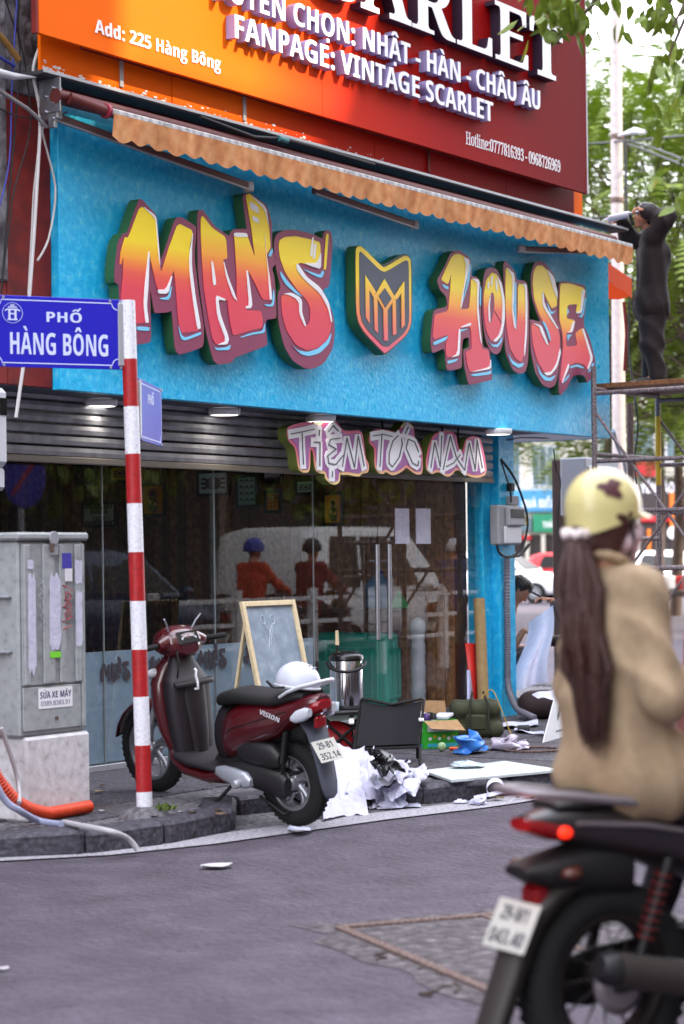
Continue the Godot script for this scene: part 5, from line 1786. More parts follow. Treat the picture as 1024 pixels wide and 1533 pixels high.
func opposite_side() -> void:
	var plaster := tri_map(mat("plaster_a", Color.WHITE, 0.9), 0.3, ramp_tex(M.mid, [[0.0, c8(164, 146, 112)], [1.0, c8(188, 172, 140)]]))
	var pb := mat("plaster_b", c8(150, 160, 158), 0.9)
	var pc := mat("plaster_c", c8(170, 150, 140), 0.9)
	var s := Shape.new()
	s.span(Vector3(-60, 0.0, 13.4), Vector3(60, 0.13, 16.0), 0.02)
	struct("far_pavement", s, M.concrete)
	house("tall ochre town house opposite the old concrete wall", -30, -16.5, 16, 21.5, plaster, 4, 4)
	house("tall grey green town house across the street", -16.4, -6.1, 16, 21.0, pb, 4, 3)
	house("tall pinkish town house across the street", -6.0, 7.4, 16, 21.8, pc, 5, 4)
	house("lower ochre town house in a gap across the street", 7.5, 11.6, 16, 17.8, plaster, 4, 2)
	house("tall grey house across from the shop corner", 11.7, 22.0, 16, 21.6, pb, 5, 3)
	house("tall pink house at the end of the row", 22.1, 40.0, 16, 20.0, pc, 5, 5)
	# white railing in the middle of the road, mirrored in the shop glass
	var rail := thing("road_railing", "white metal railing along the middle of the road", "railing", Vector3(14, 0, 5.6))
	mat("rail_white", c8(226, 224, 222), 0.5)
	for k in 12:
		s = Shape.new()
		var x := 7.6 + k * 1.5
		s.span(Vector3(x - 0.05, 0, 5.55), Vector3(x + 0.05, 1.12, 5.65), 0.008)
		obj("post", s, M.rail_white, rail)
	for y in [0.45, 0.72, 1.0]:
		s = Shape.new()
		s.span(Vector3(7.6, y - 0.025, 5.585), Vector3(24.1, y + 0.025, 5.615), 0.006)
		obj("rail", s, M.rail_white, rail)
	car("white van waiting beyond the white railing", Vector3(16.5, 0, 9.2), 0.0, M.rail_white, true)
	car("dark blue car waiting beyond the white railing", Vector3(11.0, 0, 9.6), 0.0, mat("car_blue", c8(40, 54, 84), 0.25), false)
	# road sign: round, blue with a bar
	var sp := Vector3(6.6, 0, 6.6)
	var t := thing("road_sign", "round blue road sign with a diagonal bar on grey post", "sign", sp)
	s = Shape.new()
	s.tube([sp, sp + Vector3(0, 2.75, 0)], 0.035, 10)
	obj("post", s, M.alu, t)
	s = Shape.new()
	s.disc(sp + Vector3(0, 2.4, -0.05), Vector3.BACK, 0.34, 0.012, 28)
	obj("plate", s, mat("sign_blue", c8(32, 34, 150), 0.4), t)
	s = Shape.new()
	s.bar(sp + Vector3(-0.2, 2.2, -0.058), sp + Vector3(0.2, 2.6, -0.058), 0.004, 0.05, Vector3(-1, 1, 0))
	obj("bar", s, mat("sign_red", c8(176, 24, 40), 0.4), t)
	# riders waiting in the road, mirrored in the glass
	for r in [[11.2, 7.0, c8(188, 58, 26), "rider in an orange red jacket waiting on a motor scooter", "orange red"], [12.9, 7.3, c8(120, 34, 34), "rider in a dark red jacket waiting on a motor scooter", "dark red"], [15.9, 6.9, c8(50, 60, 110), "rider in a blue jacket waiting on a motor scooter", "blue"]]:
		var b := Vector3(r[0], 0, r[1])
		var j := {"hip": b + Vector3(0.0, 0.86, 0), "chest": b + Vector3(0.04, 1.2, 0), "neck": b + Vector3(0.07, 1.43, 0), "head": b + Vector3(0.1, 1.57, 0), "side": Vector3.BACK, "up": Vector3.UP, "look": Vector3.RIGHT,
			"sl": b + Vector3(0.06, 1.36, -0.17), "sr": b + Vector3(0.06, 1.36, 0.17), "el": b + Vector3(0.26, 1.14, -0.26), "er": b + Vector3(0.26, 1.14, 0.26), "wl": b + Vector3(0.5, 1.06, -0.25), "wr": b + Vector3(0.5, 1.06, 0.25),
			"hl": b + Vector3(0.05, 0.82, -0.1), "hr": b + Vector3(0.05, 0.82, 0.1), "kl": b + Vector3(0.44, 0.72, -0.16), "kr": b + Vector3(0.44, 0.72, 0.16), "al": b + Vector3(0.42, 0.34, -0.14), "ar": b + Vector3(0.36, 0.1, 0.28), "tl": b + Vector3(0.58, 0.31, -0.15), "tr": b + Vector3(0.52, 0.045, 0.3)}
		var m := StandardMaterial3D.new()
		m.albedo_color = r[2]
		m.roughness = 0.8
		var p := person(r[3], j, b, m, M.black, M.skin, {"cell": 0.03, "hands": false})
		s = Shape.new()
		s.ell(b + Vector3(0.09, 1.62, 0), Vector3(0.15, 0.14, 0.13), Basis.IDENTITY, 14, 8, -0.3, 1.0)
		obj("helmet", s, [M.cable_blue, M.dark_plastic, M.pale_plastic][mirrored_bikes.size() % 3], p)
		mirrored_bikes.append([b, r[4]])
var mirrored_bikes: Array = []

# ---------- cars ----------
func car(label: String, at: Vector3, turn: float, paint: Material, van: bool) -> Node3D:
	# local x is the direction of travel, z the car's right side
	var t := thing("parked_car", label, "car", at, "", turn)
	var hw := 0.9
	var st: Array = [[-2.25, 0.55, 0.8], [-2.2, 0.35, 0.98], [-1.8, 0.3, 1.02], [-0.9, 0.28, 1.03], [0.6, 0.28, 1.0], [1.3, 0.28, 0.97], [1.9, 0.3, 0.88], [2.2, 0.36, 0.74], [2.28, 0.45, 0.62]]
	var rings := []
	for p in st:
		var x: float = p[0]
		var w: float = hw - 0.1 * pow(absf(x) / 2.28, 4.0)
		var ring := []
		for q in [[-w + 0.06, p[1]], [-w, p[1] + 0.14], [-w - 0.015, (p[1] + p[2]) / 2 + 0.05], [-w + 0.05, p[2] - 0.05], [-w + 0.14, p[2]], [w - 0.14, p[2]], [w - 0.05, p[2] - 0.05], [w + 0.015, (p[1] + p[2]) / 2 + 0.05], [w, p[1] + 0.14], [w - 0.06, p[1]]]:
			ring.append(Vector3(x, q[1], q[0]))
		rings.append(ring)
	var s := Shape.new()
	s.loft(rings)
	obj("body", s, paint, t, true)
	var top := 1.95 if van else 1.64
	var gh: Array = [[-2.15, 0.98, 0.85], [-1.75, top - 0.12, 0.72], [-1.4, top - 0.02, 0.68], [-0.2, top, 0.68], [0.35, top - 0.06, 0.68], [1.15, 1.0, 0.8]]
	if van: gh = [[-2.22, 0.98, 0.86], [-2.1, top - 0.08, 0.76], [-1.6, top, 0.74], [0.4, top, 0.74], [0.85, top - 0.1, 0.74], [1.6, 1.0, 0.82]]
	rings = []
	for p in gh:
		var ring := []
		for q in [[-0.84, 0.95], [-0.84, minf(1.0, p[1])], [-p[2] - 0.02, p[1] - 0.06], [-p[2] + 0.1, p[1]], [p[2] - 0.1, p[1]], [p[2] + 0.02, p[1] - 0.06], [0.84, minf(1.0, p[1])], [0.84, 0.95]]:
			ring.append(Vector3(p[0], q[1], q[0]))
		rings.append(ring)
	s = Shape.new()
	s.loft(rings)
	obj("cabin", s, paint, t, true)
	for sd in [-1.0, 1.0]:
		for k in 3:
			var xa: float = [-1.62, -0.72, 0.12][k]
			var xb: float = [-0.8, 0.04, 0.86][k]
			var xt: float = [-0.8, 0.04, 0.3][k]
			s = Shape.new()
			var yt := top - 0.14
			s.quad_out(Vector3(xa, 1.05, 0.846 * sd), Vector3(xb, 1.05, 0.846 * sd), Vector3(xt, yt, (gh[3][2] + 0.035) * sd), Vector3(xa + (0.14 if k == 0 else 0.0), yt, (gh[3][2] + 0.035) * sd), Vector3(0, 1.2, 0))
			obj("side_window", s, M.black_gloss, t, true)
		s = Shape.new()
		s.ell(Vector3(2.1, 0.72, 0.62 * sd), Vector3(0.14, 0.07, 0.18))
		obj("headlight", s, M.pale_plastic, t, true)
		s = Shape.new()
		s.box(Vector3(-2.22, 0.82, 0.66 * sd), Vector3(0.06, 0.14, 0.24), Basis.IDENTITY, 0.02)
		obj("tail_light", s, mat("tail_red", c8(150, 18, 20), 0.3), t, true)
		s = Shape.new()
		s.ell(Vector3(0.95, 1.06, 0.95 * sd), Vector3(0.09, 0.07, 0.1))
		obj("door_mirror", s, paint, t, true)
		for x in [-1.38, 1.4]:
			var c := Vector3(x, 0.34, 0.82 * sd)
			s = Shape.new()
			s.lathe([[0.2, -0.11], [0.32, -0.11], [0.34, -0.06], [0.34, 0.06], [0.32, 0.11], [0.22, 0.11]], Transform3D(Basis(Vector3.RIGHT, Vector3.BACK, Vector3.DOWN), c), 26, true)
			var w := obj("wheel", s, M.rubber, t, true)
			s = Shape.new()
			s.disc(c + Vector3(0, 0, 0.1 * sd), Vector3.BACK, 0.225, 0.035, 22)
			obj("rim", s, M.dark_plastic, w, true)
			s = Shape.new()
			for k in 14:
				var a := TAU * k / 14.0
				s.bar(c + Vector3(cos(a) * 0.05, sin(a) * 0.05, 0.122 * sd), c + Vector3(cos(a) * 0.215, sin(a) * 0.215, 0.122 * sd), 0.02, 0.014, Vector3.BACK)
			obj("spokes", s, M.alu, w, true)
	s = Shape.new()
	var wa := gh[-2] as Array
	var wb := gh[-1] as Array
	s.quad_out(Vector3(wa[0] + 0.06, wa[1] - 0.04, -0.6), Vector3(wa[0] + 0.06, wa[1] - 0.04, 0.6), Vector3(wb[0] - 0.05, 1.08, 0.72), Vector3(wb[0] - 0.05, 1.08, -0.72), Vector3(0, 1.0, 0))
	obj("windscreen", s, M.black_gloss, t, true)
	return t

# ---------- far end of the street ----------
# a frame that faces the camera at a given depth: x to the right, y up from the road, z towards the camera
func far_xf(depth: float) -> Transform3D:
	var th := atan2(FOC, 2654.0 - 512.0)
	return Transform3D(Basis(Vector3.UP, -th), Vector3(EYE.x, 0, EYE.z) + Vector3(sin(th), 0, -cos(th)) * depth)
func fx(px: float, depth: float) -> float:
	return (px - PPX) / FOC * depth
func fy(px: float, py: float, depth: float) -> float:
	return EYE.y + (PPY - ROLL * (px - PPX) - py) / FOC * depth
func far_thing(called: String, label: String, cat: String, depth: float, px: float, group := "") -> Node3D:
	var t := thing(called, label, cat, Vector3.ZERO, group)
	t.transform = far_xf(depth)
	t.position += t.transform.basis.x * fx(px, depth)
	return t
func frect(s: Shape, x0: float, y0: float, x1: float, y1: float, d: float, px0: float, z0: float, z1: float, bv := 0.0) -> void:
	s.span(Vector3(fx(x0, d) - fx(px0, d), fy(x0, y1, d), z0), Vector3(fx(x1, d) - fx(px0, d), fy(x1, y0, d), z1), bv)
func part(called: String, t: Node, m: Material, x0: float, y0: float, x1: float, y1: float, d: float, c: float, z0: float, z1: float, bv := 0.0) -> MeshInstance3D:
	var s := Shape.new()
	frect(s, x0, y0, x1, y1, d, c, z0, z1, bv)
	return obj(called, s, m, t, true)
func fwrite(t: Node, txt: String, m: Material, x0: float, x1: float, ybase: float, hpx: float, d: float, c: float, z: float, bold := true, font := "Droid Sans") -> void:
	write("lettering", txt, m, t, Transform3D(Basis.IDENTITY, Vector3(fx((x0 + x1) / 2, d) - fx(c, d), fy((x0 + x1) / 2, ybase, d), z)), hpx / FOC * d, (x1 - x0) / FOC * d, 0.03, bold, font, true)
func background() -> void:
	var d := 92.0
	var cream := tri_map(mat("far_cream", Color.WHITE, 0.9), 0.3, ramp_tex(M.mid, [[0.0, c8(186, 180, 168)], [1.0, c8(206, 200, 190)]]))
	mat("far_glass", c8(96, 116, 124), 0.2)
	mat("far_blue", c8(66, 140, 186), 0.5)
	mat("far_green", c8(26, 128, 92), 0.5)
	mat("far_red", c8(170, 26, 36), 0.5)
	mat("far_dark", c8(52, 44, 44), 0.7)
	mat("far_orange", c8(214, 110, 30), 0.5)
	var t := far_thing("far_shop", "cream shop house with blue and green signs beyond the white car", "shop", d, 800)
	part("wall", t, cream, 690, 470, 868, 878, d, 800, -8.0, 0.0)
	for w in [[798, 668, 842, 727], [730, 668, 780, 727], [798, 560, 842, 625], [730, 560, 780, 625]]:
		var f := part("window", t, M.white_matt, w[0] - 2, w[1] - 2, w[2] + 2, w[3] + 2, d, 800, 0.003, 0.06, 0.01)
		for k in 4:
			var a := lerpf(w[0], w[2], k / 4.0)
			part("pane", f, M.far_glass, a + 0.7, w[1], a + (w[2] - w[0]) / 4.0 - 0.7, w[3], d, 800, 0.05, 0.075)
	var sg := part("blue_sign", t, M.far_blue, 755, 733, 862, 767, d, 800, 0.003, 0.35, 0.02)
	fwrite(t, "QUÀ BIẾU 999", M.white_sign, 781, 850, 760, 12, d, 800, 0.37)
	part("green_sign", t, M.far_green, 798, 769, 866, 797, d, 800, 0.003, 0.4, 0.02)
	fwrite(t, "THĂNG LONG", M.white_sign, 812, 862, 790, 9, d, 800, 0.42)
	part("grey_sign", t, M.far_glass, 752, 775, 796, 797, d, 800, 0.003, 0.3, 0.02)
	part("shop_opening", t, M.far_dark, 756, 800, 866, 872, d, 800, 0.004, 0.04)
	for k in 5:
		part("shop_post", t, cream, 762 + k * 24, 799, 768 + k * 24, 875, d, 800, 0.02, 0.3, 0.02)
	for k in 4:
		var s := Shape.new()
		s.ell(Vector3(fx(770 + k * 7, d) - fx(800, d), fy(770, 806, d), 0.45), Vector3(0.13, 0.12, 0.13), Basis.IDENTITY, 10, 6)
		obj("lantern", s, M.far_red, t, true)
	t = far_thing("far_shop", "pale shop house with red sign and YẾN SÀO lettering beyond the scaffold", "shop", d - 8, 980)
	var e := d - 8
	part("wall", t, cream, 868.5, 560, 1180, 885, e, 980, -8.0, 0.0)
	part("dark_front", t, M.far_dark, 958, 712, 1180, 870, e, 980, 0.004, 0.12)
	for w in [[948, 634, 980, 690], [1000, 634, 1032, 690], [900, 634, 930, 690]]:
		var f := part("window", t, M.white_matt, w[0] - 2, w[1] - 2, w[2] + 2, w[3] + 2, e, 980, 0.003, 0.06, 0.01)
		part("pane", f, M.far_glass, w[0], w[1], w[2], w[3], e, 980, 0.05, 0.075)
	part("red_sign", t, M.far_red, 950, 690, 982, 714, e, 980, 0.13, 0.35, 0.02)
	fwrite(t, "YẾN SÀO", M.white_sign, 960, 1010, 738, 15, e, 980, 0.15)
	part("red_band", t, M.far_red, 958, 772, 1040, 782, e, 980, 0.13, 0.3, 0.02)
	for q in [[1002, 738, 1012, 790], [968, 792, 973, 833]]:
		part("orange_sign", t, M.far_orange, q[0], q[1], q[2], q[3], e, 980, 0.13, 0.4, 0.02)
	var s2 := Shape.new()
	s2.disc(Vector3(fx(1006, e) - fx(980, e), fy(1006, 798, e), 0.5), Vector3.BACK, 0.26, 0.1, 18)
	obj("round_sign", s2, M.white_sign, t, true)
	# houses that go on either side, out of the frame
	t = far_thing("far_shop", "plain pale house at the far end of the street", "house", d + 4, 600)
	part("wall", t, M.plaster_c, 380, 420, 688, 880, d + 4, 600, -8.0, 0.0)
	t = far_thing("far_shop", "plain grey house at the far end of the side street", "house", d - 10, 1260)
	part("wall", t, M.plaster_b, 1184, 520, 1500, 890, d - 10, 1260, -8.0, 0.0)
	# far pavement
	t = far_thing("distant_pavement", "", "", 80, 900)
	t.remove_meta("label"); t.remove_meta("category")
	t.set_meta("kind", "structure")
	var s3 := Shape.new()
	s3.span(Vector3(-40, 0.0, -12), Vector3(40, 0.14, 0))
	obj("paving", s3, M.concrete, t, true)
	var th := atan2(FOC, 2654.0 - 512.0)
	# white car crossing, nose to the far side
	var p := far_xf(66) * Vector3(fx(750, 66), 0, 0)
	var c := car("white car crossing the sunny street beyond the blue pillar", p, -th - 0.4, M.white_sign, false)
	p = far_xf(74) * Vector3(fx(1010, 74), 0, 0)
	car("white car standing in the sun behind the scaffold", p, -th + 0.2, M.white_sign, false)
	p = far_xf(78) * Vector3(fx(868, 78), 0, 0)
	car("red car standing in the sun behind the white car", p, -th, M.far_red, false)
	# low red and white barrier
	t = far_thing("traffic_barrier", "low red and white traffic barrier behind the scaffold", "barrier", 48, 960)
	for k in 10:
		part("block", t, [M.far_red, M.white_sign][k % 2], 930 + k * 20, 862, 949 + k * 20, 882, 48, 960, -0.2, 0.2, 0.03)
	part("foot", t, M.far_dark, 930, 883, 1130, 894, 48, 960, -0.25, 0.25, 0.02)
	# concrete lamp pole with its wires
	var base := ony(926, 900, 0.0)
	var dep := 33.0
	var b0 := atd(928, 880, dep)
	b0.y = 0.0
	var t1 := atd(921, -60, dep)
	t = thing("utility_pole", "tall pale concrete utility pole behind the man on the scaffold", "pole", b0)
	var s := Shape.new()
	s.tube([b0, b0.lerp(t1, 0.5), t1], [0.115, 0.1, 0.085], 16)
	obj("shaft", s, tri_map(mat("pole_conc", Color.WHITE, 0.8), 1.0, ramp_tex(M.mid, [[0.0, c8(158, 146, 144)], [1.0, c8(186, 176, 174)]])), t)
	for yy in [205, 300]:
		s = Shape.new()
		var q := atd(924, yy, dep)
		s.lathe([[0.11, -0.04], [0.116, 0.0], [0.11, 0.04]], Transform3D(Basis.IDENTITY, q), 14, false)
		obj("clamp", s, M.rusty, t)
	s = Shape.new()
	var k0 := atd(925, 204, dep)
	s.tube([k0, atd(935, 200, dep - 0.6), atd(950, 196, dep - 1.2), atd(966, 198, dep - 1.5)], [0.03, 0.03, 0.06, 0.03], 8)
	obj("lamp_arm", s, M.alu, t)
	s = Shape.new()
	s.tube([atd(936, 204, dep - 0.5), atd(937, 260, dep - 0.5), atd(938, 320, dep - 0.5)], 0.025, 6)
	obj("down_cable", s, M.cable_black, t)
	for w in [[870, 216, 925, 212, 1060, 200], [925, 208, 980, 222, 1060, 252], [925, 212, 970, 226, 1060, 262], [860, 330, 960, 318, 1060, 300]]:
		wire("cable", "overhead cable running to the concrete utility pole", [atd(w[0], w[1], dep + 1), atd(w[2], w[3], dep - 0.2), atd(w[4], w[5], dep - 4)], 0.018, M.cable_black, "overhead cables at the utility pole")

# ---------- trees ----------
func leaf(s: Shape, p: Vector3, dir: Vector3, nrm: Vector3, l: float, w: float) -> void:
	var sd := dir.cross(nrm).normalized() * w
	var n := nrm.normalized() * (w * 0.25)
	var a := p
	var b := p + dir * l * 0.35 + sd * 0.9 + n
	var c := p + dir * l * 0.75 + sd * 0.6 + n
	var e := p + dir * l
	var c2 := p + dir * l * 0.75 - sd * 0.6 + n
	var b2 := p + dir * l * 0.35 - sd * 0.9 + n
	var m1 := p + dir * l * 0.35
	var m2 := p + dir * l * 0.75
	s.tri(a, b, m1); s.quad(m1, b, c, m2); s.tri(m2, c, e)
	s.tri(a, m1, b2); s.quad(m1, m2, c2, b2); s.tri(m2, e, c2)
func rdir(r: RandomNumberGenerator) -> Vector3:
	return Vector3(r.randfn(), r.randfn(), r.randfn()).normalized()
func trees() -> void:
	var r := RandomNumberGenerator.new()
	r.seed = 77
	var bark := tri_map(mat("bark", Color.WHITE, 0.95), 2.0, ramp_tex(noise_img(61, 0.05, 256, 5), [[0.0, c8(44, 34, 30)], [1.0, c8(104, 86, 74)]]), M.b_mid, 1.0)
	var leafm := tri_map(mat("tree_leaf", Color.WHITE, 0.5), 2.5, ramp_tex(M.mid, [[0.0, c8(82, 100, 26)], [0.6, c8(106, 124, 34)], [1.0, c8(134, 146, 50)]]))
	leafm.backlight_enabled = true
	leafm.backlight = Color(0.52, 0.58, 0.22)
	leafm.cull_mode = BaseMaterial3D.CULL_DISABLED
	# the street tree whose twigs hang into the picture
	var base := Vector3(5.2, 0.13, 13.9)
	var t := thing("street_tree", "broad-leaved street tree with twigs hanging in front of the red signboard", "tree", base)
	var s := Shape.new()
	var fork := Vector3(4.6, 5.6, 12.6)
	s.tube([base, Vector3(5.1, 2.0, 13.7), Vector3(4.9, 4.0, 13.2), fork], [0.3, 0.24, 0.2, 0.18], 12)
	var limbs := []
	var tips := []
	# twig ends in the picture
	for q in [[1008, 40, 9.4], [992, 22, 9.6], [1000, 88, 9.5], [1022, 95, 9.3], [1030, 205, 9.2], [1028, 290, 9.1], [985, 5, 9.6], [840, 20, 9.8], [872, 22, 9.7], [810, 10, 9.9], [885, 5, 9.6], [1060, 120, 9.3], [1070, 240, 9.2], [850, -10, 9.6], [825, -14, 9.9]]:
		tips.append(atd(q[0], q[1], q[2]))
	var hub := atd(1120, -120, 9.8)
	limbs.append([fork, fork.lerp(hub, 0.5) + Vector3(0, 0.5, 0), hub, 0.14, 0.05])
	for p in tips:
		limbs.append([hub, hub.lerp(p, 0.5) + Vector3(0, 0.12, 0), p, 0.02, 0.006])
	var crown_at := []
	for k in 16:
		var c := Vector3(r.randf_range(6.3, 11.5), r.randf_range(8.0, 11.0), r.randf_range(4.6, 13.0))
		crown_at.append(c)
		limbs.append([fork, fork.lerp(c, 0.5) + Vector3(0, 0.6, 0), c, 0.11, 0.03])
	for l in limbs:
		s.tube([l[0], (l[0] as Vector3).lerp(l[1], 0.6), l[1], (l[1] as Vector3).lerp(l[2], 0.5), l[2]], [l[3], lerpf(l[3], l[4], 0.3), lerpf(l[3], l[4], 0.5), lerpf(l[3], l[4], 0.75), l[4]], 7)
	obj("trunk", s, bark, t)
	s = Shape.new()
	s.smooth(false)
	for p in tips:
		for k in 15:
			var q: Vector3 = p + Vector3(r.randfn(0, 0.06), r.randfn(0.02, 0.075), r.randfn(0, 0.07))
			var d := (Vector3(r.randfn(0, 0.5), -0.8, r.randfn(0, 0.5))).normalized()
			leaf(s, q, d, rdir(r), r.randf_range(0.07, 0.12), r.randf_range(0.022, 0.034))
	for c in crown_at:
		for k in 170:
			var q: Vector3 = c + rdir(r) * pow(r.randf(), 0.5) * 1.25 * Vector3(1.2, 0.7, 1.2)
			leaf(s, q, (rdir(r) + Vector3(0, -0.5, 0)).normalized(), rdir(r), r.randf_range(0.14, 0.22), r.randf_range(0.05, 0.075))
	obj("crown", s, leafm, t)
	# dark trees on the far pavement: the shop glass mirrors them
	for q in [[8.0, "dense street tree on the far pavement opposite the shop door"], [14.5, "dense street tree on the far pavement behind the waiting riders"], [21.5, "dense street tree at the end of the far pavement"]]:
		var b1 := Vector3(q[0], 0.13, 13.0)
		t = thing("street_tree", q[1], "tree", b1, "trees on the far pavement")
		s = Shape.new()
		s.tube([b1, b1 + Vector3(0.1, 2.5, 0), b1 + Vector3(0, 4.2, 0.1)], [0.22, 0.18, 0.14], 9)
		obj("trunk", s, bark, t)
		s = Shape.new()
		s.smooth(false)
		for k in 2600:
			var e := rdir(r) * pow(r.randf(), 0.4)
			leaf(s, b1 + Vector3(e.x * 3.7, 4.6 + e.y * 2.6, e.z * 1.5), rdir(r), rdir(r), r.randf_range(0.25, 0.42), r.randf_range(0.1, 0.15))
		obj("crown", s, leafm, t)
	# sunny feathery trees beyond the corner
	var spots := [[905, 44.0, 9.5, "feathery yellow green tree behind the utility pole", 7.5], [1010, 50.0, 9.0, "feathery yellow green tree behind the man on the scaffold", 7.0], [1090, 40.0, 8.5, "feathery yellow green tree past the scaffold at the roadside", 6.5], [985, 62.0, 13.0, "tall feathery tree rising over the far shop houses", 6.5]]
	for q in spots:
		var b0 := atd(q[0], 880, q[1])
		b0.y = 0.0
		t = thing("feathery_tree", q[3], "tree", b0, "sunny trees beyond the corner")
		var top: float = q[2]
		s = Shape.new()
		var f0 := b0 + Vector3(0.3, top * 0.5, 0)
		s.tube([b0, b0 + Vector3(0.1, top * 0.25, 0.1), f0], [0.16, 0.13, 0.1], 9)
		var puffs := []
		for k in 62:
			var c: Vector3 = b0 + Vector3(r.randf_range(-1, 1) * q[4] * 0.62, r.randf_range(0.42, 1.25) * top, r.randf_range(-1, 1) * q[4] * 0.62)
			puffs.append(c)
			s.tube([f0, f0.lerp(c, 0.5) + Vector3(0, 0.4, 0), c], [0.05, 0.03, 0.012], 5)
		obj("trunk", s, bark, t)
		s = Shape.new()
		s.smooth(false)
		for c in puffs:
			# flat fronds: a rib with leaflets on both sides
			for k in 52:
				var o: Vector3 = c + rdir(r) * pow(r.randf(), 0.4) * Vector3(1.7, 0.75, 1.7)
				var d := Vector3(r.randfn(), r.randfn(-0.15, 0.3), r.randfn()).normalized()
				var sd := d.cross(Vector3.UP).normalized()
				for m in 9:
					var at := o + d * m * 0.085 - Vector3.UP * 0.004 * m * m
					for g in [-1.0, 1.0]:
						var e: Vector3 = at + sd * g * 0.2 * sin(0.5 + m * 0.3) + d * 0.06
						s.tri(at - d * 0.035, at + d * 0.035, e)
		obj("crown", s, leafm, t)

# ---------- street name post ----------
func street_name_post() -> void:
	var b := ony(217, 1221, PAVE)
	var dep := 11.02
	var top := atd(191, 450, dep)
	var t := thing("street_name_post", "red and white banded post with blue street name plates", "post", b)
	var ys := [1221, 1185, 1115.6, 1043, 972.6, 900, 827, 754, 680, 609, 538, 450]
	var red := tri_map(mat("post_red", Color.WHITE, 0.5), 4.0, ramp_tex(M.mid, [[0.0, c8(140, 14, 18)], [0.7, c8(172, 20, 26)], [1.0, c8(182, 44, 46)]]))
	var whi := tri_map(mat("post_white", Color.WHITE, 0.5), 4.0, ramp_tex(noise_img(71, 0.04, 256, 5), [[0.0, c8(176, 174, 182)], [0.4, c8(222, 222, 230)], [1.0, c8(236, 236, 242)]]))
	for k in ys.size() - 1:
		var u0: float = (1221.0 - ys[k]) / 771.0
		var u1: float = (1221.0 - ys[k + 1]) / 771.0
		var s := Shape.new()
		var p0 := b.lerp(top, u0)
		var p1 := b.lerp(top, u1)
		s.tube([p0, p1], [0.0425 - 0.003 * u0, 0.0425 - 0.003 * u1], 24, k == ys.size() - 2)
		obj("painted_band", s, whi if k % 2 == 0 else red, t)
	var s := Shape.new()
	s.lathe([[0.14, -0.01], [0.12, 0.025], [0.05, 0.05]], Transform3D(Basis.IDENTITY, b), 14)
	obj("mortar_foot", s, M.concrete, t)
	# plates: right edge at the post, reaching towards the camera
	var pr := atd(183, 502, 11.0)
	var pl := atd(-14, 494, 10.72)
	pr.y = (pr.y + pl.y) / 2
	pl.y = pr.y
	name_plate(t, pl, pr, 0.372, "PHỐ", "HÀNG BÔNG", true)
	var q0 := atd(207, 612, 11.05)
	var q1 := q0 + Vector3(0.568 * 0.06 + 0.823 * 0.72, 0, 0.823 * 0.06 - 0.568 * 0.72)
	name_plate(t, q0, q1, 0.33, "PHỐ", "", false)
	s = Shape.new()
	s.smooth(false)
	for k in 60:
		var p := b + Vector3(rng.randf_range(-0.02, 0.09), 0.03, rng.randf_range(0.06, 0.14))
		leaf(s, p, Vector3(rng.randfn(0, 0.5), 1, rng.randfn(0, 0.5)).normalized(), rdir(rng), rng.randf_range(0.02, 0.05), 0.008)
	var g := mat("weed_green", c8(86, 104, 44), 0.8)
	g.cull_mode = BaseMaterial3D.CULL_DISABLED
	tag(obj("weed", s, g), "small green weed at the foot of the banded post", "weed")
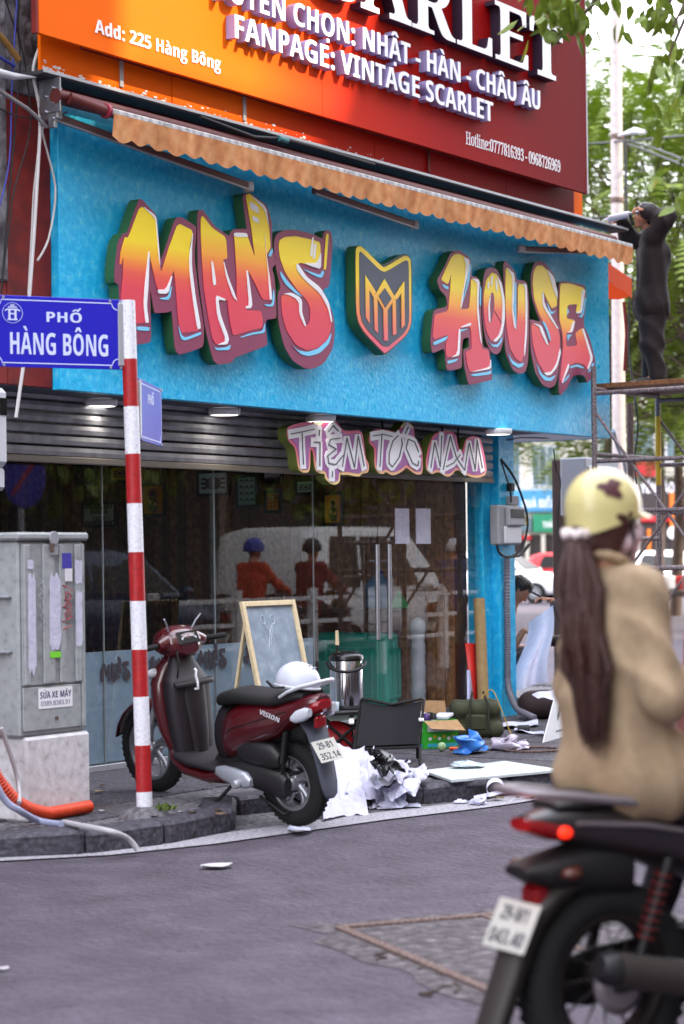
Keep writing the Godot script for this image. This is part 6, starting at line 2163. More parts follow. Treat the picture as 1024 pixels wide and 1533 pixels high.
func name_plate(t: Node, l: Vector3, r: Vector3, h: float, a: String, bb: String, crest: bool) -> void:
	var ex := (r - l).normalized()
	var ez := ex.cross(Vector3.UP).normalized()
	if ez.dot(EYE - l) < 0.0: ez = -ez
	var w := (r - l).length()
	var xf := Transform3D(Basis(ex, Vector3.UP, ez), (l + r) / 2)
	var blue := mat("plate_blue", c8(26, 22, 178), 0.35)
	var s := Shape.new()
	s.box(xf.origin, Vector3(w, h, 0.006), xf.basis, 0.002)
	var p := obj("name_plate", s, blue, t)
	var iw := w / 2 - 0.022
	var ih := h / 2 - 0.022
	var nt := 0.035
	var lines := [[-iw + nt, ih, iw - nt, ih], [-iw + nt, -ih, iw - nt, -ih], [-iw, -ih + nt, -iw, ih - nt], [iw, -ih + nt, iw, ih - nt]]
	for sx in [-1.0, 1.0]:
		for sy in [-1.0, 1.0]:
			for q in 4:
				var a0 := PI / 2 * q / 4.0
				var a1 := PI / 2 * (q + 1) / 4.0
				lines.append([sx * (iw - nt * cos(a0)), sy * (ih - nt * sin(a0)), sx * (iw - nt * cos(a1)), sy * (ih - nt * sin(a1))])
	s = Shape.new()
	for q in lines:
		s.bar(xf * Vector3(q[0], q[1], 0.0035), xf * Vector3(q[2], q[3], 0.0035), 0.0015, 0.0055, xf.basis.x if absf(q[0] - q[2]) < 0.001 else Vector3.UP)
	obj("border_line", s, M.plate_white if M.has("plate_white") else mat("plate_white", c8(206, 214, 240), 0.5), p)
	var sgn := 1.0 if ex.dot(cam_r) > 0 else -1.0
	var txf := Transform3D(Basis(ex * sgn, Vector3.UP, ez), xf.origin + ez * 0.004)
	if crest:
		write("lettering", a, M.plate_white, p, txf.translated_local(Vector3(0.035, 0.055, 0)), 0.052, 0.19, 0.002)
		write("lettering", bb, M.plate_white, p, txf.translated_local(Vector3(0.01, -0.118, 0)), 0.112, w * 0.745, 0.002)
		var c := Vector3(-w / 2 + 0.085 + 0.03, 0.095, 0.004)
		s = Shape.new()
		for k in 24:
			var a0 := TAU * k / 24.0
			var a1 := TAU * (k + 1) / 24.0
			s.bar(xf * (c + Vector3(cos(a0), sin(a0), 0) * 0.053), xf * (c + Vector3(cos(a1), sin(a1), 0) * 0.053), 0.002, 0.005, ez)
		for q in [[-0.03, 0.018, 0.03, 0.018, 0.008], [-0.024, 0.03, 0.024, 0.03, 0.006], [-0.02, -0.004, 0.02, -0.004, 0.007], [-0.016, 0.014, -0.016, -0.03, 0.011], [0.016, 0.014, 0.016, -0.03, 0.011], [-0.026, -0.034, 0.026, -0.034, 0.007], [-0.012, 0.04, 0.012, 0.04, 0.006], [-0.04, 0.01, -0.03, 0.018, 0.006], [0.04, 0.01, 0.03, 0.018, 0.006]]:
			s.bar(xf * (c + Vector3(q[0], q[1], 0)), xf * (c + Vector3(q[2], q[3], 0)), 0.002, q[4], Vector3.UP if absf(q[0] - q[2]) > 0.002 else ex)
		obj("crest", s, M.plate_white, p)
	else:
		write("lettering", a, M.plate_white, p, txf.translated_local(Vector3(0, 0.05, 0)), 0.05, 0.18, 0.002)
	for sx in [-1.0, -0.84, 0.84, 1.0]:
		for sy in [-1.0, 1.0]:
			s = Shape.new()
			s.disc(xf * Vector3(sx * (w / 2 - 0.012), sy * (h / 2 - 0.01), 0.006), ez, 0.007, 0.006, 8)
			obj("bolt", s, M.alu, p)
	s = Shape.new()
	var near: Vector3 = r if crest else l
	s.box(near, Vector3(0.05, h * 0.9, 0.03), xf.basis, 0.004)
	obj("bracket", s, M.alu, p)

# ---------- utility cabinet with its pipes ----------
func cabinet() -> void:
	var grime := tri_map(mat("cab_grey", Color.WHITE, 0.6), 0.9, ramp_tex(noise_img(72, 0.03, 512, 6), [[0.0, c8(118, 122, 124)], [0.3, c8(150, 154, 156)], [0.7, c8(158, 162, 164)], [1.0, c8(168, 171, 173)]]))
	var plin := tri_map(mat("plinth", Color.WHITE, 0.85), 0.8, ramp_tex(noise_img(73, 0.03, 512, 6), [[0.0, c8(146, 138, 136)], [0.3, c8(194, 190, 192)], [1.0, c8(220, 218, 222)]]), M.b_fine, 0.1)
	var rc := ony(137, 1214, PAVE)
	var zf := rc.z
	var x1 := rc.x
	var x0 := onz(40, 1150, zf).x
	var yt := onz(100, 797, zf).y
	var yp := onz(100, 1098, zf).y
	var t := thing("utility_cabinet", "grey street utility cabinet with stickers on white concrete plinth", "cabinet", Vector3((x0 + x1) / 2, PAVE, zf - 0.2))
	var zb := zf - 0.42
	var s := Shape.new()
	s.span(Vector3(x0, PAVE - 0.01, zb), Vector3(x1, yp, zf), 0.015)
	obj("plinth", s, plin, t)
	var cx0 := x0 - 0.03
	var cx1 := x1 - 0.02
	s = Shape.new()
	s.span(Vector3(cx0, yp + 0.002, zb + 0.02), Vector3(cx1, yt - 0.045, zf - 0.02), 0.012)
	obj("case", s, grime, t)
	s = Shape.new()
	s.span(Vector3(cx0 - 0.03, yt - 0.043, zb), Vector3(cx1 + 0.02, yt, zf + 0.01), 0.012)
	obj("lid", s, grime, t)
	# door: raised ribs above, a lower panel
	var ym := lerpf(yp, yt, 0.245)
	s = Shape.new()
	s.span(Vector3(cx0 + 0.02, ym + 0.005, zf - 0.0185), Vector3(cx1 - 0.045, yt - 0.06, zf - 0.008), 0.004)
	var door := obj("door", s, grime, t)
	for k in 4:
		var a: float = lerpf(cx0 + 0.02, cx1 - 0.05, [0.0, 0.33, 0.62, 0.9][k])
		s = Shape.new()
		s.span(Vector3(a + 0.002, ym + 0.01, zf - 0.0075), Vector3(a + 0.05 + (0.04 if k == 1 else 0.0), yt - 0.065, zf + 0.006), 0.005)
		obj("door_rib", s, grime, door)
	s = Shape.new()
	s.span(Vector3(cx0 + 0.02, yp + 0.03, zf - 0.0185), Vector3(cx1 - 0.045, ym - 0.004, zf - 0.006), 0.004)
	var low := obj("lower_panel", s, grime, t)
	s = Shape.new()
	s.span(Vector3(cx1 - 0.04, yp + 0.03, zf - 0.0185), Vector3(cx1 - 0.008, yt - 0.06, zf - 0.002), 0.004)
	obj("hinge_strip", s, grime, t)
	s = Shape.new()
	s.disc(onz(85, 1075, zf - 0.003), Vector3.BACK, 0.011, 0.012, 10)
	obj("lock", s, M.rusty, low)
	# hasp
	s = Shape.new()
	s.box(onz(81, 822, zf + 0.008), Vector3(0.06, 0.07, 0.012), Basis.IDENTITY, 0.004)
	s.disc(onz(81, 805, zf + 0.016), Vector3.BACK, 0.035, 0.012, 14)
	var hasp := obj("hasp", s, M.grey_plastic, door)
	s = Shape.new()
	s.box(onz(78, 820, zf + 0.02), Vector3(0.02, 0.05, 0.02), Basis.IDENTITY, 0.004)
	obj("padlock", s, M.rusty, hasp)
	# handle bars at the side
	for yy in [893, 975]:
		s = Shape.new()
		var p := onz(24, yy, zf - 0.1)
		s.box(Vector3(cx0 - 0.02, p.y, zf - 0.16), Vector3(0.04, 0.014, 0.2), Basis.IDENTITY, 0.004)
		obj("side_rail", s, M.grey_plastic, t)
	# stickers and torn paper: flat print, each at its place
	var zst := zf + 0.0068
	var st := thing("sticker", "white sticker reading SỬA XE MÁY 0389.8383.91 on the cabinet", "sticker", onz(83, 1056, zf))
	var a0 := onz(58, 1031, zf - 0.002)
	var b0 := onz(109, 1057, zf - 0.002)
	s = Shape.new()
	s.span(Vector3(a0.x, b0.y, zf - 0.0055), Vector3(b0.x, a0.y, zf - 0.003))
	obj("paper", s, M.white_sign, st)
	var navy := mat("navy_ink", c8(40, 24, 96), 0.6)
	write("lettering", "SỬA XE MÁY", navy, st, Transform3D(Basis.IDENTITY, Vector3((a0.x + b0.x) / 2, lerpf(b0.y, a0.y, 0.5), zf - 0.0028)), 0.034, (b0.x - a0.x) * 0.92, 0.001)
	write("lettering", "0389.8383.91", navy, st, Transform3D(Basis.IDENTITY, Vector3((a0.x + b0.x) / 2, lerpf(b0.y, a0.y, 0.14), zf - 0.0028)), 0.024, (b0.x - a0.x) * 0.84, 0.001, false)
	for q in [[93, 828, 107, 851, c8(60, 50, 160), "blue and red sticker near the cabinet's hasp"], [97, 851, 108, 870, c8(220, 216, 222), "small white sticker under the blue one on cabinet"], [75, 976, 91, 984, c8(120, 214, 40), "bright green sticker on the cabinet's door rib"], [84, 1029, 103, 1033, c8(190, 180, 60), "thin yellow strip stuck above the white sticker"]]:
		var a := onz(q[0], q[1], zst)
		var b := onz(q[2], q[3], zst)
		s = Shape.new()
		var behind: float = zst if q[1] < 1000 else zf - 0.005
		s.span(Vector3(a.x, b.y, behind), Vector3(b.x, a.y, behind + 0.0018))
		var m := StandardMaterial3D.new()
		m.albedo_color = q[4]
		m.roughness = 0.6
		tag(obj("sticker", s, m), q[5], "sticker")
	var torn := [[41, 838, 50, 852], [41, 858, 55, 1010], [73, 858, 92, 972], [112, 838, 123, 874], [113, 884, 124, 968]]
	for ti in 5:
		var q: Array = torn[ti]
		s = Shape.new()
		var pl := PackedVector2Array()
		var a := onz(q[0], q[1], zst)
		var b := onz(q[2], q[3], zst)
		for k in 36:
			var an := TAU * k / 36.0
			var m := maxf(absf(cos(an)), absf(sin(an)))
			var rr := rng.randf_range(0.86, 1.03) / m
			pl.append(Vector2((a.x + b.x) / 2 + cos(an) * rr * (b.x - a.x) / 2, (a.y + b.y) / 2 + sin(an) * rr * (a.y - b.y) / 2))
		s.prism(pl, zst + 0.0002, zst + 0.0014)
		tag(obj("torn_paper", s, M.paper), ["small torn white paper high on the cabinet's hinge-side rib", "long torn white paper strip down the cabinet's outer rib", "wide torn white paper strip on the cabinet's middle rib", "short torn white paper beside the cabinet's blue sticker", "torn white paper strip down the rib by the cabinet's edge"][ti], "paper")
	# scrawls: red letters down the door, a pale one beside
	var red := mat("scrawl_red", c8(190, 50, 70), 0.7)
	s = Shape.new()
	var sc := []
	var ys := [876, 884, 887, 893, 898, 903, 909, 913, 918, 924, 930, 936, 942]
	for k in ys.size(): sc.append(onz(95 + 13 * (k % 2) + rng.randf_range(-2, 2), ys[k], zf + 0.0075))
	s.tube(sc, 0.0028, 4)
	for k in 3:
		var c := onz(102, 893 + k * 14, zf + 0.0075)
		var loop := []
		for m in 11: loop.append(c + Vector3(cos(TAU * m / 10.0) * 0.022, sin(TAU * m / 10.0) * 0.02, 0))
		s.tube(loop, 0.0026, 4)
	obj("scrawl", s, red, door)
	s = Shape.new()
	sc = []
	for k in 16: sc.append(onz(60 + 4 * sin(k * 2.1) + k * 0.3, 866 + k * 5, zf + 0.0005 + 0.007))
	s.tube(sc, 0.002, 4)
	obj("scrawl", s, M.pale_plastic, door)
	# ribbed orange conduit and grey pipes on the ground
	var h0 := onz(-50, 1080, zf + 0.02)
	var path = [Vector3(h0.x - 0.15, 0.85, 0.33), Vector3(h0.x - 0.12, 0.8, 0.7), h0, onz(-14, 1146, zf + 0.04), onz(8, 1181, zf + 0.08), onz(36, 1207, zf + 0.1), onz(80, 1219, zf + 0.08), onz(134, 1222, zf + 0.06)]
	var c := Curve3D.new()
	for i in path.size():
		var tn := Vector3.ZERO
		if i > 0 and i < path.size() - 1: tn = (path[i + 1] - path[i - 1]) * 0.18
		c.add_point(path[i], -tn, tn)
	var pts := Array(c.tessellate_even_length(6, 0.0065))
	var rad := []
	for k in pts.size():
		pts[k].y = maxf(pts[k].y, PAVE + 0.036)
		rad.append(0.03 + 0.0055 * sin(k * TAU / 4.0))
	s = Shape.new()
	s.tube(pts, rad, 12)
	tag(obj("ribbed_conduit", s, mat("conduit_orange", c8(206, 66, 30), 0.5)), "orange ribbed plastic conduit lying before the cabinet plinth", "conduit")
	wire("pipe", "bluish grey plastic pipe curving round the cabinet plinth", [onz(-40, 1110, zf + 0.12), onz(2, 1190, zf + 0.16), onz(30, 1214, zf + 0.2), ony(60, 1229, PAVE + 0.02), ony(92, 1234, PAVE + 0.02)], 0.018, mat("pipe_blue", c8(146, 150, 176), 0.5))
	wire("pipe", "pale grey plastic pipe drooping over the kerb", [ony(95, 1231, PAVE + 0.02), ony(130, 1238, PAVE + 0.03), ony(165, 1245, PAVE + 0.02), ony(192, 1256, PAVE - 0.03), ony(206, 1273, 0.03)], 0.016, mat("pipe_grey", c8(172, 168, 172), 0.5))
	wire("pipe", "thin grey pipe standing against the cabinet plinth", [onz(2, 1090, zf + 0.06), onz(16, 1130, zf + 0.06), onz(27, 1170, zf + 0.06), onz(29, 1202, zf + 0.15)], 0.012, M.pipe_grey)

# ---------- two-wheelers ----------
# local frame of a bike: x forwards, y up, z to its right; origin on the ground under the rear axle
func wheel_at(t: Node, c: Vector3, r: float, w: float, spokes: int, blade: bool, rim_m: Material = null) -> MeshInstance3D:
	var turn := Basis(Vector3.RIGHT, Vector3.BACK, Vector3.DOWN)
	var s := Shape.new()
	var prof := []
	for k in 13:
		var a := -PI * 0.5 + PI * k / 12.0
		prof.append([r - w * 0.55 + cos(a) * w * 0.55, sin(a) * w * 0.5])
	prof.insert(0, [r - w * 0.95, -w * 0.42])
	prof.append([r - w * 0.95, w * 0.42])
	prof.append([r - w * 0.95, -w * 0.42])
	s.lathe(prof, Transform3D(turn, c), 40, false)
	for k in 44:
		var a := TAU * k / 44.0
		for z in [-0.22, 0.22]:
			var q := c + Vector3(cos(a) * (r - 0.006), sin(a) * (r - 0.006), z * w)
			s.box(q, Vector3(0.005, 0.02, w * 0.2), Basis(Vector3.BACK, a) * Basis(Vector3.RIGHT, 0.5 * signf(z)))
	var o := obj("tyre", s, M.rubber, t, true)
	s = Shape.new()
	var ri := r - w * 0.95
	s.lathe([[ri - 0.022, -w * 0.36], [ri + 0.004, -w * 0.4], [ri + 0.004, w * 0.4], [ri - 0.022, w * 0.36], [ri - 0.022, -w * 0.36]], Transform3D(turn, c), 40, false)
	for k in spokes:
		var a := TAU * k / spokes
		if blade:
			for d in [-0.16, 0.16]:
				var pts := []
				for j in 5:
					var u := j / 4.0
					var rr := lerpf(0.035, ri - 0.012, u)
					var aa: float = a + d * (0.3 + u) + 0.35 * u * u
					pts.append(c + Vector3(cos(aa) * rr, sin(aa) * rr, 0))
				s.tube(pts, [0.015, 0.012, 0.01, 0.01, 0.013], 6, true, 1.5)
		else:
			for z in [-0.03, 0.03]:
				s.tube([c + Vector3(cos(a) * 0.035, sin(a) * 0.035, z), c + Vector3(cos(a + 0.5 * signf(z)) * ri, sin(a + 0.5 * signf(z)) * ri, 0)], 0.0022, 5)
	s.lathe([[0.03, -w * 0.6], [0.045, -w * 0.5], [0.045, w * 0.5], [0.03, w * 0.6]], Transform3D(turn, c), 18)
	obj("rim", s, rim_m if rim_m else mat("rim_grey", c8(150, 150, 156), 0.35, 0.7), o, true)
	return o
func rings_x(st: Array, n := 16, p := 2.6) -> Array:
	# [x, y low, y high, half width, z centre]: rounded-box sections along x
	var rings := []
	for q in st:
		var ring := []
		for k in n:
			var a := TAU * k / n
			var cx := signf(cos(a)) * pow(absf(cos(a)), 2.0 / p)
			var cy := signf(sin(a)) * pow(absf(sin(a)), 2.0 / p)
			ring.append(Vector3(q[0], (q[1] + q[2]) / 2 + cy * (q[2] - q[1]) / 2, (q[4] if q.size() > 4 else 0.0) + cx * q[3]))
		rings.append(ring)
	return rings
func rings_y(st: Array, n := 16, p := 2.6) -> Array:
	# [y, x back, x front, half width]
	var rings := []
	for q in st:
		var ring := []
		for k in n:
			var a := TAU * k / n
			var cx := signf(cos(a)) * pow(absf(cos(a)), 2.0 / p)
			var cy := signf(sin(a)) * pow(absf(sin(a)), 2.0 / p)
			ring.append(Vector3((q[1] + q[2]) / 2 + cx * (q[2] - q[1]) / 2, q[0], cy * q[3]))
		rings.append(ring)
	return rings
func lp(called: String, rings: Array, m: Material, t: Node) -> MeshInstance3D:
	var s := Shape.new()
	s.loft(rings)
	return obj(called, s, m, t, true)
func number_plate(t: Node, xf: Transform3D, a: String, b: String) -> void:
	var s := Shape.new()
	s.box(xf.origin, Vector3(0.19, 0.14, 0.003), xf.basis, 0.001)
	var p := obj("number_plate", s, mat("plate_face", c8(186, 184, 176), 0.4), t, true)
	mat("plate_ink", c8(56, 56, 66), 0.6)
	write("lettering", a, M.plate_ink, p, xf.translated_local(Vector3(0, 0.012, 0.002)), 0.042, 0.12, 0.001, true, "Droid Sans", true)
	write("lettering", b, M.plate_ink, p, xf.translated_local(Vector3(0, -0.056, 0.002)), 0.042, 0.155, 0.001, true, "Droid Sans", true)
func make_scooter(label: String, paint: Material) -> Node3D:
	var t := thing("motor_scooter", label, "scooter", Vector3.ZERO)
	var ra := Vector3(0, 0.26, 0)
	var fa := Vector3(1.255, 0.275, 0)
	wheel_at(t, ra, 0.262, 0.1, 5, true)
	wheel_at(t, fa, 0.278, 0.085, 5, true)
	var dark: Material = M.dark_plastic
	# rear body
	lp("side_fairing", rings_x([[0.52, 0.36, 0.58, 0.1], [0.46, 0.33, 0.66, 0.145], [0.36, 0.37, 0.71, 0.168], [0.2, 0.46, 0.735, 0.178], [0.0, 0.545, 0.755, 0.175], [-0.2, 0.615, 0.79, 0.158], [-0.38, 0.675, 0.815, 0.128], [-0.5, 0.72, 0.82, 0.09], [-0.54, 0.745, 0.81, 0.06]]), paint, t)
	lp("seat", rings_x([[0.585, 0.66, 0.7, 0.07], [0.54, 0.65, 0.745, 0.115], [0.42, 0.68, 0.782, 0.14], [0.2, 0.7, 0.79, 0.152], [0.05, 0.715, 0.792, 0.152], [-0.1, 0.74, 0.826, 0.145], [-0.28, 0.765, 0.84, 0.125], [-0.36, 0.78, 0.835, 0.09]]), M.seat_black, t)
	lp("under_seat_cover", rings_x([[0.6, 0.36, 0.6, 0.08], [0.54, 0.32, 0.67, 0.13], [0.46, 0.32, 0.67, 0.14]]), dark, t)
	lp("floor_board", rings_x([[0.42, 0.262, 0.312, 0.14], [0.5, 0.255, 0.318, 0.185], [0.75, 0.255, 0.322, 0.19], [0.88, 0.27, 0.36, 0.175]]), dark, t)
	lp("floor_skirt", rings_x([[0.3, 0.23, 0.4, 0.13], [0.42, 0.19, 0.33, 0.172], [0.6, 0.175, 0.27, 0.18], [0.8, 0.19, 0.28, 0.175], [0.93, 0.24, 0.36, 0.15]]), paint, t)
	# leg shield: dark inside, painted outside
	lp("inner_cover", rings_y([[0.29, 0.8, 0.93, 0.145], [0.45, 0.815, 0.97, 0.16], [0.62, 0.84, 1.0, 0.168], [0.73, 0.845, 1.02, 0.165], [0.755, 0.845, 1.02, 0.16], [0.78, 0.875, 1.03, 0.15], [0.86, 0.915, 1.03, 0.1], [0.92, 0.94, 1.03, 0.07]]), dark, t)
	lp("front_cover", rings_y([[0.33, 0.9, 1.0, 0.13], [0.45, 0.93, 1.05, 0.165], [0.6, 0.955, 1.1, 0.18], [0.74, 0.965, 1.12, 0.176], [0.84, 0.965, 1.1, 0.135], [0.9, 0.97, 1.07, 0.08]]), paint, t)
	lp("tunnel_panel", rings_y([[0.3, 0.775, 0.85, 0.055], [0.45, 0.785, 0.87, 0.07], [0.6, 0.81, 0.9, 0.085], [0.74, 0.835, 0.93, 0.095]]), dark, t)
	var s := Shape.new()
	s.loft(rings_y([[0.735, 0.82, 0.9, 0.155], [0.75, 0.815, 0.9, 0.163], [0.765, 0.83, 0.9, 0.155]]))
	obj("pocket_lip", s, dark, t, true)
	# front fender and fork
	var rings := []
	for k in 10:
		var a := lerpf(0.15, 2.75, k / 9.0)
		var ring := []
		for j in 9:
			var b := -1.15 + 2.3 * j / 8.0
			ring.append(fa + Vector3(cos(a), sin(a), 0) * (0.27 + 0.05 * cos(b)) + Vector3(0, 0, 0.075 * sin(b)))
		for j in 9:
			var b := 1.15 - 2.3 * j / 8.0
			ring.append(fa + Vector3(cos(a), sin(a), 0) * (0.262 + 0.05 * cos(b)) + Vector3(0, 0, 0.069 * sin(b)))
		rings.append(ring)
	lp("front_fender", rings, paint, t)
	for z in [-0.075, 0.075]:
		s = Shape.new()
		s.tube([fa + Vector3(0, 0, z), Vector3(1.13, 0.6, z)], [0.018, 0.02], 10)
		obj("fork_leg", s, M.alu, t, true)
	s = Shape.new()
	s.tube([Vector3(1.13, 0.58, 0), Vector3(1.02, 0.95, 0)], 0.024, 10)
	obj("steering_stem", s, M.black, t, true)
	# handlebar cowl with meter, headlight, grips and levers
	lp("handlebar_cowl", rings_x([[0.885, 0.925, 1.0, 0.07], [0.91, 0.9, 1.05, 0.115], [0.98, 0.885, 1.09, 0.14], [1.05, 0.89, 1.085, 0.135], [1.11, 0.91, 1.05, 0.11], [1.15, 0.93, 1.01, 0.07]]), paint, t)
	for sd in [-1.0, 1.0]:
		lp("grip_cover", rings_y_z(sd), paint, t)
		s = Shape.new()
		s.tube([Vector3(0.98, 0.985, 0.17 * sd), Vector3(0.935, 0.99, 0.34 * sd)], [0.017, 0.018], 10)
		obj("grip", s, M.rubber, t, true)
		s = Shape.new()
		s.tube([Vector3(1.02, 0.975, 0.16 * sd), Vector3(1.03, 0.975, 0.24 * sd), Vector3(0.99, 0.975, 0.33 * sd)], [0.006, 0.006, 0.008], 6)
		obj("brake_lever", s, M.alu, t, true)
		s = Shape.new()
		s.tube([Vector3(0.98, 1.05, 0.09 * sd), Vector3(0.965, 1.11, 0.12 * sd), Vector3(0.95, 1.15, 0.15 * sd)], 0.006, 6)
		obj("mirror_stem", s, M.alu, t, true)
		s = Shape.new()
		s.ell(Vector3(1.07, 0.8, 0.14 * sd), Vector3(0.035, 0.03, 0.06))
		obj("turn_signal", s, M.pale_plastic, t, true)
	s = Shape.new()
	s.box(Vector3(0.905, 1.025, 0), Vector3(0.012, 0.085, 0.17), Basis(Vector3.BACK, -0.55), 0.005)
	var meter := obj("meter_panel", s, M.black_gloss, t, true)
	s = Shape.new()
	for k in 12:
		var a := PI * (0.1 + 0.8 * k / 11.0)
		s.box(Vector3(0.898, 1.022, 0) + Basis(Vector3.BACK, -0.55) * Vector3(-0.001, sin(a) * 0.03 - 0.012, cos(a) * 0.06), Vector3(0.004, 0.012, 0.006), Basis(Vector3.BACK, -0.55) * Basis(Vector3.RIGHT, a))
	obj("dial_marks", s, M.pale_plastic, meter, true)
	s = Shape.new()
	s.ell(Vector3(1.12, 0.955, 0), Vector3(0.05, 0.055, 0.09))
	obj("headlight", s, M.lens_clear, t, true)
	s = Shape.new()
	s.tube([Vector3(0.83, 0.84, -0.02), Vector3(0.815, 0.83, -0.02), Vector3(0.82, 0.8, -0.02), Vector3(0.805, 0.76, -0.02), Vector3(0.8, 0.72, -0.02), Vector3(0.83, 0.715, -0.02)], 0.008, 7)
	obj("luggage_hook", s, M.white_sign, t, true)
	# engine and drive case, on the left
	lp("drive_case", rings_x([[-0.1, 0.2, 0.31, 0.03, -0.1], [-0.04, 0.18, 0.345, 0.045, -0.105], [0.1, 0.2, 0.36, 0.05, -0.11], [0.3, 0.22, 0.37, 0.05, -0.11], [0.42, 0.23, 0.35, 0.045, -0.105], [0.48, 0.26, 0.32, 0.03, -0.1]]), M.engine_dark, t)
	lp("case_cover", rings_x([[0.19, 0.235, 0.28, 0.02, -0.165], [0.23, 0.215, 0.315, 0.03, -0.17], [0.33, 0.215, 0.325, 0.032, -0.17], [0.43, 0.235, 0.325, 0.03, -0.165], [0.5, 0.255, 0.305, 0.02, -0.155]]), M.cover_silver, t)
	lp("air_box", rings_x([[0.0, 0.37, 0.45, 0.035, -0.1], [0.05, 0.35, 0.5, 0.05, -0.105], [0.25, 0.35, 0.51, 0.055, -0.105], [0.34, 0.37, 0.48, 0.04, -0.1]]), M.engine_dark, t)
	lp("engine_block", rings_x([[-0.02, 0.2, 0.33, 0.06], [0.15, 0.18, 0.38, 0.1], [0.4, 0.2, 0.4, 0.11], [0.6, 0.24, 0.36, 0.08]]), M.engine_dark, t)
	s = Shape.new()
	s.lathe([[0.028, 0.0], [0.028, 0.03], [0.02, 0.04]], Transform3D(Basis(Vector3.RIGHT, -PI / 2), Vector3(0.27, 0.245, -0.2)), 12)
	obj("kick_shaft", s, M.alu, t, true)
	s = Shape.new()
	s.tube([Vector3(-0.03, 0.3, -0.12), Vector3(-0.12, 0.6, -0.11)], 0.014, 8)
	for k in 22:
		var u := k / 21.0
		var c := Vector3(-0.03, 0.3, -0.12).lerp(Vector3(-0.12, 0.6, -0.11), 0.35 + 0.6 * u)
		s.lathe([[0.024, -0.004], [0.03, 0.0], [0.024, 0.004]], Transform3D(Basis(Vector3.BACK, 0.29), c), 10, false)
	obj("rear_shock", s, M.black, t, true)
	lp("muffler", rings_x([[-0.2, 0.24, 0.3, 0.03, 0.15], [-0.15, 0.2, 0.34, 0.06, 0.16], [0.15, 0.19, 0.31, 0.055, 0.16], [0.22, 0.21, 0.28, 0.03, 0.15]]), M.engine_dark, t)
	for z in [-1.0, 1.0]:
		s = Shape.new()
		s.tube([Vector3(0.5, 0.47, 0.128 * z), Vector3(0.36, 0.56, 0.171 * z), Vector3(0.1, 0.65, 0.18 * z), Vector3(-0.2, 0.72, 0.161 * z)], 0.003, 5)
		obj("panel_seam", s, M.black, t, true)
	s = Shape.new()
	s.tube([Vector3(0.9, 0.95, -0.1), Vector3(0.86, 0.88, -0.12), Vector3(0.9, 0.78, -0.1)], 0.006, 6)
	obj("brake_cable", s, M.black, t, true)
	# tail
	var gr := []
	for k in 13:
		var a := lerpf(-PI * 0.5, PI * 0.5, k / 12.0)
		gr.append(Vector3(-0.36 - 0.2 * cos(a) * 1.1, 0.865 + 0.035 * cos(a), 0.13 * sin(a)))
	gr.insert(0, Vector3(-0.1, 0.8, -0.155))
	gr.insert(1, Vector3(-0.22, 0.835, -0.145))
	gr.append(Vector3(-0.22, 0.835, 0.145))
	gr.append(Vector3(-0.1, 0.8, 0.155))
	var rr := []
	for k in gr.size(): rr.append(0.017 if k > 1 and k < gr.size() - 2 else 0.013)
	s = Shape.new()
	s.tube(gr, rr, 10, true, 0.8)
	obj("grab_rail", s, M.pale_plastic, t, true)
	lp("tail_light", rings_x([[-0.44, 0.7, 0.79, 0.1], [-0.52, 0.71, 0.795, 0.088], [-0.565, 0.735, 0.785, 0.055]]), M.lens_red, t)
	for sd in [-1.0, 1.0]:
		lp("turn_signal", rings_x([[-0.28, 0.665, 0.7, 0.02, 0.135 * sd], [-0.36, 0.66, 0.735, 0.025, 0.135 * sd], [-0.46, 0.675, 0.755, 0.03, 0.115 * sd], [-0.52, 0.7, 0.75, 0.02, 0.1 * sd]]), M.lens_clear, t)
	s = Shape.new()
	s.box(Vector3(-0.485, 0.655, 0), Vector3(0.05, 0.075, 0.09), Basis.IDENTITY, 0.012)
	obj("reflector", s, M.lens_red, t, true)
	rings = []
	for q in [[-0.3, 0.66, 0.1], [-0.42, 0.6, 0.09], [-0.5, 0.5, 0.08], [-0.57, 0.4, 0.075], [-0.63, 0.3, 0.07], [-0.66, 0.235, 0.055], [-0.665, 0.215, 0.03]]:
		var d := Vector3(-0.85, -0.5, 0).normalized()
		var nrm := Vector3(-0.8, 0.45, 0)
		rings.append([Vector3(q[0], q[1], -q[2]), Vector3(q[0] - 0.012, q[1] + 0.004, -q[2] * 0.5), Vector3(q[0] - 0.016, q[1] + 0.006, 0), Vector3(q[0] - 0.012, q[1] + 0.004, q[2] * 0.5), Vector3(q[0], q[1], q[2]), Vector3(q[0] + 0.012, q[1] - 0.006, q[2] * 0.9), Vector3(q[0] + 0.006, q[1] - 0.004, 0), Vector3(q[0] + 0.012, q[1] - 0.006, -q[2] * 0.9)])
	lp("mud_flap", rings, M.flap_grey, t)
	lp("inner_fender", rings_x([[-0.34, 0.5, 0.66, 0.06], [-0.2, 0.52, 0.64, 0.075], [0.05, 0.5, 0.6, 0.08], [0.2, 0.44, 0.56, 0.07]]), M.black, t)
	# stands
	s = Shape.new()
	s.tube([Vector3(0.42, 0.2, -0.1), Vector3(0.5, 0.1, -0.15), Vector3(0.6, 0.012, -0.2)], 0.011, 7)
	s.tube([Vector3(0.6, 0.012, -0.2), Vector3(0.66, 0.01, -0.18)], 0.013, 6)
	obj("side_stand", s, M.black, t, true)
	s = Shape.new()
	s.tube([Vector3(0.2, 0.16, -0.09), Vector3(-0.02, 0.09, -0.1), Vector3(-0.02, 0.09, 0.1), Vector3(0.2, 0.16, 0.09)], 0.011, 7)
	obj("centre_stand", s, M.black, t, true)
	return t
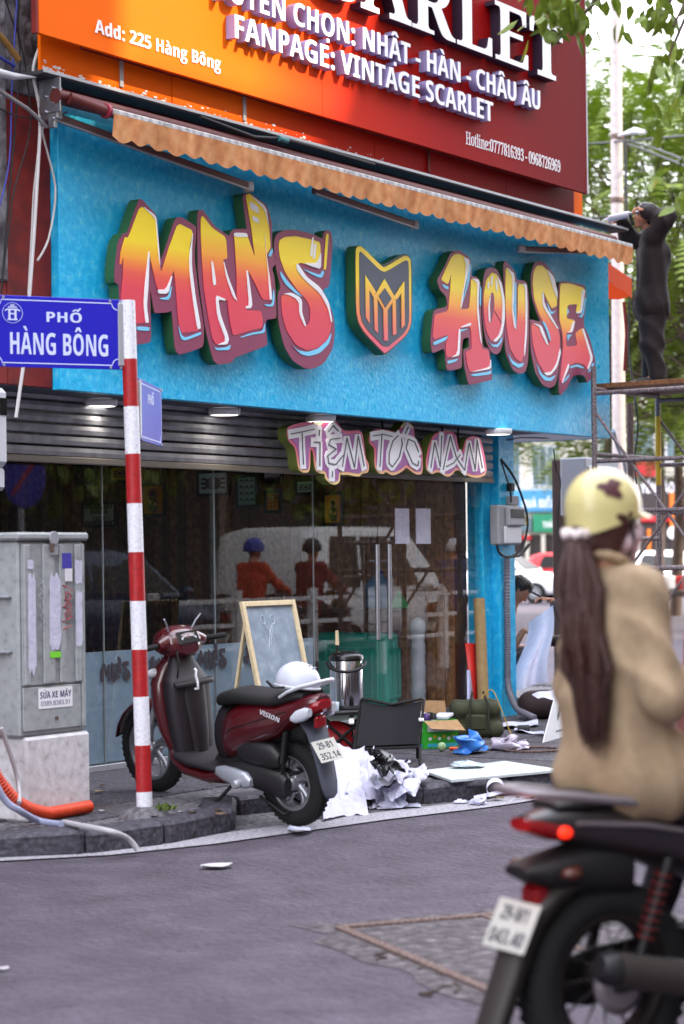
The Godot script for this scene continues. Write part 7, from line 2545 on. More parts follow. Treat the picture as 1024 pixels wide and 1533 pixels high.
# pulls everything behind the rear axle in: short tail
func squeeze_tail(t: Node3D, k: float) -> void:
	for c in t.get_children():
		if c is MeshInstance3D and not String(c.name).begins_with("tyre"):
			var arr: Array = c.mesh.surface_get_arrays(0)
			var v: PackedVector3Array = arr[Mesh.ARRAY_VERTEX]
			for i in v.size():
				if v[i].x < 0.0: v[i].x *= k
			arr[Mesh.ARRAY_VERTEX] = v
			var m := ArrayMesh.new()
			m.add_surface_from_arrays(Mesh.PRIMITIVE_TRIANGLES, arr)
			c.mesh = m
func rings_y_z(sd: float) -> Array:
	var rings := []
	for q in [[0.1, 0.06, 0.07], [0.15, 0.05, 0.055], [0.19, 0.032, 0.034]]:
		var ring := []
		for k in 12:
			var a := TAU * k / 12.0
			ring.append(Vector3(0.99 - 0.15 * (q[0] - 0.1) + cos(a) * q[1], 0.985 + sin(a) * q[2], q[0] * sd))
		rings.append(ring)
	return rings
func scooter_parked() -> void:
	mat("seat_black", c8(22, 21, 22), 0.55)
	mat("engine_dark", c8(24, 22, 25), 0.5)
	mat("cover_silver", c8(170, 174, 184), 0.35, 0.4)
	mat("lens_clear", c8(196, 200, 208), 0.12)
	mat("lens_red", c8(140, 12, 20), 0.15)
	mat("flap_grey", c8(62, 64, 78), 0.7)
	var paint := mat("maroon", c8(74, 3, 14), 0.24)
	paint.clearcoat_enabled = true
	paint.clearcoat = 0.8
	paint.clearcoat_roughness = 0.08
	var t := make_scooter("dark red motor scooter parked on the pavement with helmet on seat", paint)
	squeeze_tail(t, 0.45)
	write("decal", "VISION", M.pale_plastic, t, Transform3D(Basis(Vector3.LEFT, Vector3(0.0, 0.985, 0.17), Vector3(0, 0.17, -0.985)) * Basis(Vector3.BACK, -0.17), Vector3(0.02, 0.672, -0.181)), 0.026, 0.17, 0.002, true, "Droid Sans", true)
	number_plate(t, Transform3D(Basis(Vector3(0, 0, 1), 0.0) * Basis(Vector3(0, 0, 1), Vector3(0.62, 0.78, 0).normalized(), Vector3(-0.78, 0.62, 0).normalized()), Vector3(-0.275, 0.495, 0)), "29-B1", "352.14")
	# stands at the kerb: rear wheel in the gutter, front wheel on the pavement
	var a := Vector3(-0.63, 0.012, 2.27)
	var b := Vector3(-0.45, PAVE + 0.003, 1.1)
	var fwd := (b - a).normalized()
	var right := fwd.cross(Vector3.UP).normalized()
	var up := right.cross(fwd).normalized()
	var lean := Basis(fwd, -0.1)
	t.transform = Transform3D((lean * Basis(fwd, up, right)).scaled(Vector3.ONE * 0.93), a)
	# the others are copies, waiting in the road
	for m in mirrored_bikes:
		var c := copy(t, "dark red motor scooter waiting in the road under a rider in %s jacket" % m[1])
		c.transform = Transform3D(Basis.IDENTITY, (m[0] as Vector3) + Vector3(-0.3, 0, 0))
	# white helmet on the seat
	var hp := t.transform * Vector3(-0.06, 0.84, -0.02)
	var h := thing("helmet", "white half-shell helmet resting on the parked scooter's seat", "helmet", hp)
	var s := Shape.new()
	var hb := Basis(Vector3.UP, 0.4) * Basis(Vector3.RIGHT, 0.12)
	s.ell(hp + Vector3(0, 0.03, 0), Vector3(0.105, 0.11, 0.125), hb, 26, 12, -0.25, 1.0)
	obj("shell", s, mat("helmet_white", c8(196, 199, 212), 0.3), h)
	s = Shape.new()
	var rim := []
	for k in 25:
		var a2 := TAU * k / 24.0
		rim.append(hp + Vector3(0, 0.03, 0) + hb * Vector3(cos(a2) * 0.104, -0.026, sin(a2) * 0.124))
	s.tube(rim, 0.007, 6)
	obj("rim", s, M.pale_plastic, h)
	s = Shape.new()
	for k in 3:
		s.bar(hp + hb * Vector3(-0.03, 0.1 - 0.012 * k * k * 0.3 + 0.028, 0.03 + 0.025 * k) * 1.0, hp + hb * Vector3(0.03, 0.103 - 0.012 * k * k * 0.3 + 0.028, 0.03 + 0.025 * k), 0.01, 0.006)
	obj("vent", s, M.grey_plastic, h)
	s = Shape.new()
	s.tube([hp + hb * Vector3(-0.1, 0.0, -0.05), hp + hb * Vector3(-0.13, -0.005, -0.1), hp + hb * Vector3(-0.1, 0.02, -0.15), hp + hb * Vector3(-0.05, -0.01, -0.13)], 0.007, 6)
	obj("strap", s, M.black, h)

# ---------- things on the pavement ----------
func crumple(nx: int, ny: int, corner: Callable, amp: float, seed_: int, floor_y: float) -> Shape:
	var n := FastNoiseLite.new()
	n.seed = seed_
	n.frequency = 0.7
	n.fractal_octaves = 2
	n.fractal_gain = 0.4
	var s := Shape.new()
	s.sheet(nx, ny, func(u: float, v: float) -> Vector3:
		var p: Vector3 = corner.call(u, v)
		var q := p + Vector3(n.get_noise_2d(u * 3.0, v * 3.0), n.get_noise_2d(u * 3.0 + 9.0, v * 3.0), n.get_noise_2d(u * 3.0, v * 3.0 + 7.0)) * amp
		q.y = maxf(q.y, floor_y + 0.003 + 0.004 * u)
		return q)
	return s
func bilerp(a: Vector3, b: Vector3, c: Vector3, d: Vector3, u: float, v: float) -> Vector3:
	return a.lerp(b, u).lerp(d.lerp(c, u), v)
func pavement_things() -> void:
	var s: Shape
	var t: Node3D
	var rt := Vector3(cam_r.x, 0, cam_r.z).normalized()
	var fw := cam_f
	# --- chalkboard on legs, leaning back
	var br := ony(484, 1130, PAVE)
	var zt := br.z - 0.2
	var tr := onz(439, 898, zt)
	var tl := onz(359, 903, zt)
	tl.y = tr.y
	var bl := br + (tl - tr)
	t = thing("chalk_board", "blue grey chalkboard in pale wood frame with drawn scissors", "chalkboard", (bl + br) / 2)
	var ex := (tr - tl).normalized()
	var ey := (tl - bl).normalized()
	var ez := ex.cross(ey).normalized()
	var w := (tr - tl).length()
	var h := (tl - bl).length()
	var bx := Transform3D(Basis(ex, ey, ez), bl)
	var P := func(x: float, y: float, z := 0.0) -> Vector3:
		return bx * Vector3(x, y, z)
	s = Shape.new()
	s.box(P.call(w / 2, h * 0.55, -0.004), Vector3(w - 0.03, h * 0.88, 0.008), bx.basis, 0.001)
	obj("board", s, tri_map(mat("chalk", Color.WHITE, 0.6), 1.5, ramp_tex(noise_img(81, 0.02, 256, 5), [[0.0, c8(118, 134, 150)], [0.5, c8(138, 152, 168)], [1.0, c8(164, 176, 188)]])), t)
	for q in [[0.018, 0.0, 0.018, h], [w - 0.018, 0.0, w - 0.018, h]]:
		s = Shape.new()
		s.bar(P.call(q[0], q[1], 0.004), P.call(q[2], q[3], 0.004), 0.036, 0.028, ez, 0.003)
		obj("frame_post", s, M.wood_pale, t)
	for y in [h - 0.018, h * 0.12]:
		s = Shape.new()
		s.bar(P.call(0.037, y, 0.004), P.call(w - 0.037, y, 0.004), 0.028, 0.036, ey, 0.003)
		obj("frame_rail", s, M.wood_pale, t)
	var chalk := mat("chalk_white", c8(214, 222, 232), 0.9)
	s = Shape.new()
	var c0: Vector3 = P.call(w * 0.44, h * 0.8, 0.002)
	for m in [-1.0, 1.0]:
		s.tube([c0 + ex * 0.04 * m + ey * 0.06, c0, c0 - ex * 0.045 * m - ey * 0.1], 0.003, 4)
		s.tube([c0 + ex * 0.05 * m + ey * 0.055, c0 - ex * 0.02 * m - ey * 0.09], 0.0022, 4)
		var lp2 := []
		for k in 11: lp2.append(c0 + ex * (0.055 * m + 0.026 * cos(TAU * k / 10.0)) + ey * (0.09 + 0.032 * sin(TAU * k / 10.0)))
		s.tube(lp2, 0.0028, 4)
		s.tube([c0 - ex * 0.09 + ey * (0.02 + 0.03 * m), c0 - ex * 0.045 - ey * (0.05 - 0.02 * m)], 0.0018, 4)
	obj("drawn_scissors", s, chalk, t)
	for q in [w * 0.1, w * 0.9]:
		s = Shape.new()
		var f0: Vector3 = P.call(q, h * 0.9, -0.02)
		var f1 := Vector3(f0.x, PAVE + 0.01, maxf(f0.z - 0.18, 0.06))
		s.bar(f0, f1, 0.028, 0.02, ez, 0.002)
		obj("back_leg", s, M.wood_pale, t)
	# --- small black folding table with an urn
	var tc := ony(517, 1116, PAVE)
	tc = atd(512, 1064, 14.0)
	tc = Vector3(tc.x, PAVE, tc.z)
	var ty := atd(512, 1062, 14.0).y
	t = thing("folding_table", "low black folding table with crossed legs holding the steel urn", "table", tc)
	s = Shape.new()
	s.box(Vector3(tc.x, ty - 0.012, tc.z), Vector3(0.42, 0.024, 0.4), Basis(Vector3.UP, -0.5), 0.005)
	obj("table_top", s, M.black, t)
	for sd in [-1.0, 1.0]:
		for m in [-1.0, 1.0]:
			s = Shape.new()
			var o: Vector3 = fw * 0.15 * m
			s.tube([tc + rt * 0.17 * sd + o + Vector3(0, ty - PAVE - 0.025, 0), tc - rt * 0.17 * sd + o + Vector3(0, 0.012, 0)], 0.011, 8)
			obj("leg", s, M.black, t)
	s = Shape.new()
	s.tube([tc + fw * -0.15 + Vector3(0, (ty - PAVE) * 0.5, 0), tc + fw * 0.15 + Vector3(0, (ty - PAVE) * 0.5, 0)], 0.008, 6)
	obj("pivot_bar", s, M.black, t)
	var u := atd(519, 1052, 14.05)
	u.y = ty + 0.001
	t = thing("steel_urn", "shiny steel urn with black lid and handle on the folding table", "urn", u)
	var uh := atd(519, 978, 14.05).y - u.y
	s = Shape.new()
	s.lathe([[0.1, 0.0], [0.112, 0.006], [0.113, 0.03], [0.113, uh - 0.05], [0.11, uh - 0.04]], Transform3D(Basis.IDENTITY, u), 32)
	obj("body", s, mat("chrome", c8(196, 196, 200), 0.12, 1.0), t)
	s = Shape.new()
	s.lathe([[0.117, uh - 0.05], [0.119, uh - 0.02], [0.1, uh], [0.05, uh + 0.012], [0.001, uh + 0.014]], Transform3D(Basis.IDENTITY, u), 28)
	obj("lid", s, M.black_gloss, t)
	s = Shape.new()
	var arc := []
	for k in 11:
		var a := PI * k / 10.0
		arc.append(u + Vector3(0, uh - 0.06, 0) + rt * cos(a) * 0.13 - fw * sin(a) * 0.125 - Vector3.UP * sin(a) * 0.06)
	s.tube(arc, 0.011, 7)
	obj("handle", s, M.black, t)
	s = Shape.new()
	s.tube([u + rt * -0.05 + fw * 0.16, u + rt * -0.06 + fw * 0.16 + Vector3(0, uh + 0.05, 0)], 0.009, 6)
	var bl2 := u + rt * -0.06 + fw * 0.16 + Vector3(0, uh + 0.05, 0)
	t = thing("brush", "brush with pale handle standing behind the steel urn", "brush", u + rt * -0.05 + fw * 0.16)
	obj("shaft", s, M.black, t)
	s = Shape.new()
	s.tube([bl2, bl2 + Vector3(-0.003, 0.1, 0)], [0.014, 0.011], 8)
	obj("handle", s, M.wood_pale, t)
	var cup := atd(501, 1054, 13.86)
	cup.y = ty + 0.001
	s = Shape.new()
	s.lathe([[0.026, 0.0], [0.033, 0.06], [0.03, 0.06], [0.023, 0.004], [0.001, 0.004]], Transform3D(Basis.IDENTITY, cup), 16, false)
	tag(obj("plastic_cup", s, mat("cup", c8(178, 190, 206), 0.3)), "pale plastic cup on the black folding table", "cup")
	var tp := atd(484, 1054, 13.88)
	tp.y = ty + 0.026
	s = Shape.new()
	var ring := []
	for k in 19: ring.append(tp + rt * cos(TAU * k / 18.0) * 0.03 + Vector3.UP * sin(TAU * k / 18.0) * 0.03 * 0.8)
	s.tube(ring, 0.013, 7)
	tag(obj("tape_roll", s, mat("tape_black", c8(54, 48, 30), 0.5)), "dark tape roll lying on the black folding table", "tape")
	# --- red bag under the table
	var rb := tc + Vector3(0, 0, 0)
	s = crumple(14, 10, func(a: float, b: float) -> Vector3:
		var an := a * TAU
		var r := 0.16 * sqrt(sin(clampf(b * 0.92 + 0.06, 0.0, 1.0) * PI))
		return rb - fw * 0.02 + rt * (cos(an) * r - 0.02) + fw * sin(an) * r * 0.8 + Vector3.UP * (b * 0.25), 0.02, 5, PAVE)
	tag(obj("red_bag", s, mat("bag_red", c8(176, 16, 28), 0.55)), "bright red bag lying under the folding table", "bag")
	# --- folding chair seen from behind
	chair(rt, fw)
	# --- papers
	papers(rt, fw)
	# --- box, bags and the rest near the door
	carton(rt, fw)
	var bp := ony(716, 1104, PAVE)
	t = thing("duffel_bag", "olive green duffel bag standing beside the blue plastic bag", "bag", bp)
	blob_begin()
	var by := Vector3(0, 0.17, 0)
	var bones := []
	for q in [[0.06, -0.05], [0.06, 0.1], [0.2, -0.02], [0.22, 0.09], [0.13, 0.03]]:
		bones.append([bp - rt * 0.15 + Vector3(0, q[0], 0) + fw * q[1], bp + rt * (0.15 - q[0] * 0.15) + Vector3(0, q[0] * 1.04, 0) + fw * q[1], 0.062, 0.058])
	blob(bones, 0.013, 0.045, 0.012, 34.0)
	obj("body", blob_end(), mat("olive", c8(58, 60, 40), 0.9), t)
	s = Shape.new()
	s.box(bp - fw * 0.1 + Vector3(0, 0.12, 0) - rt * 0.02, Vector3(0.16, 0.12, 0.04), Basis(rt, Vector3.UP, -fw), 0.015)
	obj("pocket", s, M.olive, t)
	for m in [-0.07, 0.07]:
		s = Shape.new()
		s.tube([bp + rt * m - fw * 0.13 + Vector3(0, 0.04, 0), bp + rt * m - fw * 0.13 + Vector3(0, 0.24, 0), bp + rt * m * 0.6 + Vector3(0, 0.34, 0)], 0.01, 6)
		obj("strap", s, mat("strap_dark", c8(40, 40, 30), 0.9), t)
	wire("cord", "thin yellow cord hanging over the olive duffel bag", [bp + rt * 0.02 + Vector3(0, 0.3, 0) - fw * 0.12, bp + rt * 0.1 + Vector3(0, 0.36, 0) - fw * 0.1, bp + rt * 0.17 + Vector3(0, 0.2, 0) - fw * 0.16, bp + rt * 0.24 + Vector3(0, 0.01, 0) - fw * 0.2], 0.004, M.cable_yellow)
	var bb := ony(704, 1128, PAVE)
	bag_blob("plastic_bag", "crumpled blue plastic bag before the olive duffel bag", bb, 0.125, 0.13, mat("bag_blue", c8(60, 128, 214), 0.25), 3)
	bag_blob("plastic_bag", "clear plastic bag with reddish wrappers beside the blue bag", ony(757, 1122, PAVE), 0.13, 0.085, mat("bag_clear", c8(186, 176, 192), 0.2), 4)
	bag_blob("plastic_bag", "small clear plastic bag lying inside the wire hoop", ony(783, 1121, PAVE), 0.07, 0.05, M.bag_clear, 8)
	bag_blob("plastic_scrap", "thin clear plastic scrap lying on the pale board", ony(700, 1147, PAVE + 0.03), 0.11, 0.03, mat("scrap_clear", c8(196, 208, 216), 0.2), 6)
	var hc := ony(796, 1122, PAVE + 0.012)
	s = Shape.new()
	ring = []
	for k in 33: ring.append(hc + rt * cos(TAU * k / 32.0) * 0.19 + fw * sin(TAU * k / 32.0) * 0.17)
	s.tube(ring, 0.009, 6)
	tag(obj("hoop", s, M.rusty), "thin rusty hoop lying flat on the pavement", "hoop")
	var jar := ony(661, 1125, PAVE)
	s = Shape.new()
	s.lathe([[0.026, 0.0], [0.029, 0.006], [0.029, 0.045], [0.024, 0.052], [0.001, 0.053]], Transform3D(Basis(rt, 1.35), jar + Vector3(0, 0.03, 0)), 14)
	tag(obj("jar", s, mat("jar_green", c8(150, 178, 128), 0.15)), "small pale green jar lying before the carton", "jar")
	s = Shape.new()
	var oc := ony(673, 1121, PAVE + 0.014)
	s.tube([oc, oc + rt * 0.05, oc + rt * 0.06], [0.014, 0.014, 0.008], 8)
	tag(obj("tube_cap", s, mat("cap_orange", c8(216, 76, 30), 0.5)), "small orange tube lying before the carton", "tube")
	var wj := ony(719, 1101, PAVE)
	s = Shape.new()
	s.lathe([[0.035, 0.0], [0.036, 0.09], [0.03, 0.11], [0.03, 0.13], [0.001, 0.131]], Transform3D(Basis.IDENTITY, wj - fw * 0.2 + rt * 0.02), 16)
	tag(obj("glue_jar", s, M.pale_plastic), "whitish jar standing between the blue bag and duffel bag", "jar")
	# --- pale board lying over the kerb, with a loose slab under it
	var q0 := ony(633, 1153, PAVE + 0.02)
	var q1 := ony(676, 1168, PAVE + 0.02)
	var q2 := ony(842, 1152, PAVE + 0.02)
	var q3 := ony(756, 1139, PAVE + 0.02)
	s = Shape.new()
	s.prism(PackedVector2Array([Vector2(q0.x, q0.z), Vector2(q1.x, q1.z), Vector2(q2.x, q2.z), Vector2(q3.x, q3.z)]), -PAVE - 0.02, -PAVE - 0.006, Transform3D(Basis(Vector3.RIGHT, Vector3.BACK, Vector3.DOWN), Vector3.ZERO))
	tag(obj("flat_board", s, tri_map(mat("board_pale", Color.WHITE, 0.6), 1.0, ramp_tex(noise_img(82, 0.02, 256, 5), [[0.0, c8(164, 172, 172)], [0.5, c8(190, 198, 198)], [1.0, c8(204, 210, 210)]]))), "pale flat board lying over the pavement edge", "board")
	var sl := ony(688, 1199, 0.0)
	s = Shape.new()
	var tilt := Basis(rt, Vector3.UP, -fw) * Basis(Vector3.RIGHT, -0.24) * Basis(Vector3.BACK, 0.04)
	s.box(sl + Vector3(0, 0.07, 0) + fw * 0.12, Vector3(0.36, 0.045, 0.32), tilt, 0.008)
	tag(obj("loose_slab", s, M.kerb), "dark loose slab tilted against the kerb under the board", "slab")
	s = Shape.new()
	var pc := ony(640, 1195, 0.0)
	s.tube([pc + Vector3(0, 0.08, 0) - rt * 0.06, pc + Vector3(0, 0.035, 0) + rt * 0.07], 0.034, 12)
	tag(obj("pipe_stub", s, M.grey_plastic), "short dark grey pipe end beside the crumpled sheets", "pipe")
	# white ribbon and scraps in the gutter
	s = Shape.new()
	var rc := ony(742, 1198, 0.012)
	var rp := []
	for k in 15:
		var a := -0.6 + 4.6 * k / 14.0
		rp.append(rc + rt * (cos(a) * 0.055 + (0.0 if k > 0 else -0.06)) + Vector3.UP * (0.06 + sin(a) * 0.05) + fw * 0.03 * sin(a * 1.3))
	rp.insert(0, rc - rt * 0.13 + Vector3(0, 0.005, 0))
	for k in rp.size() - 1:
		var o := fw * 0.02
		s.quad(rp[k] - o, rp[k + 1] - o, rp[k + 1] + o + Vector3(0, 0.02, 0), rp[k] + o + Vector3(0, 0.02, 0))
	tag(obj("paper_ribbon", s, M.paper), "curled white paper ribbon lying in the gutter", "ribbon")
	bag_blob("paper_ball", "crumpled white paper ball beside the curled ribbon", ony(716, 1204, 0.01), 0.05, 0.045, M.paper, 11)
	bag_blob("paper_ball", "small flattened paper scrap next to the loose slab", ony(690, 1202, 0.01), 0.045, 0.02, M.paper, 12)
	# sheet scraps under the scooter's rear wheel
	s = crumple(6, 4, func(a: float, b: float) -> Vector3:
		return ony(431 + a * 34, 1238 + b * 5, 0.016 + 0.02 * sin(a * 3.0)), 0.012, 21, 0.012)
	tag(obj("paper_scrap", s, M.paper), "lilac paper scrap beside the scooter's rear tyre", "scrap")
	# tan tube, red and white sheets leaning at the pillar
	var g0 := Vector3(5.18, PAVE, 0.2)
	s = Shape.new()
	s.tube([onz(724, 1057, 0.16), onz(717, 896, 0.07)], 0.048, 16)
	tag(obj("cardboard_tube", s, tri_map(mat("tube_tan", Color.WHITE, 0.7), 2.0, ramp_tex(M.mid, [[0.0, c8(146, 120, 78)], [1.0, c8(168, 142, 98)]]))), "tall tan cardboard tube leaning against the blue pillar", "tube")
	for q in [[[697, 963, 716, 963, 723, 1055, 710, 1055], c8(190, 30, 22), "red sheet", "tall red sheet leaning beside the tan cardboard tube", 0.11, 0.06], [[700, 1003, 704, 1003, 712, 1055, 700, 1055], c8(186, 188, 222), "white sheet", "pale narrow sheet leaning beside the red sheet", 0.15, 0.1]]:
		s = Shape.new()
		var pv: Array = q[0]
		var pp := [onz(pv[0], pv[1], q[5]), onz(pv[2], pv[3], q[5]), onz(pv[4], pv[5], q[4]), onz(pv[6], pv[7], q[4])]
		for k in 2:
			pp[2 + k].y = PAVE + 0.002
		s.quad(pp[3], pp[2], pp[1], pp[0])
		var bk := Vector3(0, 0, -0.008)
		s.quad(pp[0] + bk, pp[1] + bk, pp[2] + bk, pp[3] + bk)
		for k in 4: s.quad_out(pp[k], pp[(k + 1) % 4], pp[(k + 1) % 4] + bk, pp[k] + bk, (pp[0] + pp[2]) / 2)
		var m := StandardMaterial3D.new()
		m.albedo_color = q[1]
		m.roughness = 0.5
		tag(obj("leaning_sheet", s, m), q[3], "sheet")
func bag_blob(called: String, label: String, at: Vector3, r: float, h: float, m: Material, seed_: int) -> void:
	var s := crumple(26, 14, func(a: float, b: float) -> Vector3:
		var an := a * TAU
		var k := sqrt(maxf(0.0, 1.0 - pow(b * 1.0, 2.2)))
		var lob := 1.0 + 0.08 * sin(an * 2.0 + seed_) + 0.05 * sin(an * 5.0 + seed_ * 2.0)
		return at + Vector3(cos(an) * r * k * lob, b * h, sin(an) * r * k * lob * 0.85), minf(r, h) * 0.55, seed_, at.y)
	tag(obj(called, s, m), label, "bag" if called == "plastic_bag" else "scrap")
func chair(rt: Vector3, fw: Vector3) -> void:
	var tl := atd(543, 1049, 13.75)
	var tr := atd(632, 1049, 13.6)
	var brr := atd(625, 1118, 13.5)
	var bll := atd(533, 1122, 13.65)
	var leg_r := ony(629, 1148, PAVE)
	var base := (leg_r + Vector3(bll.x, PAVE, bll.z)) / 2
	var t := thing("folding_chair", "low black folding chair with white armrests seen from behind", "chair", Vector3(base.x, PAVE, base.z))
	var ex := (tr - tl).normalized()
	var s := Shape.new()
	s.sheet(12, 6, func(u: float, v: float) -> Vector3:
		return bilerp(tl, tr, brr, bll, u, v) + fw * 0.03 * sin(u * PI) - Vector3.UP * 0.035 * sin(u * PI) * (1.0 - v) )
	var cl := mat("chair_black", c8(30, 27, 34), 0.8)
	cl.cull_mode = BaseMaterial3D.CULL_DISABLED
	obj("back_cloth", s, cl, t)
	s = Shape.new()
	var f2 := fw * 0.36
	var sb := Vector3(0, 0.02, 0)
	s.sheet(8, 8, func(u: float, v: float) -> Vector3:
		return bilerp(bll + sb, brr + sb, brr + f2 + sb * 3.0, bll + f2 + sb * 3.0, u, v) - Vector3.UP * 0.03 * sin(u * PI) * sin(v * PI))
	obj("seat_cloth", s, cl, t)
	s = Shape.new()
	s.tube([bll - ex * 0.012, tl - ex * 0.012, tl + Vector3(0, 0.012, 0), tl.lerp(tr, 0.5) - Vector3.UP * 0.028 + fw * 0.03, tr + Vector3(0, 0.012, 0), tr + ex * 0.012, brr + ex * 0.012, bll - ex * 0.012], 0.011, 8)
	obj("back_frame", s, M.black, t)
	for sd in [0, 1]:
		var p: Vector3 = bll if sd == 0 else brr
		var o: Vector3 = ex * (-0.015 if sd == 0 else 0.015)
		var hgt := p.y - PAVE
		for q in [[Vector3(0, 0.0, 0), f2 * 0.12 - fw * 0.1], [f2 + Vector3(0, 0.04, 0), f2 * 1.1]]:
			s = Shape.new()
			var foot: Vector3 = p + o + q[1]
			foot.y = PAVE + 0.008
			s.tube([p + o + q[0], foot], 0.011, 8)
			obj("leg", s, M.black, t)
		s = Shape.new()
		s.tube([p + o + Vector3(0, 0.0, 0), p + o + f2 + Vector3(0, 0.05, 0)], 0.01, 8)
		obj("seat_rail", s, M.black, t)
		s = Shape.new()
		s.bar(p + o * 2.0 + Vector3(0, 0.17, 0) + fw * 0.02, p + o * 2.0 + f2 * 0.95 + Vector3(0, 0.2, 0), 0.035, 0.018, Vector3.UP, 0.006)
		obj("armrest", s, M.white_matt, t)
		s = Shape.new()
		s.tube([p + o + f2 * 0.6 + Vector3(0, 0.05, 0), p + o * 2.0 + f2 * 0.8 + Vector3(0, 0.19, 0)], 0.008, 6)
		obj("arm_post", s, M.black, t)
func papers(rt: Vector3, fw: Vector3) -> void:
	# a big smooth sheet that slides down from the table side, then a heap of crumpled ones
	var a := atd(488, 1092, 12.9)
	var b := atd(492, 1090, 12.9)
	var s := Shape.new()
	var n := FastNoiseLite.new()
	n.seed = 5
	n.frequency = 2.2
	var c00 := atd(482, 1104, 12.5)
	var c10 := atd(534, 1122, 12.6)
	var c11 := ony(552, 1216, 0.02)
	var c01 := ony(484, 1226, 0.02)
	s.sheet(22, 22, func(u: float, v: float) -> Vector3:
		var p := bilerp(c00, c10, c11, c01, u, v)
		return p + fw * (0.12 * sin(v * PI) - 0.05 * sin(u * 5.0 + v * 2.0) * v) + Vector3.UP * (0.02 * sin(u * 7.0 + 1.0) * v * (1.0 - v) + 0.03 * n.get_noise_2d(u, v)))
	tag(obj("paper_sheet", s, M.paper), "large smooth white sheet hanging down behind the scooter's wheel", "sheet")
	var d00 := atd(492, 1088, 13.0)
	s = Shape.new()
	s.sheet(8, 8, func(u: float, v: float) -> Vector3:
		return bilerp(atd(477, 1086, 12.8), atd(491, 1086, 12.85), atd(487, 1130, 12.75), atd(479, 1126, 12.7), u, v) + fw * 0.02 * sin(u * 4.0 + v * 3.0))
	tag(obj("paper_sheet", s, M.paper), "folded corner of a white sheet beside the scooter's number plate", "sheet")
	# heap
	var spec := [
		[[520, 1128, 565, 1120, 570, 1205, 515, 1190], 0.09, 31, "white crumpled sheet standing at the heap's edge by smooth sheet"],
		[[545, 1150, 600, 1132, 612, 1196, 556, 1214], 0.12, 32, "white crumpled sheet in the middle of the paper heap"],
		[[585, 1140, 640, 1150, 628, 1178, 588, 1200], 0.11, 33, "white crumpled sheet on the heap's side by the chair"],
		[[570, 1185, 632, 1190, 634, 1216, 562, 1224], 0.08, 34, "white crumpled sheet spread at the foot of the heap"],
		[[530, 1165, 575, 1170, 565, 1222, 520, 1214], 0.09, 35, "white folded sheet leaning low on the heap"],
		[[548, 1138, 615, 1142, 605, 1172, 552, 1178], 0.1, 36, "white crumpled sheet on top of the paper heap"]]
	for q in spec:
		var v: Array = q[0]
		var d := 12.35
		var e := [atd(v[0], v[1], d + 0.3), atd(v[2], v[3], d + 0.3), atd(v[4], v[5], d - 0.25), atd(v[6], v[7], d - 0.3)]
		s = crumple(34, 28, func(u: float, w: float) -> Vector3:
			return bilerp(e[0], e[1], e[2], e[3], u, w), q[1] * 0.5, q[2], 0.012)
		tag(obj("crumpled_sheet", s, M.paper), q[3], "sheet")
	var e2 := [atd(553, 1126, 12.35), atd(602, 1142, 12.2), atd(590, 1160, 12.0), atd(558, 1150, 12.05)]
	s = crumple(34, 22, func(u: float, w: float) -> Vector3:
		return bilerp(e2[0], e2[1], e2[2], e2[3], u, w), 0.07, 44, 0.012)
	tag(obj("plastic_wrap", s, M.black_gloss), "crumpled black plastic on top of the paper heap", "plastic")
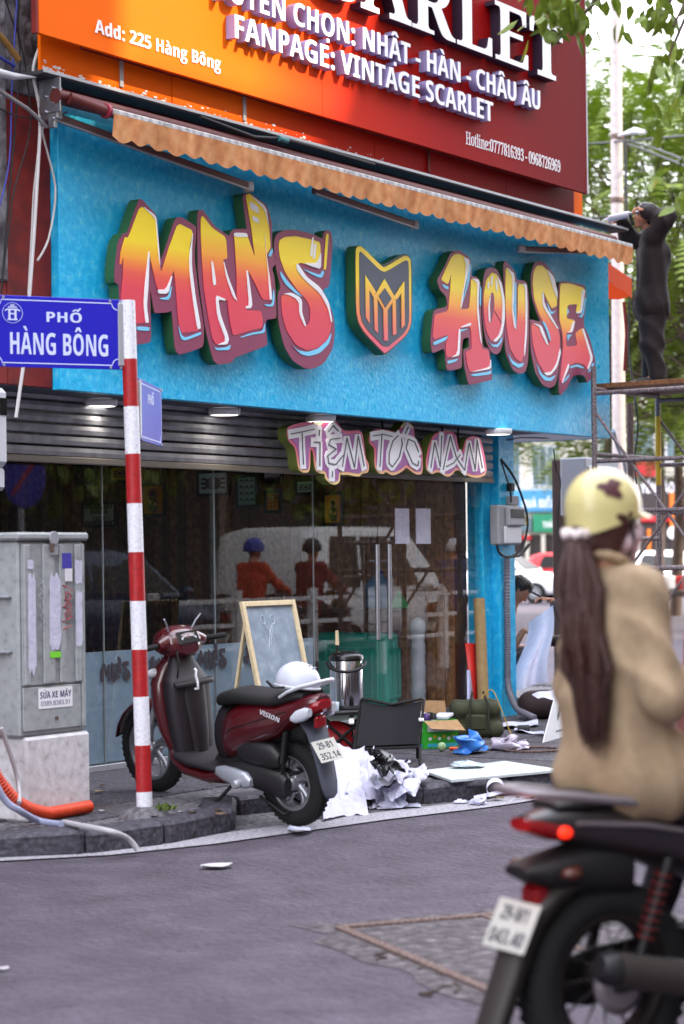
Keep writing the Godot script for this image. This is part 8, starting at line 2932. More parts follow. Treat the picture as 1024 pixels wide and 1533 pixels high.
func carton(rt: Vector3, fw: Vector3) -> void:
	var c := ony(646, 1121, PAVE)
	var ax := (rt + fw * 0.35).normalized()
	var az := Vector3.UP.cross(ax)     # away from or towards the camera
	if az.dot(fw) < 0.0: az = -az
	var w := 0.26
	var d := 0.2
	var h := 0.2
	c += Vector3(-0.0, 0, 0)
	var t := thing("carton", "open green and white carton filled with cans and papers", "box", c)
	var o := c - ax * 0.06
	var P := func(x: float, y: float, z: float) -> Vector3:
		return o + ax * x + Vector3.UP * y + az * z
	var side := func(called: String, a: Vector3, b: Vector3, hh: float, m: Material) -> void:
		var s := Shape.new()
		s.bar(a + Vector3.UP * hh / 2, b + Vector3.UP * hh / 2, 0.006, hh, Vector3.UP)
		obj(called, s, m, t)
	var green := mat("carton_green", c8(52, 176, 44), 0.6)
	for q in [[0.0, 0.0, w, 0.0], [w, 0.0, w, d], [w, d, 0.0, d], [0.0, d, 0.0, 0.0]]:
		side.call("side", P.call(q[0], 0, q[1]), P.call(q[2], 0, q[3]), h, green)
	var s := Shape.new()
	s.bar(P.call(w / 2, 0.006, 0.01), P.call(w / 2, 0.006, d - 0.01), w - 0.02, 0.008)
	obj("bottom", s, M.cardboard, t)
	# printed bands: white upper, blue foot
	for q in [[0.12, 0.07, M.white_matt, "white_band"], [0.012, 0.024, mat("carton_blue", c8(60, 180, 206), 0.6), "blue_band"]]:
		s = Shape.new()
		s.bar(P.call(0.03, q[0] + q[1] / 2, -0.0045), P.call(w - 0.004, q[0] + q[1] / 2, -0.0045), 0.003, q[1])
		obj(q[3], s, q[2], t)
		s = Shape.new()
		s.bar(P.call(-0.0045, q[0] + q[1] / 2, 0.01), P.call(-0.0045, q[0] + q[1] / 2, d - 0.01), 0.003, q[1])
		obj(q[3], s, q[2], t)
	for k in 6:
		s = Shape.new()
		s.disc(P.call(0.05 + 0.035 * k, 0.07 + 0.015 * (k % 2), -0.0045), az, 0.013, 0.003, 10)
		obj("printed_dot", s, [M.white_matt, M.yellow_paint][k % 2], t)
	for q in [[[0, h, 0], [w, h, 0], [w + 0.02, h - 0.07, -0.1], [0.02, h - 0.05, -0.1]], [[w, h, 0], [w, h, d], [w + 0.1, h - 0.04, d], [w + 0.1, h - 0.05, 0.0]], [[0, h, 0], [0, h, d], [-0.1, h + 0.0, d], [-0.1, h - 0.04, 0]], [[0.05, h, d], [w, h, d], [w, h + 0.12, d + 0.03], [0.05, h + 0.13, d + 0.03]]]:
		s = Shape.new()
		var v := []
		for e in q: v.append(P.call(e[0], e[1], e[2]))
		s.quad(v[0], v[1], v[2], v[3])
		obj("flap", s, M.cardboard, t)
	M.cardboard.cull_mode = BaseMaterial3D.CULL_DISABLED
	var cols := [mat("can_purple", c8(70, 40, 110), 0.35), M.pale_plastic, mat("can_blue", c8(40, 60, 160), 0.35)]
	for k in 4:
		var p: Vector3 = P.call(0.045 + 0.055 * (k % 2), 0.012, 0.05 + 0.07 * int(k / 2.0))
		var ct := thing("spray_can", "%s spray can standing in the green carton" % ["purple", "white", "blue", "dark purple"][k], "can", p)
		s = Shape.new()
		s.lathe([[0.022, 0.0], [0.025, 0.004], [0.025, 0.17], [0.019, 0.19]], Transform3D(Basis.IDENTITY, p), 14)
		obj("body", s, cols[k % 3], ct)
		s = Shape.new()
		s.lathe([[0.02, 0.19], [0.021, 0.235], [0.001, 0.238]], Transform3D(Basis.IDENTITY, p), 12)
		obj("cap", s, [M.can_purple, M.black, M.white_matt, M.black][k], ct)
	s = Shape.new()
	s.bar(P.call(0.14, h + 0.012, 0.03), P.call(0.24, h + 0.03, 0.16), 0.11, 0.02, Vector3.UP, 0.003)
	tag(obj("paper_stack", s, M.paper), "small stack of papers lying on top of the green carton", "papers")

# ---------- at the pillar ----------
func pillar_things() -> void:
	var s: Shape
	var rt := Vector3(cam_r.x, 0, cam_r.z).normalized()
	# electricity meter on the pillar
	var a := onz(735, 756, 0.12)
	var b := onz(768, 816, 0.12)
	var t := thing("electric_meter", "grey electricity meter box with small dark display on blue pillar", "meter", Vector3((a.x + b.x) / 2, b.y, 0.1))
	s = Shape.new()
	s.span(Vector3(a.x, b.y, 0.102), Vector3(b.x + 0.02, a.y, 0.19), 0.012)
	obj("case", s, M.grey_plastic, t)
	s = Shape.new()
	s.span(Vector3(a.x + 0.1, b.y + 0.16, 0.191), Vector3(b.x + 0.015, a.y - 0.015, 0.235), 0.012)
	obj("upper_cover", s, M.grey_plastic, t)
	s = Shape.new()
	s.span(Vector3(a.x + 0.07, b.y + 0.01, 0.191), Vector3(b.x - 0.01, b.y + 0.158, 0.215), 0.01)
	obj("terminal_cover", s, M.pale_plastic, t)
	s = Shape.new()
	s.span(Vector3(a.x + 0.13, a.y - 0.11, 0.236), Vector3(b.x - 0.005, a.y - 0.035, 0.24), 0.002)
	obj("display", s, M.black_gloss, t)
	s = Shape.new()
	s.span(Vector3(b.x - 0.08, a.y + 0.004, 0.102), Vector3(b.x + 0.05, a.y + 0.08, 0.16), 0.006)
	obj("junction_box", s, M.grey_plastic, t)
	s = Shape.new()
	s.span(Vector3(b.x - 0.07, a.y + 0.12, 0.102), Vector3(b.x - 0.005, a.y + 0.19, 0.15), 0.006)
	obj("breaker", s, M.black, t)
	# cables
	var z := 0.2
	wire("cable", "black cable dropping from the fascia to the electricity meter", zs([750, 690, 758, 715, 764, 735, 765, 752], z), 0.008, M.cable_black)
	wire("cable", "black cable looping wide round the electricity meter", zs([750, 688, 768, 712, 780, 740, 789, 772, 788, 800, 778, 824, 762, 834, 748, 828, 744, 815], z), 0.011, M.cable_black)
	wire("cable", "black cable bundle tied below the electricity meter", zs([792, 815, 780, 830, 768, 833, 758, 834], z), 0.013, M.cable_black)
	wire("cable", "yellow cable curling beside the electricity meter", zs([771, 757, 782, 768, 788, 782, 780, 786, 771, 776], z), 0.006, M.cable_yellow)
	wire("cable", "thin black cable hanging in the open corner", zs([829, 672, 832, 700, 839, 720, 836, 760, 835, 785, 838, 810], -0.4), 0.007, M.cable_black)
	wire("cable", "thin black cable stretched under the white soffit", zs([758, 659, 780, 655, 815, 656, 845, 653], 0.1), 0.006, M.cable_black)
	# ribbed conduit at the pillar's edge
	var path := zs([759, 836, 759, 900, 760, 960, 760, 1015], 0.13)
	path.append_array([onz(764, 1040, 0.2), onz(776, 1062, 0.36), onz(800, 1078, 0.6)])
	path[-1].y = PAVE + 0.03
	var c := Curve3D.new()
	for i in path.size():
		var tn := Vector3.ZERO
		if i > 0 and i < path.size() - 1: tn = (path[i + 1] - path[i - 1]) * 0.17
		c.add_point(path[i], -tn, tn)
	var pts := Array(c.tessellate_even_length(6, 0.007))
	var rad := []
	for k in pts.size(): rad.append(0.026 + 0.004 * sin(k * TAU / 4.0))
	s = Shape.new()
	s.tube(pts, rad, 10)
	tag(obj("ribbed_conduit", s, mat("conduit_grey", c8(112, 110, 122), 0.5)), "grey ribbed conduit running down the blue pillar's edge", "conduit")
	workers(rt)
	# big sheet that is being cut
	var e := [atd(792, 932, 18.2), atd(828, 906, 18.0), atd(820, 1020, 17.6), atd(766, 1036, 17.8)]
	s = Shape.new()
	s.sheet(16, 20, func(u: float, v: float) -> Vector3:
		return bilerp(e[0], e[1], e[2], e[3], u, v) + cam_f * (0.06 * sin(u * 9.0 + v * 2.0) * (0.3 + v)) + rt * 0.02 * sin(v * 6.0))
	tag(obj("paper_sheet", s, M.paper), "large lilac white sheet held up between the two workers", "sheet")
	# printed board leaning
	var p0 := ony(813, 1112, PAVE)
	var p1 := ony(858, 1099, PAVE)
	var up := atd(840, 1008, 15.5) - p0
	up = up - (p1 - p0).normalized() * 0.0
	t = thing("printed_board", "white printed board leaning with small columns of dark text", "board", (p0 + p1) / 2)
	var bw := (p1 - p0) * 1.35
	s = Shape.new()
	var nn := bw.cross(up).normalized() * 0.006
	s.loft([[p0, p0 + bw, p0 + bw + up, p0 + up], [p0 - nn, p0 + bw - nn, p0 + bw + up - nn, p0 + up - nn]], true, false)
	obj("panel", s, M.white_sign, t)
	var face := 1.0 if nn.dot(EYE - p0) > 0 else -1.0
	s = Shape.new()
	for q in [[0.2, 0.3, 0.75], [0.5, 0.35, 0.8]]:
		for k in 16:
			var v: float = lerpf(q[1], q[2], k / 16.0)
			var at: Vector3 = p0 + bw * q[0] + up * v + nn * face * (1.02 if face > 0 else 1.5)
			s.bar(at, at + up * (0.012 + 0.01 * ((k * 7) % 3)), 0.002, 0.02 + 0.008 * (k % 3), bw.normalized())
	for k in 9:
		var at: Vector3 = p0 + bw * (0.25 + 0.06 * k) + up * 0.12 + nn * face * (1.02 if face > 0 else 1.5)
		s.bar(at, at + bw * 0.045, 0.002, 0.012, up.normalized())
	obj("print_lines", s, M.ink, t)
	# dark bag, white sheets and strips on the ground
	var db := ony(822, 1076, PAVE)
	blob_begin()
	blob([[db + Vector3(0, 0.12, 0) - rt * 0.14, db + Vector3(0, 0.13, 0) + rt * 0.16, 0.12, 0.12], [db + Vector3(0, 0.1, 0) - rt * 0.1 + cam_f * 0.12, db + Vector3(0, 0.1, 0) + rt * 0.12 + cam_f * 0.12, 0.1, 0.1]], 0.018, 0.05, 0.01, 22.0)
	tag(obj("tool_bag", blob_end(), mat("bag_dark", c8(44, 28, 30), 0.8)), "dark brown tool bag lying behind the printed board", "bag")
	e = [atd(796, 1040, 16.4), atd(832, 1030, 16.4), atd(834, 1046, 16.0), atd(806, 1046, 16.0)]
	s = Shape.new()
	s.sheet(8, 4, func(u: float, v: float) -> Vector3:
		return bilerp(e[0], e[1], e[2], e[3], u, v) + Vector3.UP * 0.01 * sin(u * 6.0))
	tag(obj("paper_sheet", s, M.paper), "white sheet lying on top of the dark tool bag", "sheet")
	for q in [[[753, 1082, 805, 1078, 806, 1086, 753, 1088], "lilac paper strip lying beside the ribbed conduit"], [[770, 1090, 815, 1096, 815, 1100, 770, 1093], "narrow white paper strip before the ribbed conduit"], [[757, 1050, 790, 1046, 790, 1060, 757, 1056], "lilac sheet offcut at the foot of the blue pillar"]]:
		var v: Array = q[0]
		s = Shape.new()
		var g := []
		for k in 4: g.append(ony(v[k * 2], v[k * 2 + 1], PAVE + 0.012 + 0.01 * (k % 2)))
		s.sheet(8, 2, func(u: float, w: float) -> Vector3:
			return bilerp(g[0], g[1], g[2], g[3], u, w) + Vector3.UP * 0.008 * sin(u * 8.0))
		tag(obj("paper_strip", s, M.paper), q[1], "strip")
	var mp := ony(775, 1097, PAVE)
	s = Shape.new()
	s.tube([mp + Vector3(0, 0.03, 0), mp + rt * 0.09 + Vector3(0, 0.03, 0)], 0.03, 10)
	tag(obj("tape_roll", s, M.black), "short black roll lying on the pavement by the pillar", "roll")
func workers(rt: Vector3) -> void:
	var d := 18.5
	var fwv := cam_f
	# squats behind the pillar, bent over the sheet, facing along +rt
	var f := rt
	var head := atd(775, 884, d)
	var foot := Vector3(head.x, PAVE, head.z) - f * 0.12
	var B := func(a: float, y: float, s: float) -> Vector3:
		return foot + f * a + Vector3.UP * y + fwv * s
	var hy := head.y - PAVE
	var j := {"hip": B.call(-0.25, 0.32, 0.0), "chest": B.call(-0.08, 0.62, 0.0), "neck": B.call(0.04, 0.83, 0.0), "head": head, "side": fwv, "up": Vector3.UP.lerp(f, 0.3).normalized(), "look": (f + Vector3.DOWN * 0.9).normalized(),
		"sl": B.call(-0.02, 0.76, 0.17), "sr": B.call(-0.02, 0.76, -0.17), "el": B.call(0.1, 0.5, 0.24), "er": B.call(0.02, 0.5, -0.24), "wl": B.call(0.3, 0.56, 0.16), "wr": atd(784, 944, d - 0.25),
		"hl": B.call(-0.22, 0.3, 0.1), "hr": B.call(-0.22, 0.3, -0.1), "kl": B.call(0.16, 0.46, 0.16), "kr": B.call(0.16, 0.44, -0.16), "al": B.call(-0.05, 0.09, 0.14), "ar": B.call(-0.05, 0.09, -0.14), "tl": B.call(0.14, 0.045, 0.15), "tr": B.call(0.14, 0.045, -0.15),
		"hdr": rt + Vector3.DOWN * 0.3, "hbr": Vector3.UP}
	var dark := mat("worker_shirt", c8(206, 204, 208), 0.8)
	var p := person("person squatting by the blue pillar bent over a sheet", j, foot, dark, mat("worker_trousers", c8(48, 44, 52), 0.85), M.skin, {"sleeve": 0.0, "cell": 0.02})
	hair_cap(p, j.head, j.look, j.up, M.hair, 0.008)
	# the other one kneels facing him, mostly behind the passing rider
	var hx := atd(846, 880, d - 0.3)
	foot = Vector3(hx.x, PAVE, hx.z) + f * 0.12
	f = -rt
	j = {"hip": B.call(0, 0, 0)}
	var C := func(a: float, y: float, s: float) -> Vector3:
		return foot + f * a + Vector3.UP * y + fwv * s
	j = {"hip": C.call(-0.25, 0.34, 0.0), "chest": C.call(-0.1, 0.66, 0.0), "neck": C.call(-0.02, 0.88, 0.0), "head": C.call(0.04, 1.02, 0.0), "side": fwv, "up": Vector3.UP, "look": (f + Vector3.DOWN * 0.5).normalized(),
		"sl": C.call(-0.06, 0.8, -0.17), "sr": C.call(-0.06, 0.8, 0.17), "el": C.call(0.06, 0.68, -0.24), "er": C.call(0.06, 0.6, 0.24), "wl": atd(826, 898, d - 0.4), "wr": C.call(0.25, 0.6, 0.14),
		"hl": C.call(-0.22, 0.32, -0.1), "hr": C.call(-0.22, 0.32, 0.1), "kl": C.call(0.14, 0.42, -0.16), "kr": C.call(0.14, 0.14, 0.16), "al": C.call(-0.05, 0.09, -0.14), "ar": C.call(-0.28, 0.08, 0.14), "tl": C.call(0.14, 0.045, -0.15), "tr": C.call(-0.4, 0.05, 0.15),
		"hdl": -rt + Vector3.UP * 0.2, "hbl": Vector3.UP}
	p = person("person kneeling by the sheet holding a cutter behind the passing rider", j, foot, mat("worker_b", c8(70, 58, 60), 0.8), M.worker_trousers, M.skin, {"sleeve": 0.9, "cell": 0.02})
	hair_cap(p, j.head, j.look, j.up, M.hair, 0.006)
	var s := Shape.new()
	var w: Vector3 = j.wl - rt * 0.08
	s.bar(w + rt * 0.03, w - rt * 0.13 + Vector3(0, 0.09, 0), 0.022, 0.016, Vector3.UP, 0.004)
	tag(obj("cutter", s, M.black), "black cutter held over the lilac white sheet", "tool")

# ---------- scaffold, the man on it, and the things at the corner ----------
func scaffold_things() -> void:
	var s: Shape
	var A := Vector3(5.97, 0, 0.68)
	var C := Vector3(7.12, 0, 0.72)
	var A2 := Vector3(5.97, 0, 1.98)
	var C2 := Vector3(7.12, 0, 2.02)
	var py := 2.93
	var t := thing("scaffold", "rusty steel scaffold tower with plank platform at the shop corner", "scaffold", Vector3(6.55, PAVE, 1.35))
	var steel: Material = tri_map(mat("scaffold_steel", Color.WHITE, 0.6, 0.3), 3.0, ramp_tex(noise_img(91, 0.05, 256, 5), [[0.0, c8(66, 48, 46)], [0.45, c8(112, 98, 100)], [0.7, c8(136, 126, 130)], [1.0, c8(160, 152, 156)]]))
	for p in [A, C, A2, C2]:
		s = Shape.new()
		var base: Vector3 = p + Vector3(0, PAVE, 0)
		s.tube([base, p + Vector3(0, py + 0.16, 0)], 0.024, 10)
		s.lathe([[0.03, -0.06], [0.03, 0.06]], Transform3D(Basis.IDENTITY, p + Vector3(0, 1.6, 0)), 10)
		var post := obj("post", s, steel, t)
		s = Shape.new()
		s.lathe([[0.06, 0.0], [0.06, 0.012], [0.028, 0.02]], Transform3D(Basis.IDENTITY, base), 10)
		obj("base_plate", s, steel, post)
		if p == C:
			s = Shape.new()
			s.tube([p + Vector3(0, 2.1, 0), p + Vector3(0, 2.72, 0)], 0.0255, 10)
			obj("yellow_paint_band", s, M.yellow_paint, post)
	for q in [[A, C], [A2, C2]]:
		for y in [2.9, 2.34, 1.62, 1.3, 0.7]:
			s = Shape.new()
			s.tube([q[0] + Vector3(0, y, 0), q[1] + Vector3(0, y, 0)], 0.019, 8)
			obj("cross_tube", s, steel, t)
	for q in [[A, A2], [C, C2]]:
		for y in [2.86, 2.28, 1.85, 1.36]:
			s = Shape.new()
			s.tube([q[0] + Vector3(0, y, 0), q[1] + Vector3(0, y, 0)], 0.019, 8)
			obj("cross_tube", s, steel, t)
		s = Shape.new()
		s.tube([q[0] + Vector3(0.02, 2.7, 0), q[1] + Vector3(0.02, 1.0, 0)], 0.014, 8)
		obj("brace", s, steel, t)
		s = Shape.new()
		s.tube([q[0] + Vector3(0.05, 1.0, 0), q[1] + Vector3(0.05, 2.6, 0)], 0.014, 8)
		obj("brace", s, steel, t)
	for k in 4:
		s = Shape.new()
		var x := 6.16 + k * 0.27
		s.span(Vector3(x, py - 0.012, 0.6), Vector3(x + 0.255, py + 0.03, 2.2), 0.004)
		obj("plank", s, [M.wood_b, M.wood_c][k % 2], t)
	s = Shape.new()
	s.tube([C + Vector3(0.03, py + 0.09, 0.03), C + Vector3(-0.03, py + 0.1, 0.03), C + Vector3(-0.03, py + 0.1, -0.03), C + Vector3(0.03, py + 0.09, -0.03), C + Vector3(0.03, py + 0.09, 0.03)], 0.006, 5)
	obj("rope_tie", s, M.cable_yellow, t)
	# separate grey post behind, with cables
	var b := atd(945, 880, 20.2)
	b.y = PAVE
	s = Shape.new()
	s.tube([b, atd(943, 604, 20.2)], 0.035, 10)
	tag(obj("steel_post", s, M.rusty), "dark steel post with cables behind the scaffold", "post")
	wire("cable", "black cable hanging down the dark steel post", [atd(951, 600, 20.0), atd(955, 640, 20.0), atd(950, 690, 20.0), atd(953, 725, 20.0)], 0.01, M.cable_black)
	wire("cable", "red cable hanging behind the man's legs", [atd(934, 452, 20.5), atd(938, 500, 20.5), atd(935, 555, 20.5)], 0.018, mat("cable_red", c8(120, 24, 24), 0.6))
	wire("cable", "black cable dropping from the side awning", [atd(942, 450, 20.5), atd(941, 520, 20.4), atd(948, 575, 20.3), atd(953, 620, 20.2)], 0.012, M.cable_black)
	# grey equipment cabinet on the corner column
	var g0 := onz(886, 650, -1.2)
	var g1 := onz(926, 724, -1.2)
	t = thing("wall_cabinet", "grey metal equipment cabinet hanging behind the scaffold post", "cabinet", Vector3((g0.x + g1.x) / 2, g1.y - 0.3, -1.4))
	s = Shape.new()
	s.span(Vector3(g0.x - 0.15, g1.y - 0.35, -1.5), Vector3(g1.x, SOF - 0.01, -1.2), 0.01)
	obj("case", s, M.grey_plastic, t)
	s = Shape.new()
	s.span(Vector3(g0.x - 0.1, g1.y - 0.3, -1.199), Vector3(lerpf(g0.x, g1.x, 0.4), SOF - 0.1, -1.185), 0.004)
	obj("door", s, M.alu, t)
	s = Shape.new()
	s.span(Vector3(lerpf(g0.x, g1.x, 0.45), g1.y - 0.3, -1.199), Vector3(g1.x - 0.05, SOF - 0.1, -1.185), 0.004)
	obj("door", s, M.alu, t)
	var wp := [onz(918, 645, 0.3), onz(925, 670, 0.2), onz(934, 690, 0.0), onz(939, 735, -0.1)]
	wire("pipe", "pale pipe bending down beside the fascia's end", wp, 0.02, M.pale_plastic)
	man_on_scaffold(py + 0.03)
func man_on_scaffold(py: float) -> void:
	var rt := Vector3(cam_r.x, 0, cam_r.z).normalized()
	var f := -rt                        # faces the shop sign
	var sd := cam_f                     # his right side is away from the camera
	var d := 18.45
	var foot := atd(975, 578, d)
	foot.y = py
	var Q := func(px: float, pyx: float, off := 0.0) -> Vector3:
		return atd(px, pyx, d) + sd * off
	var j := {"hip": Q.call(976, 450), "chest": Q.call(977, 385), "neck": Q.call(975, 349), "head": Q.call(968, 327), "side": sd, "up": (Vector3.UP + rt * 0.25).normalized(), "look": (f + Vector3.UP * 0.3).normalized(),
		"sl": Q.call(975, 358, -0.17), "sr": Q.call(976, 358, 0.17), "el": Q.call(989, 336, -0.3), "er": Q.call(948, 352, 0.24), "wl": Q.call(965, 321, -0.16), "wr": Q.call(934, 327, 0.14),
		"hl": Q.call(976, 458, -0.09), "hr": Q.call(976, 458, 0.09), "kl": Q.call(973, 518, -0.1), "kr": Q.call(979, 516, 0.1), "al": Q.call(983, 568, -0.1), "ar": Q.call(977, 566, 0.12),
		"hdl": f + Vector3.UP * 0.3, "hbl": Vector3.UP, "hdr": f + Vector3.UP * 0.15, "hbr": Vector3.UP}
	j["al"].y = py + 0.08
	j["ar"].y = py + 0.08
	j["tl"] = j["al"] + f * 0.17 - Vector3.UP * 0.04
	j["tr"] = j["ar"] + f * 0.17 - Vector3.UP * 0.04
	j["hem"] = j["hip"] - Vector3.UP * 0.05
	var cl := mat("man_jacket", c8(26, 15, 17), 0.9)
	var p := person("person in dark clothes standing on the scaffold reaching towards the awning", j, foot, cl, mat("man_trousers", c8(24, 15, 18), 0.9), M.skin, {"cell": 0.016, "grow": 0.034, "curl": 0.85, "folds": 0.03, "fold_freq": 40.0})
	hair_cap(p, j.head, j.look, j.up, M.hair, 0.006)
	eyes(p, j.head, j.look, j.up)
	# a sealant gun in his hands: tube, frame, nozzle
	var a: Vector3 = j.wl - rt * 0.02 + Vector3(0, 0.02, 0) + sd * 0.08
	var b := atd(914, 325, d) + sd * 0.1
	var t := thing("sealant_gun", "white sealant tube gun held up by the man on the scaffold", "tool", a)
	var s := Shape.new()
	s.tube([a.lerp(b, 0.42), b], 0.03, 14)
	obj("cartridge", s, M.pale_plastic, t)
	s = Shape.new()
	s.tube([a, a.lerp(b, 0.45)], 0.014, 8)
	obj("rod", s, M.steel, t)
	s = Shape.new()
	s.tube([b, b + (b - a).normalized() * 0.07], [0.016, 0.004], 8)
	obj("nozzle", s, M.white_sign, t)
	s = Shape.new()
	s.bar(a.lerp(b, 0.4), a.lerp(b, 0.4) + Vector3(0, -0.1, 0) + rt * 0.03, 0.02, 0.03, rt, 0.005)
	obj("trigger", s, M.black, t)

# ---------- the motorbike that passes close to the camera ----------
func passing_motorbike() -> void:
	var hd := Vector3(0.911, 0, 0.413).normalized()
	var right := hd.cross(Vector3.UP).normalized()
	var ra := atd(905, 1475, 5.78)
	ra.y = 0.0
	var t := thing("motorbike", "dark motorbike with lit tail light passing along the road", "motorbike", ra)
	t.transform = Transform3D(Basis(hd, Vector3.UP, right), ra)
	var body := mat("bike_body", c8(24, 17, 19), 0.3)
	body.clearcoat_enabled = true
	body.clearcoat = 0.6
	var silver := mat("bike_silver", c8(124, 116, 120), 0.35, 0.3)
	var axle := Vector3(0, 0.285, 0)
	var rd := mat("rim_dark", c8(40, 32, 32), 0.5, 0.4)
	wheel_at(t, axle, 0.285, 0.1, 12, false, rd)
	wheel_at(t, Vector3(1.24, 0.285, 0), 0.285, 0.085, 12, false, rd)
	var s: Shape
	# rear body: two flanks that meet at the tail, open below
	lp("tail_body", rings_x([[-0.27, 0.735, 0.765, 0.035], [-0.2, 0.7, 0.785, 0.075], [-0.08, 0.66, 0.795, 0.11], [0.1, 0.61, 0.795, 0.128], [0.3, 0.54, 0.78, 0.135], [0.48, 0.46, 0.74, 0.12], [0.58, 0.46, 0.66, 0.08]]), body, t)
	for z in [-1.0, 1.0]:
		s = Shape.new()
		s.tube([Vector3(-0.16, 0.745, 0.098 * z), Vector3(0.05, 0.73, 0.128 * z), Vector3(0.3, 0.68, 0.14 * z), Vector3(0.5, 0.6, 0.122 * z)], [0.012, 0.02, 0.02, 0.01], 8, true, 0.5)
		obj("side_trim", s, silver, t, true)
	lp("seat", rings_x([[-0.2, 0.775, 0.8, 0.06], [-0.12, 0.77, 0.825, 0.1], [0.1, 0.77, 0.83, 0.125], [0.35, 0.755, 0.805, 0.13], [0.6, 0.72, 0.775, 0.1], [0.68, 0.71, 0.74, 0.06]]), M.seat_black, t)
	# grab rail: a loop that sticks out behind the seat
	var gr := [Vector3(0.16, 0.775, -0.15), Vector3(-0.02, 0.8, -0.15), Vector3(-0.2, 0.825, -0.13), Vector3(-0.3, 0.835, -0.08), Vector3(-0.325, 0.838, 0.0), Vector3(-0.3, 0.835, 0.08), Vector3(-0.2, 0.825, 0.13), Vector3(-0.02, 0.8, 0.15), Vector3(0.16, 0.775, 0.15)]
	s = Shape.new()
	s.tube(gr, 0.017, 10, true, 0.8)
	obj("grab_rail", s, silver, t, true)
	# tail light: lens with the glowing bulb field
	lp("tail_light", rings_x([[-0.13, 0.685, 0.75, 0.083], [-0.21, 0.695, 0.758, 0.076], [-0.285, 0.725, 0.76, 0.045]]), mat("tail_lens", c8(120, 8, 12), 0.15), t)
	var glow := mat("tail_glow", c8(255, 60, 30), 0.4)
	glow.emission_enabled = true
	glow.emission = c8(255, 40, 14)
	glow.emission_energy_multiplier = 0.8
	s = Shape.new()
	s.ell(Vector3(-0.185, 0.722, 0.073), Vector3(0.026, 0.018, 0.012), Basis.IDENTITY, 12, 8)
	obj("lit_bulb", s, glow, t, true)
	var l := OmniLight3D.new()
	l.name = "tail_lamp_light"
	l.light_color = c8(255, 50, 20)
	l.light_energy = 0.004
	l.light_size = 0.03
	l.omni_range = 6.0
	l.omni_attenuation = 2.0
	l.shadow_enabled = true
	t.add_child(l)
	l.position = Vector3(-0.36, 0.73, 0.05)
	# turn signals on stalks and fender with plate
	for z in [-1.0, 1.0]:
		s = Shape.new()
		s.tube([Vector3(-0.12, 0.62, 0.05 * z), Vector3(-0.18, 0.615, 0.11 * z)], 0.012, 8)
		s.ell(Vector3(-0.2, 0.615, 0.12 * z), Vector3(0.032, 0.018, 0.026), Basis.IDENTITY, 12, 8)
		obj("turn_signal", s, mat("amber", c8(70, 34, 22), 0.3), t, true)
	lp("tail_cover", rings_x([[-0.3, 0.6, 0.63, 0.05], [-0.24, 0.57, 0.65, 0.075], [-0.1, 0.54, 0.68, 0.085], [0.05, 0.52, 0.7, 0.08]]), M.black, t)
	s = Shape.new()
	s.box(Vector3(-0.235, 0.545, 0), Vector3(0.05, 0.06, 0.08), Basis.IDENTITY, 0.012)
	obj("reflector", s, M.tail_lens, t, true)
	var rings := []
	for k in 11:
		var a := lerpf(1.75, 3.25, k / 10.0)
		var rr := 0.325 + 0.02 * k / 10.0
		var c := axle + Vector3(cos(a), sin(a), 0) * rr
		if k > 6:
			c = axle + Vector3(cos(2.65), sin(2.65), 0) * 0.337 + Vector3(-0.035, -0.085, 0) * (k - 6)
		var nrm := Vector3(cos(minf(a, 2.8)), sin(minf(a, 2.8)), 0)
		var w := lerpf(0.075, 0.06, k / 10.0)
		var ring := []
		for q in [[-1.0, -0.02], [-0.7, 0.012], [0.0, 0.02], [0.7, 0.012], [1.0, -0.02], [0.7, 0.004], [0.0, 0.011], [-0.7, 0.004]]:
			ring.append(c + nrm * q[1] + Vector3(0, 0, q[0] * w))
		rings.append(ring)
	lp("rear_fender", rings, mat("fender_dark", c8(44, 38, 35), 0.6), t)
	var pb := Basis(Vector3(0, 0, 1), Vector3(0.45, 0.89, 0).normalized(), Vector3(-0.89, 0.45, 0).normalized())
	number_plate(t, Transform3D(pb, Vector3(-0.315, 0.47, 0)), "29-M1", "043.40")
	s = Shape.new()
	s.box(Vector3(-0.3, 0.465, 0), Vector3(0.17, 0.12, 0.012), pb, 0.003)
	obj("plate_holder", s, M.black, t, true)
	# swing arm, shocks with red springs, chain case, drum
	for z in [-1.0, 1.0]:
		s = Shape.new()
		s.bar(axle + Vector3(-0.03, 0, 0.085 * z), Vector3(0.5, 0.33, 0.085 * z), 0.025, 0.04, Vector3.UP, 0.006)
		obj("swing_arm", s, M.black, t, true)
		s = Shape.new()
		s.tube([axle + Vector3(0.02, 0.03, 0.11 * z), Vector3(0.14, 0.63, 0.115 * z)], 0.014, 8)
		var sh := obj("shock_absorber", s, M.black, t, true)
		s = Shape.new()
		var coil := []
		for k in 61:
			var u := k / 60.0
			var a := u * TAU * 8.0
			coil.append((axle + Vector3(0.02, 0.03, 0.11 * z)).lerp(Vector3(0.14, 0.63, 0.115 * z), 0.3 + 0.6 * u) + Vector3(cos(a) * 0.026, 0, sin(a) * 0.026))
		s.tube(coil, 0.004, 5)
		obj("spring", s, mat("spring_red", c8(84, 14, 12), 0.5), sh, true)
	s = Shape.new()
	s.lathe([[0.03, -0.02], [0.075, -0.015], [0.085, 0.01], [0.06, 0.02]], Transform3D(Basis(Vector3.RIGHT, Vector3.BACK, Vector3.DOWN), axle + Vector3(0, 0, 0.06)), 18)
	obj("brake_drum", s, silver, t, true)
	lp("chain_case", rings_x([[-0.1, 0.22, 0.34, 0.012, -0.075], [0.0, 0.2, 0.365, 0.016, -0.075], [0.45, 0.26, 0.4, 0.016, -0.075], [0.52, 0.29, 0.37, 0.012, -0.075]]), M.black, t)
	# muffler on the near side, with its guard
	s = Shape.new()
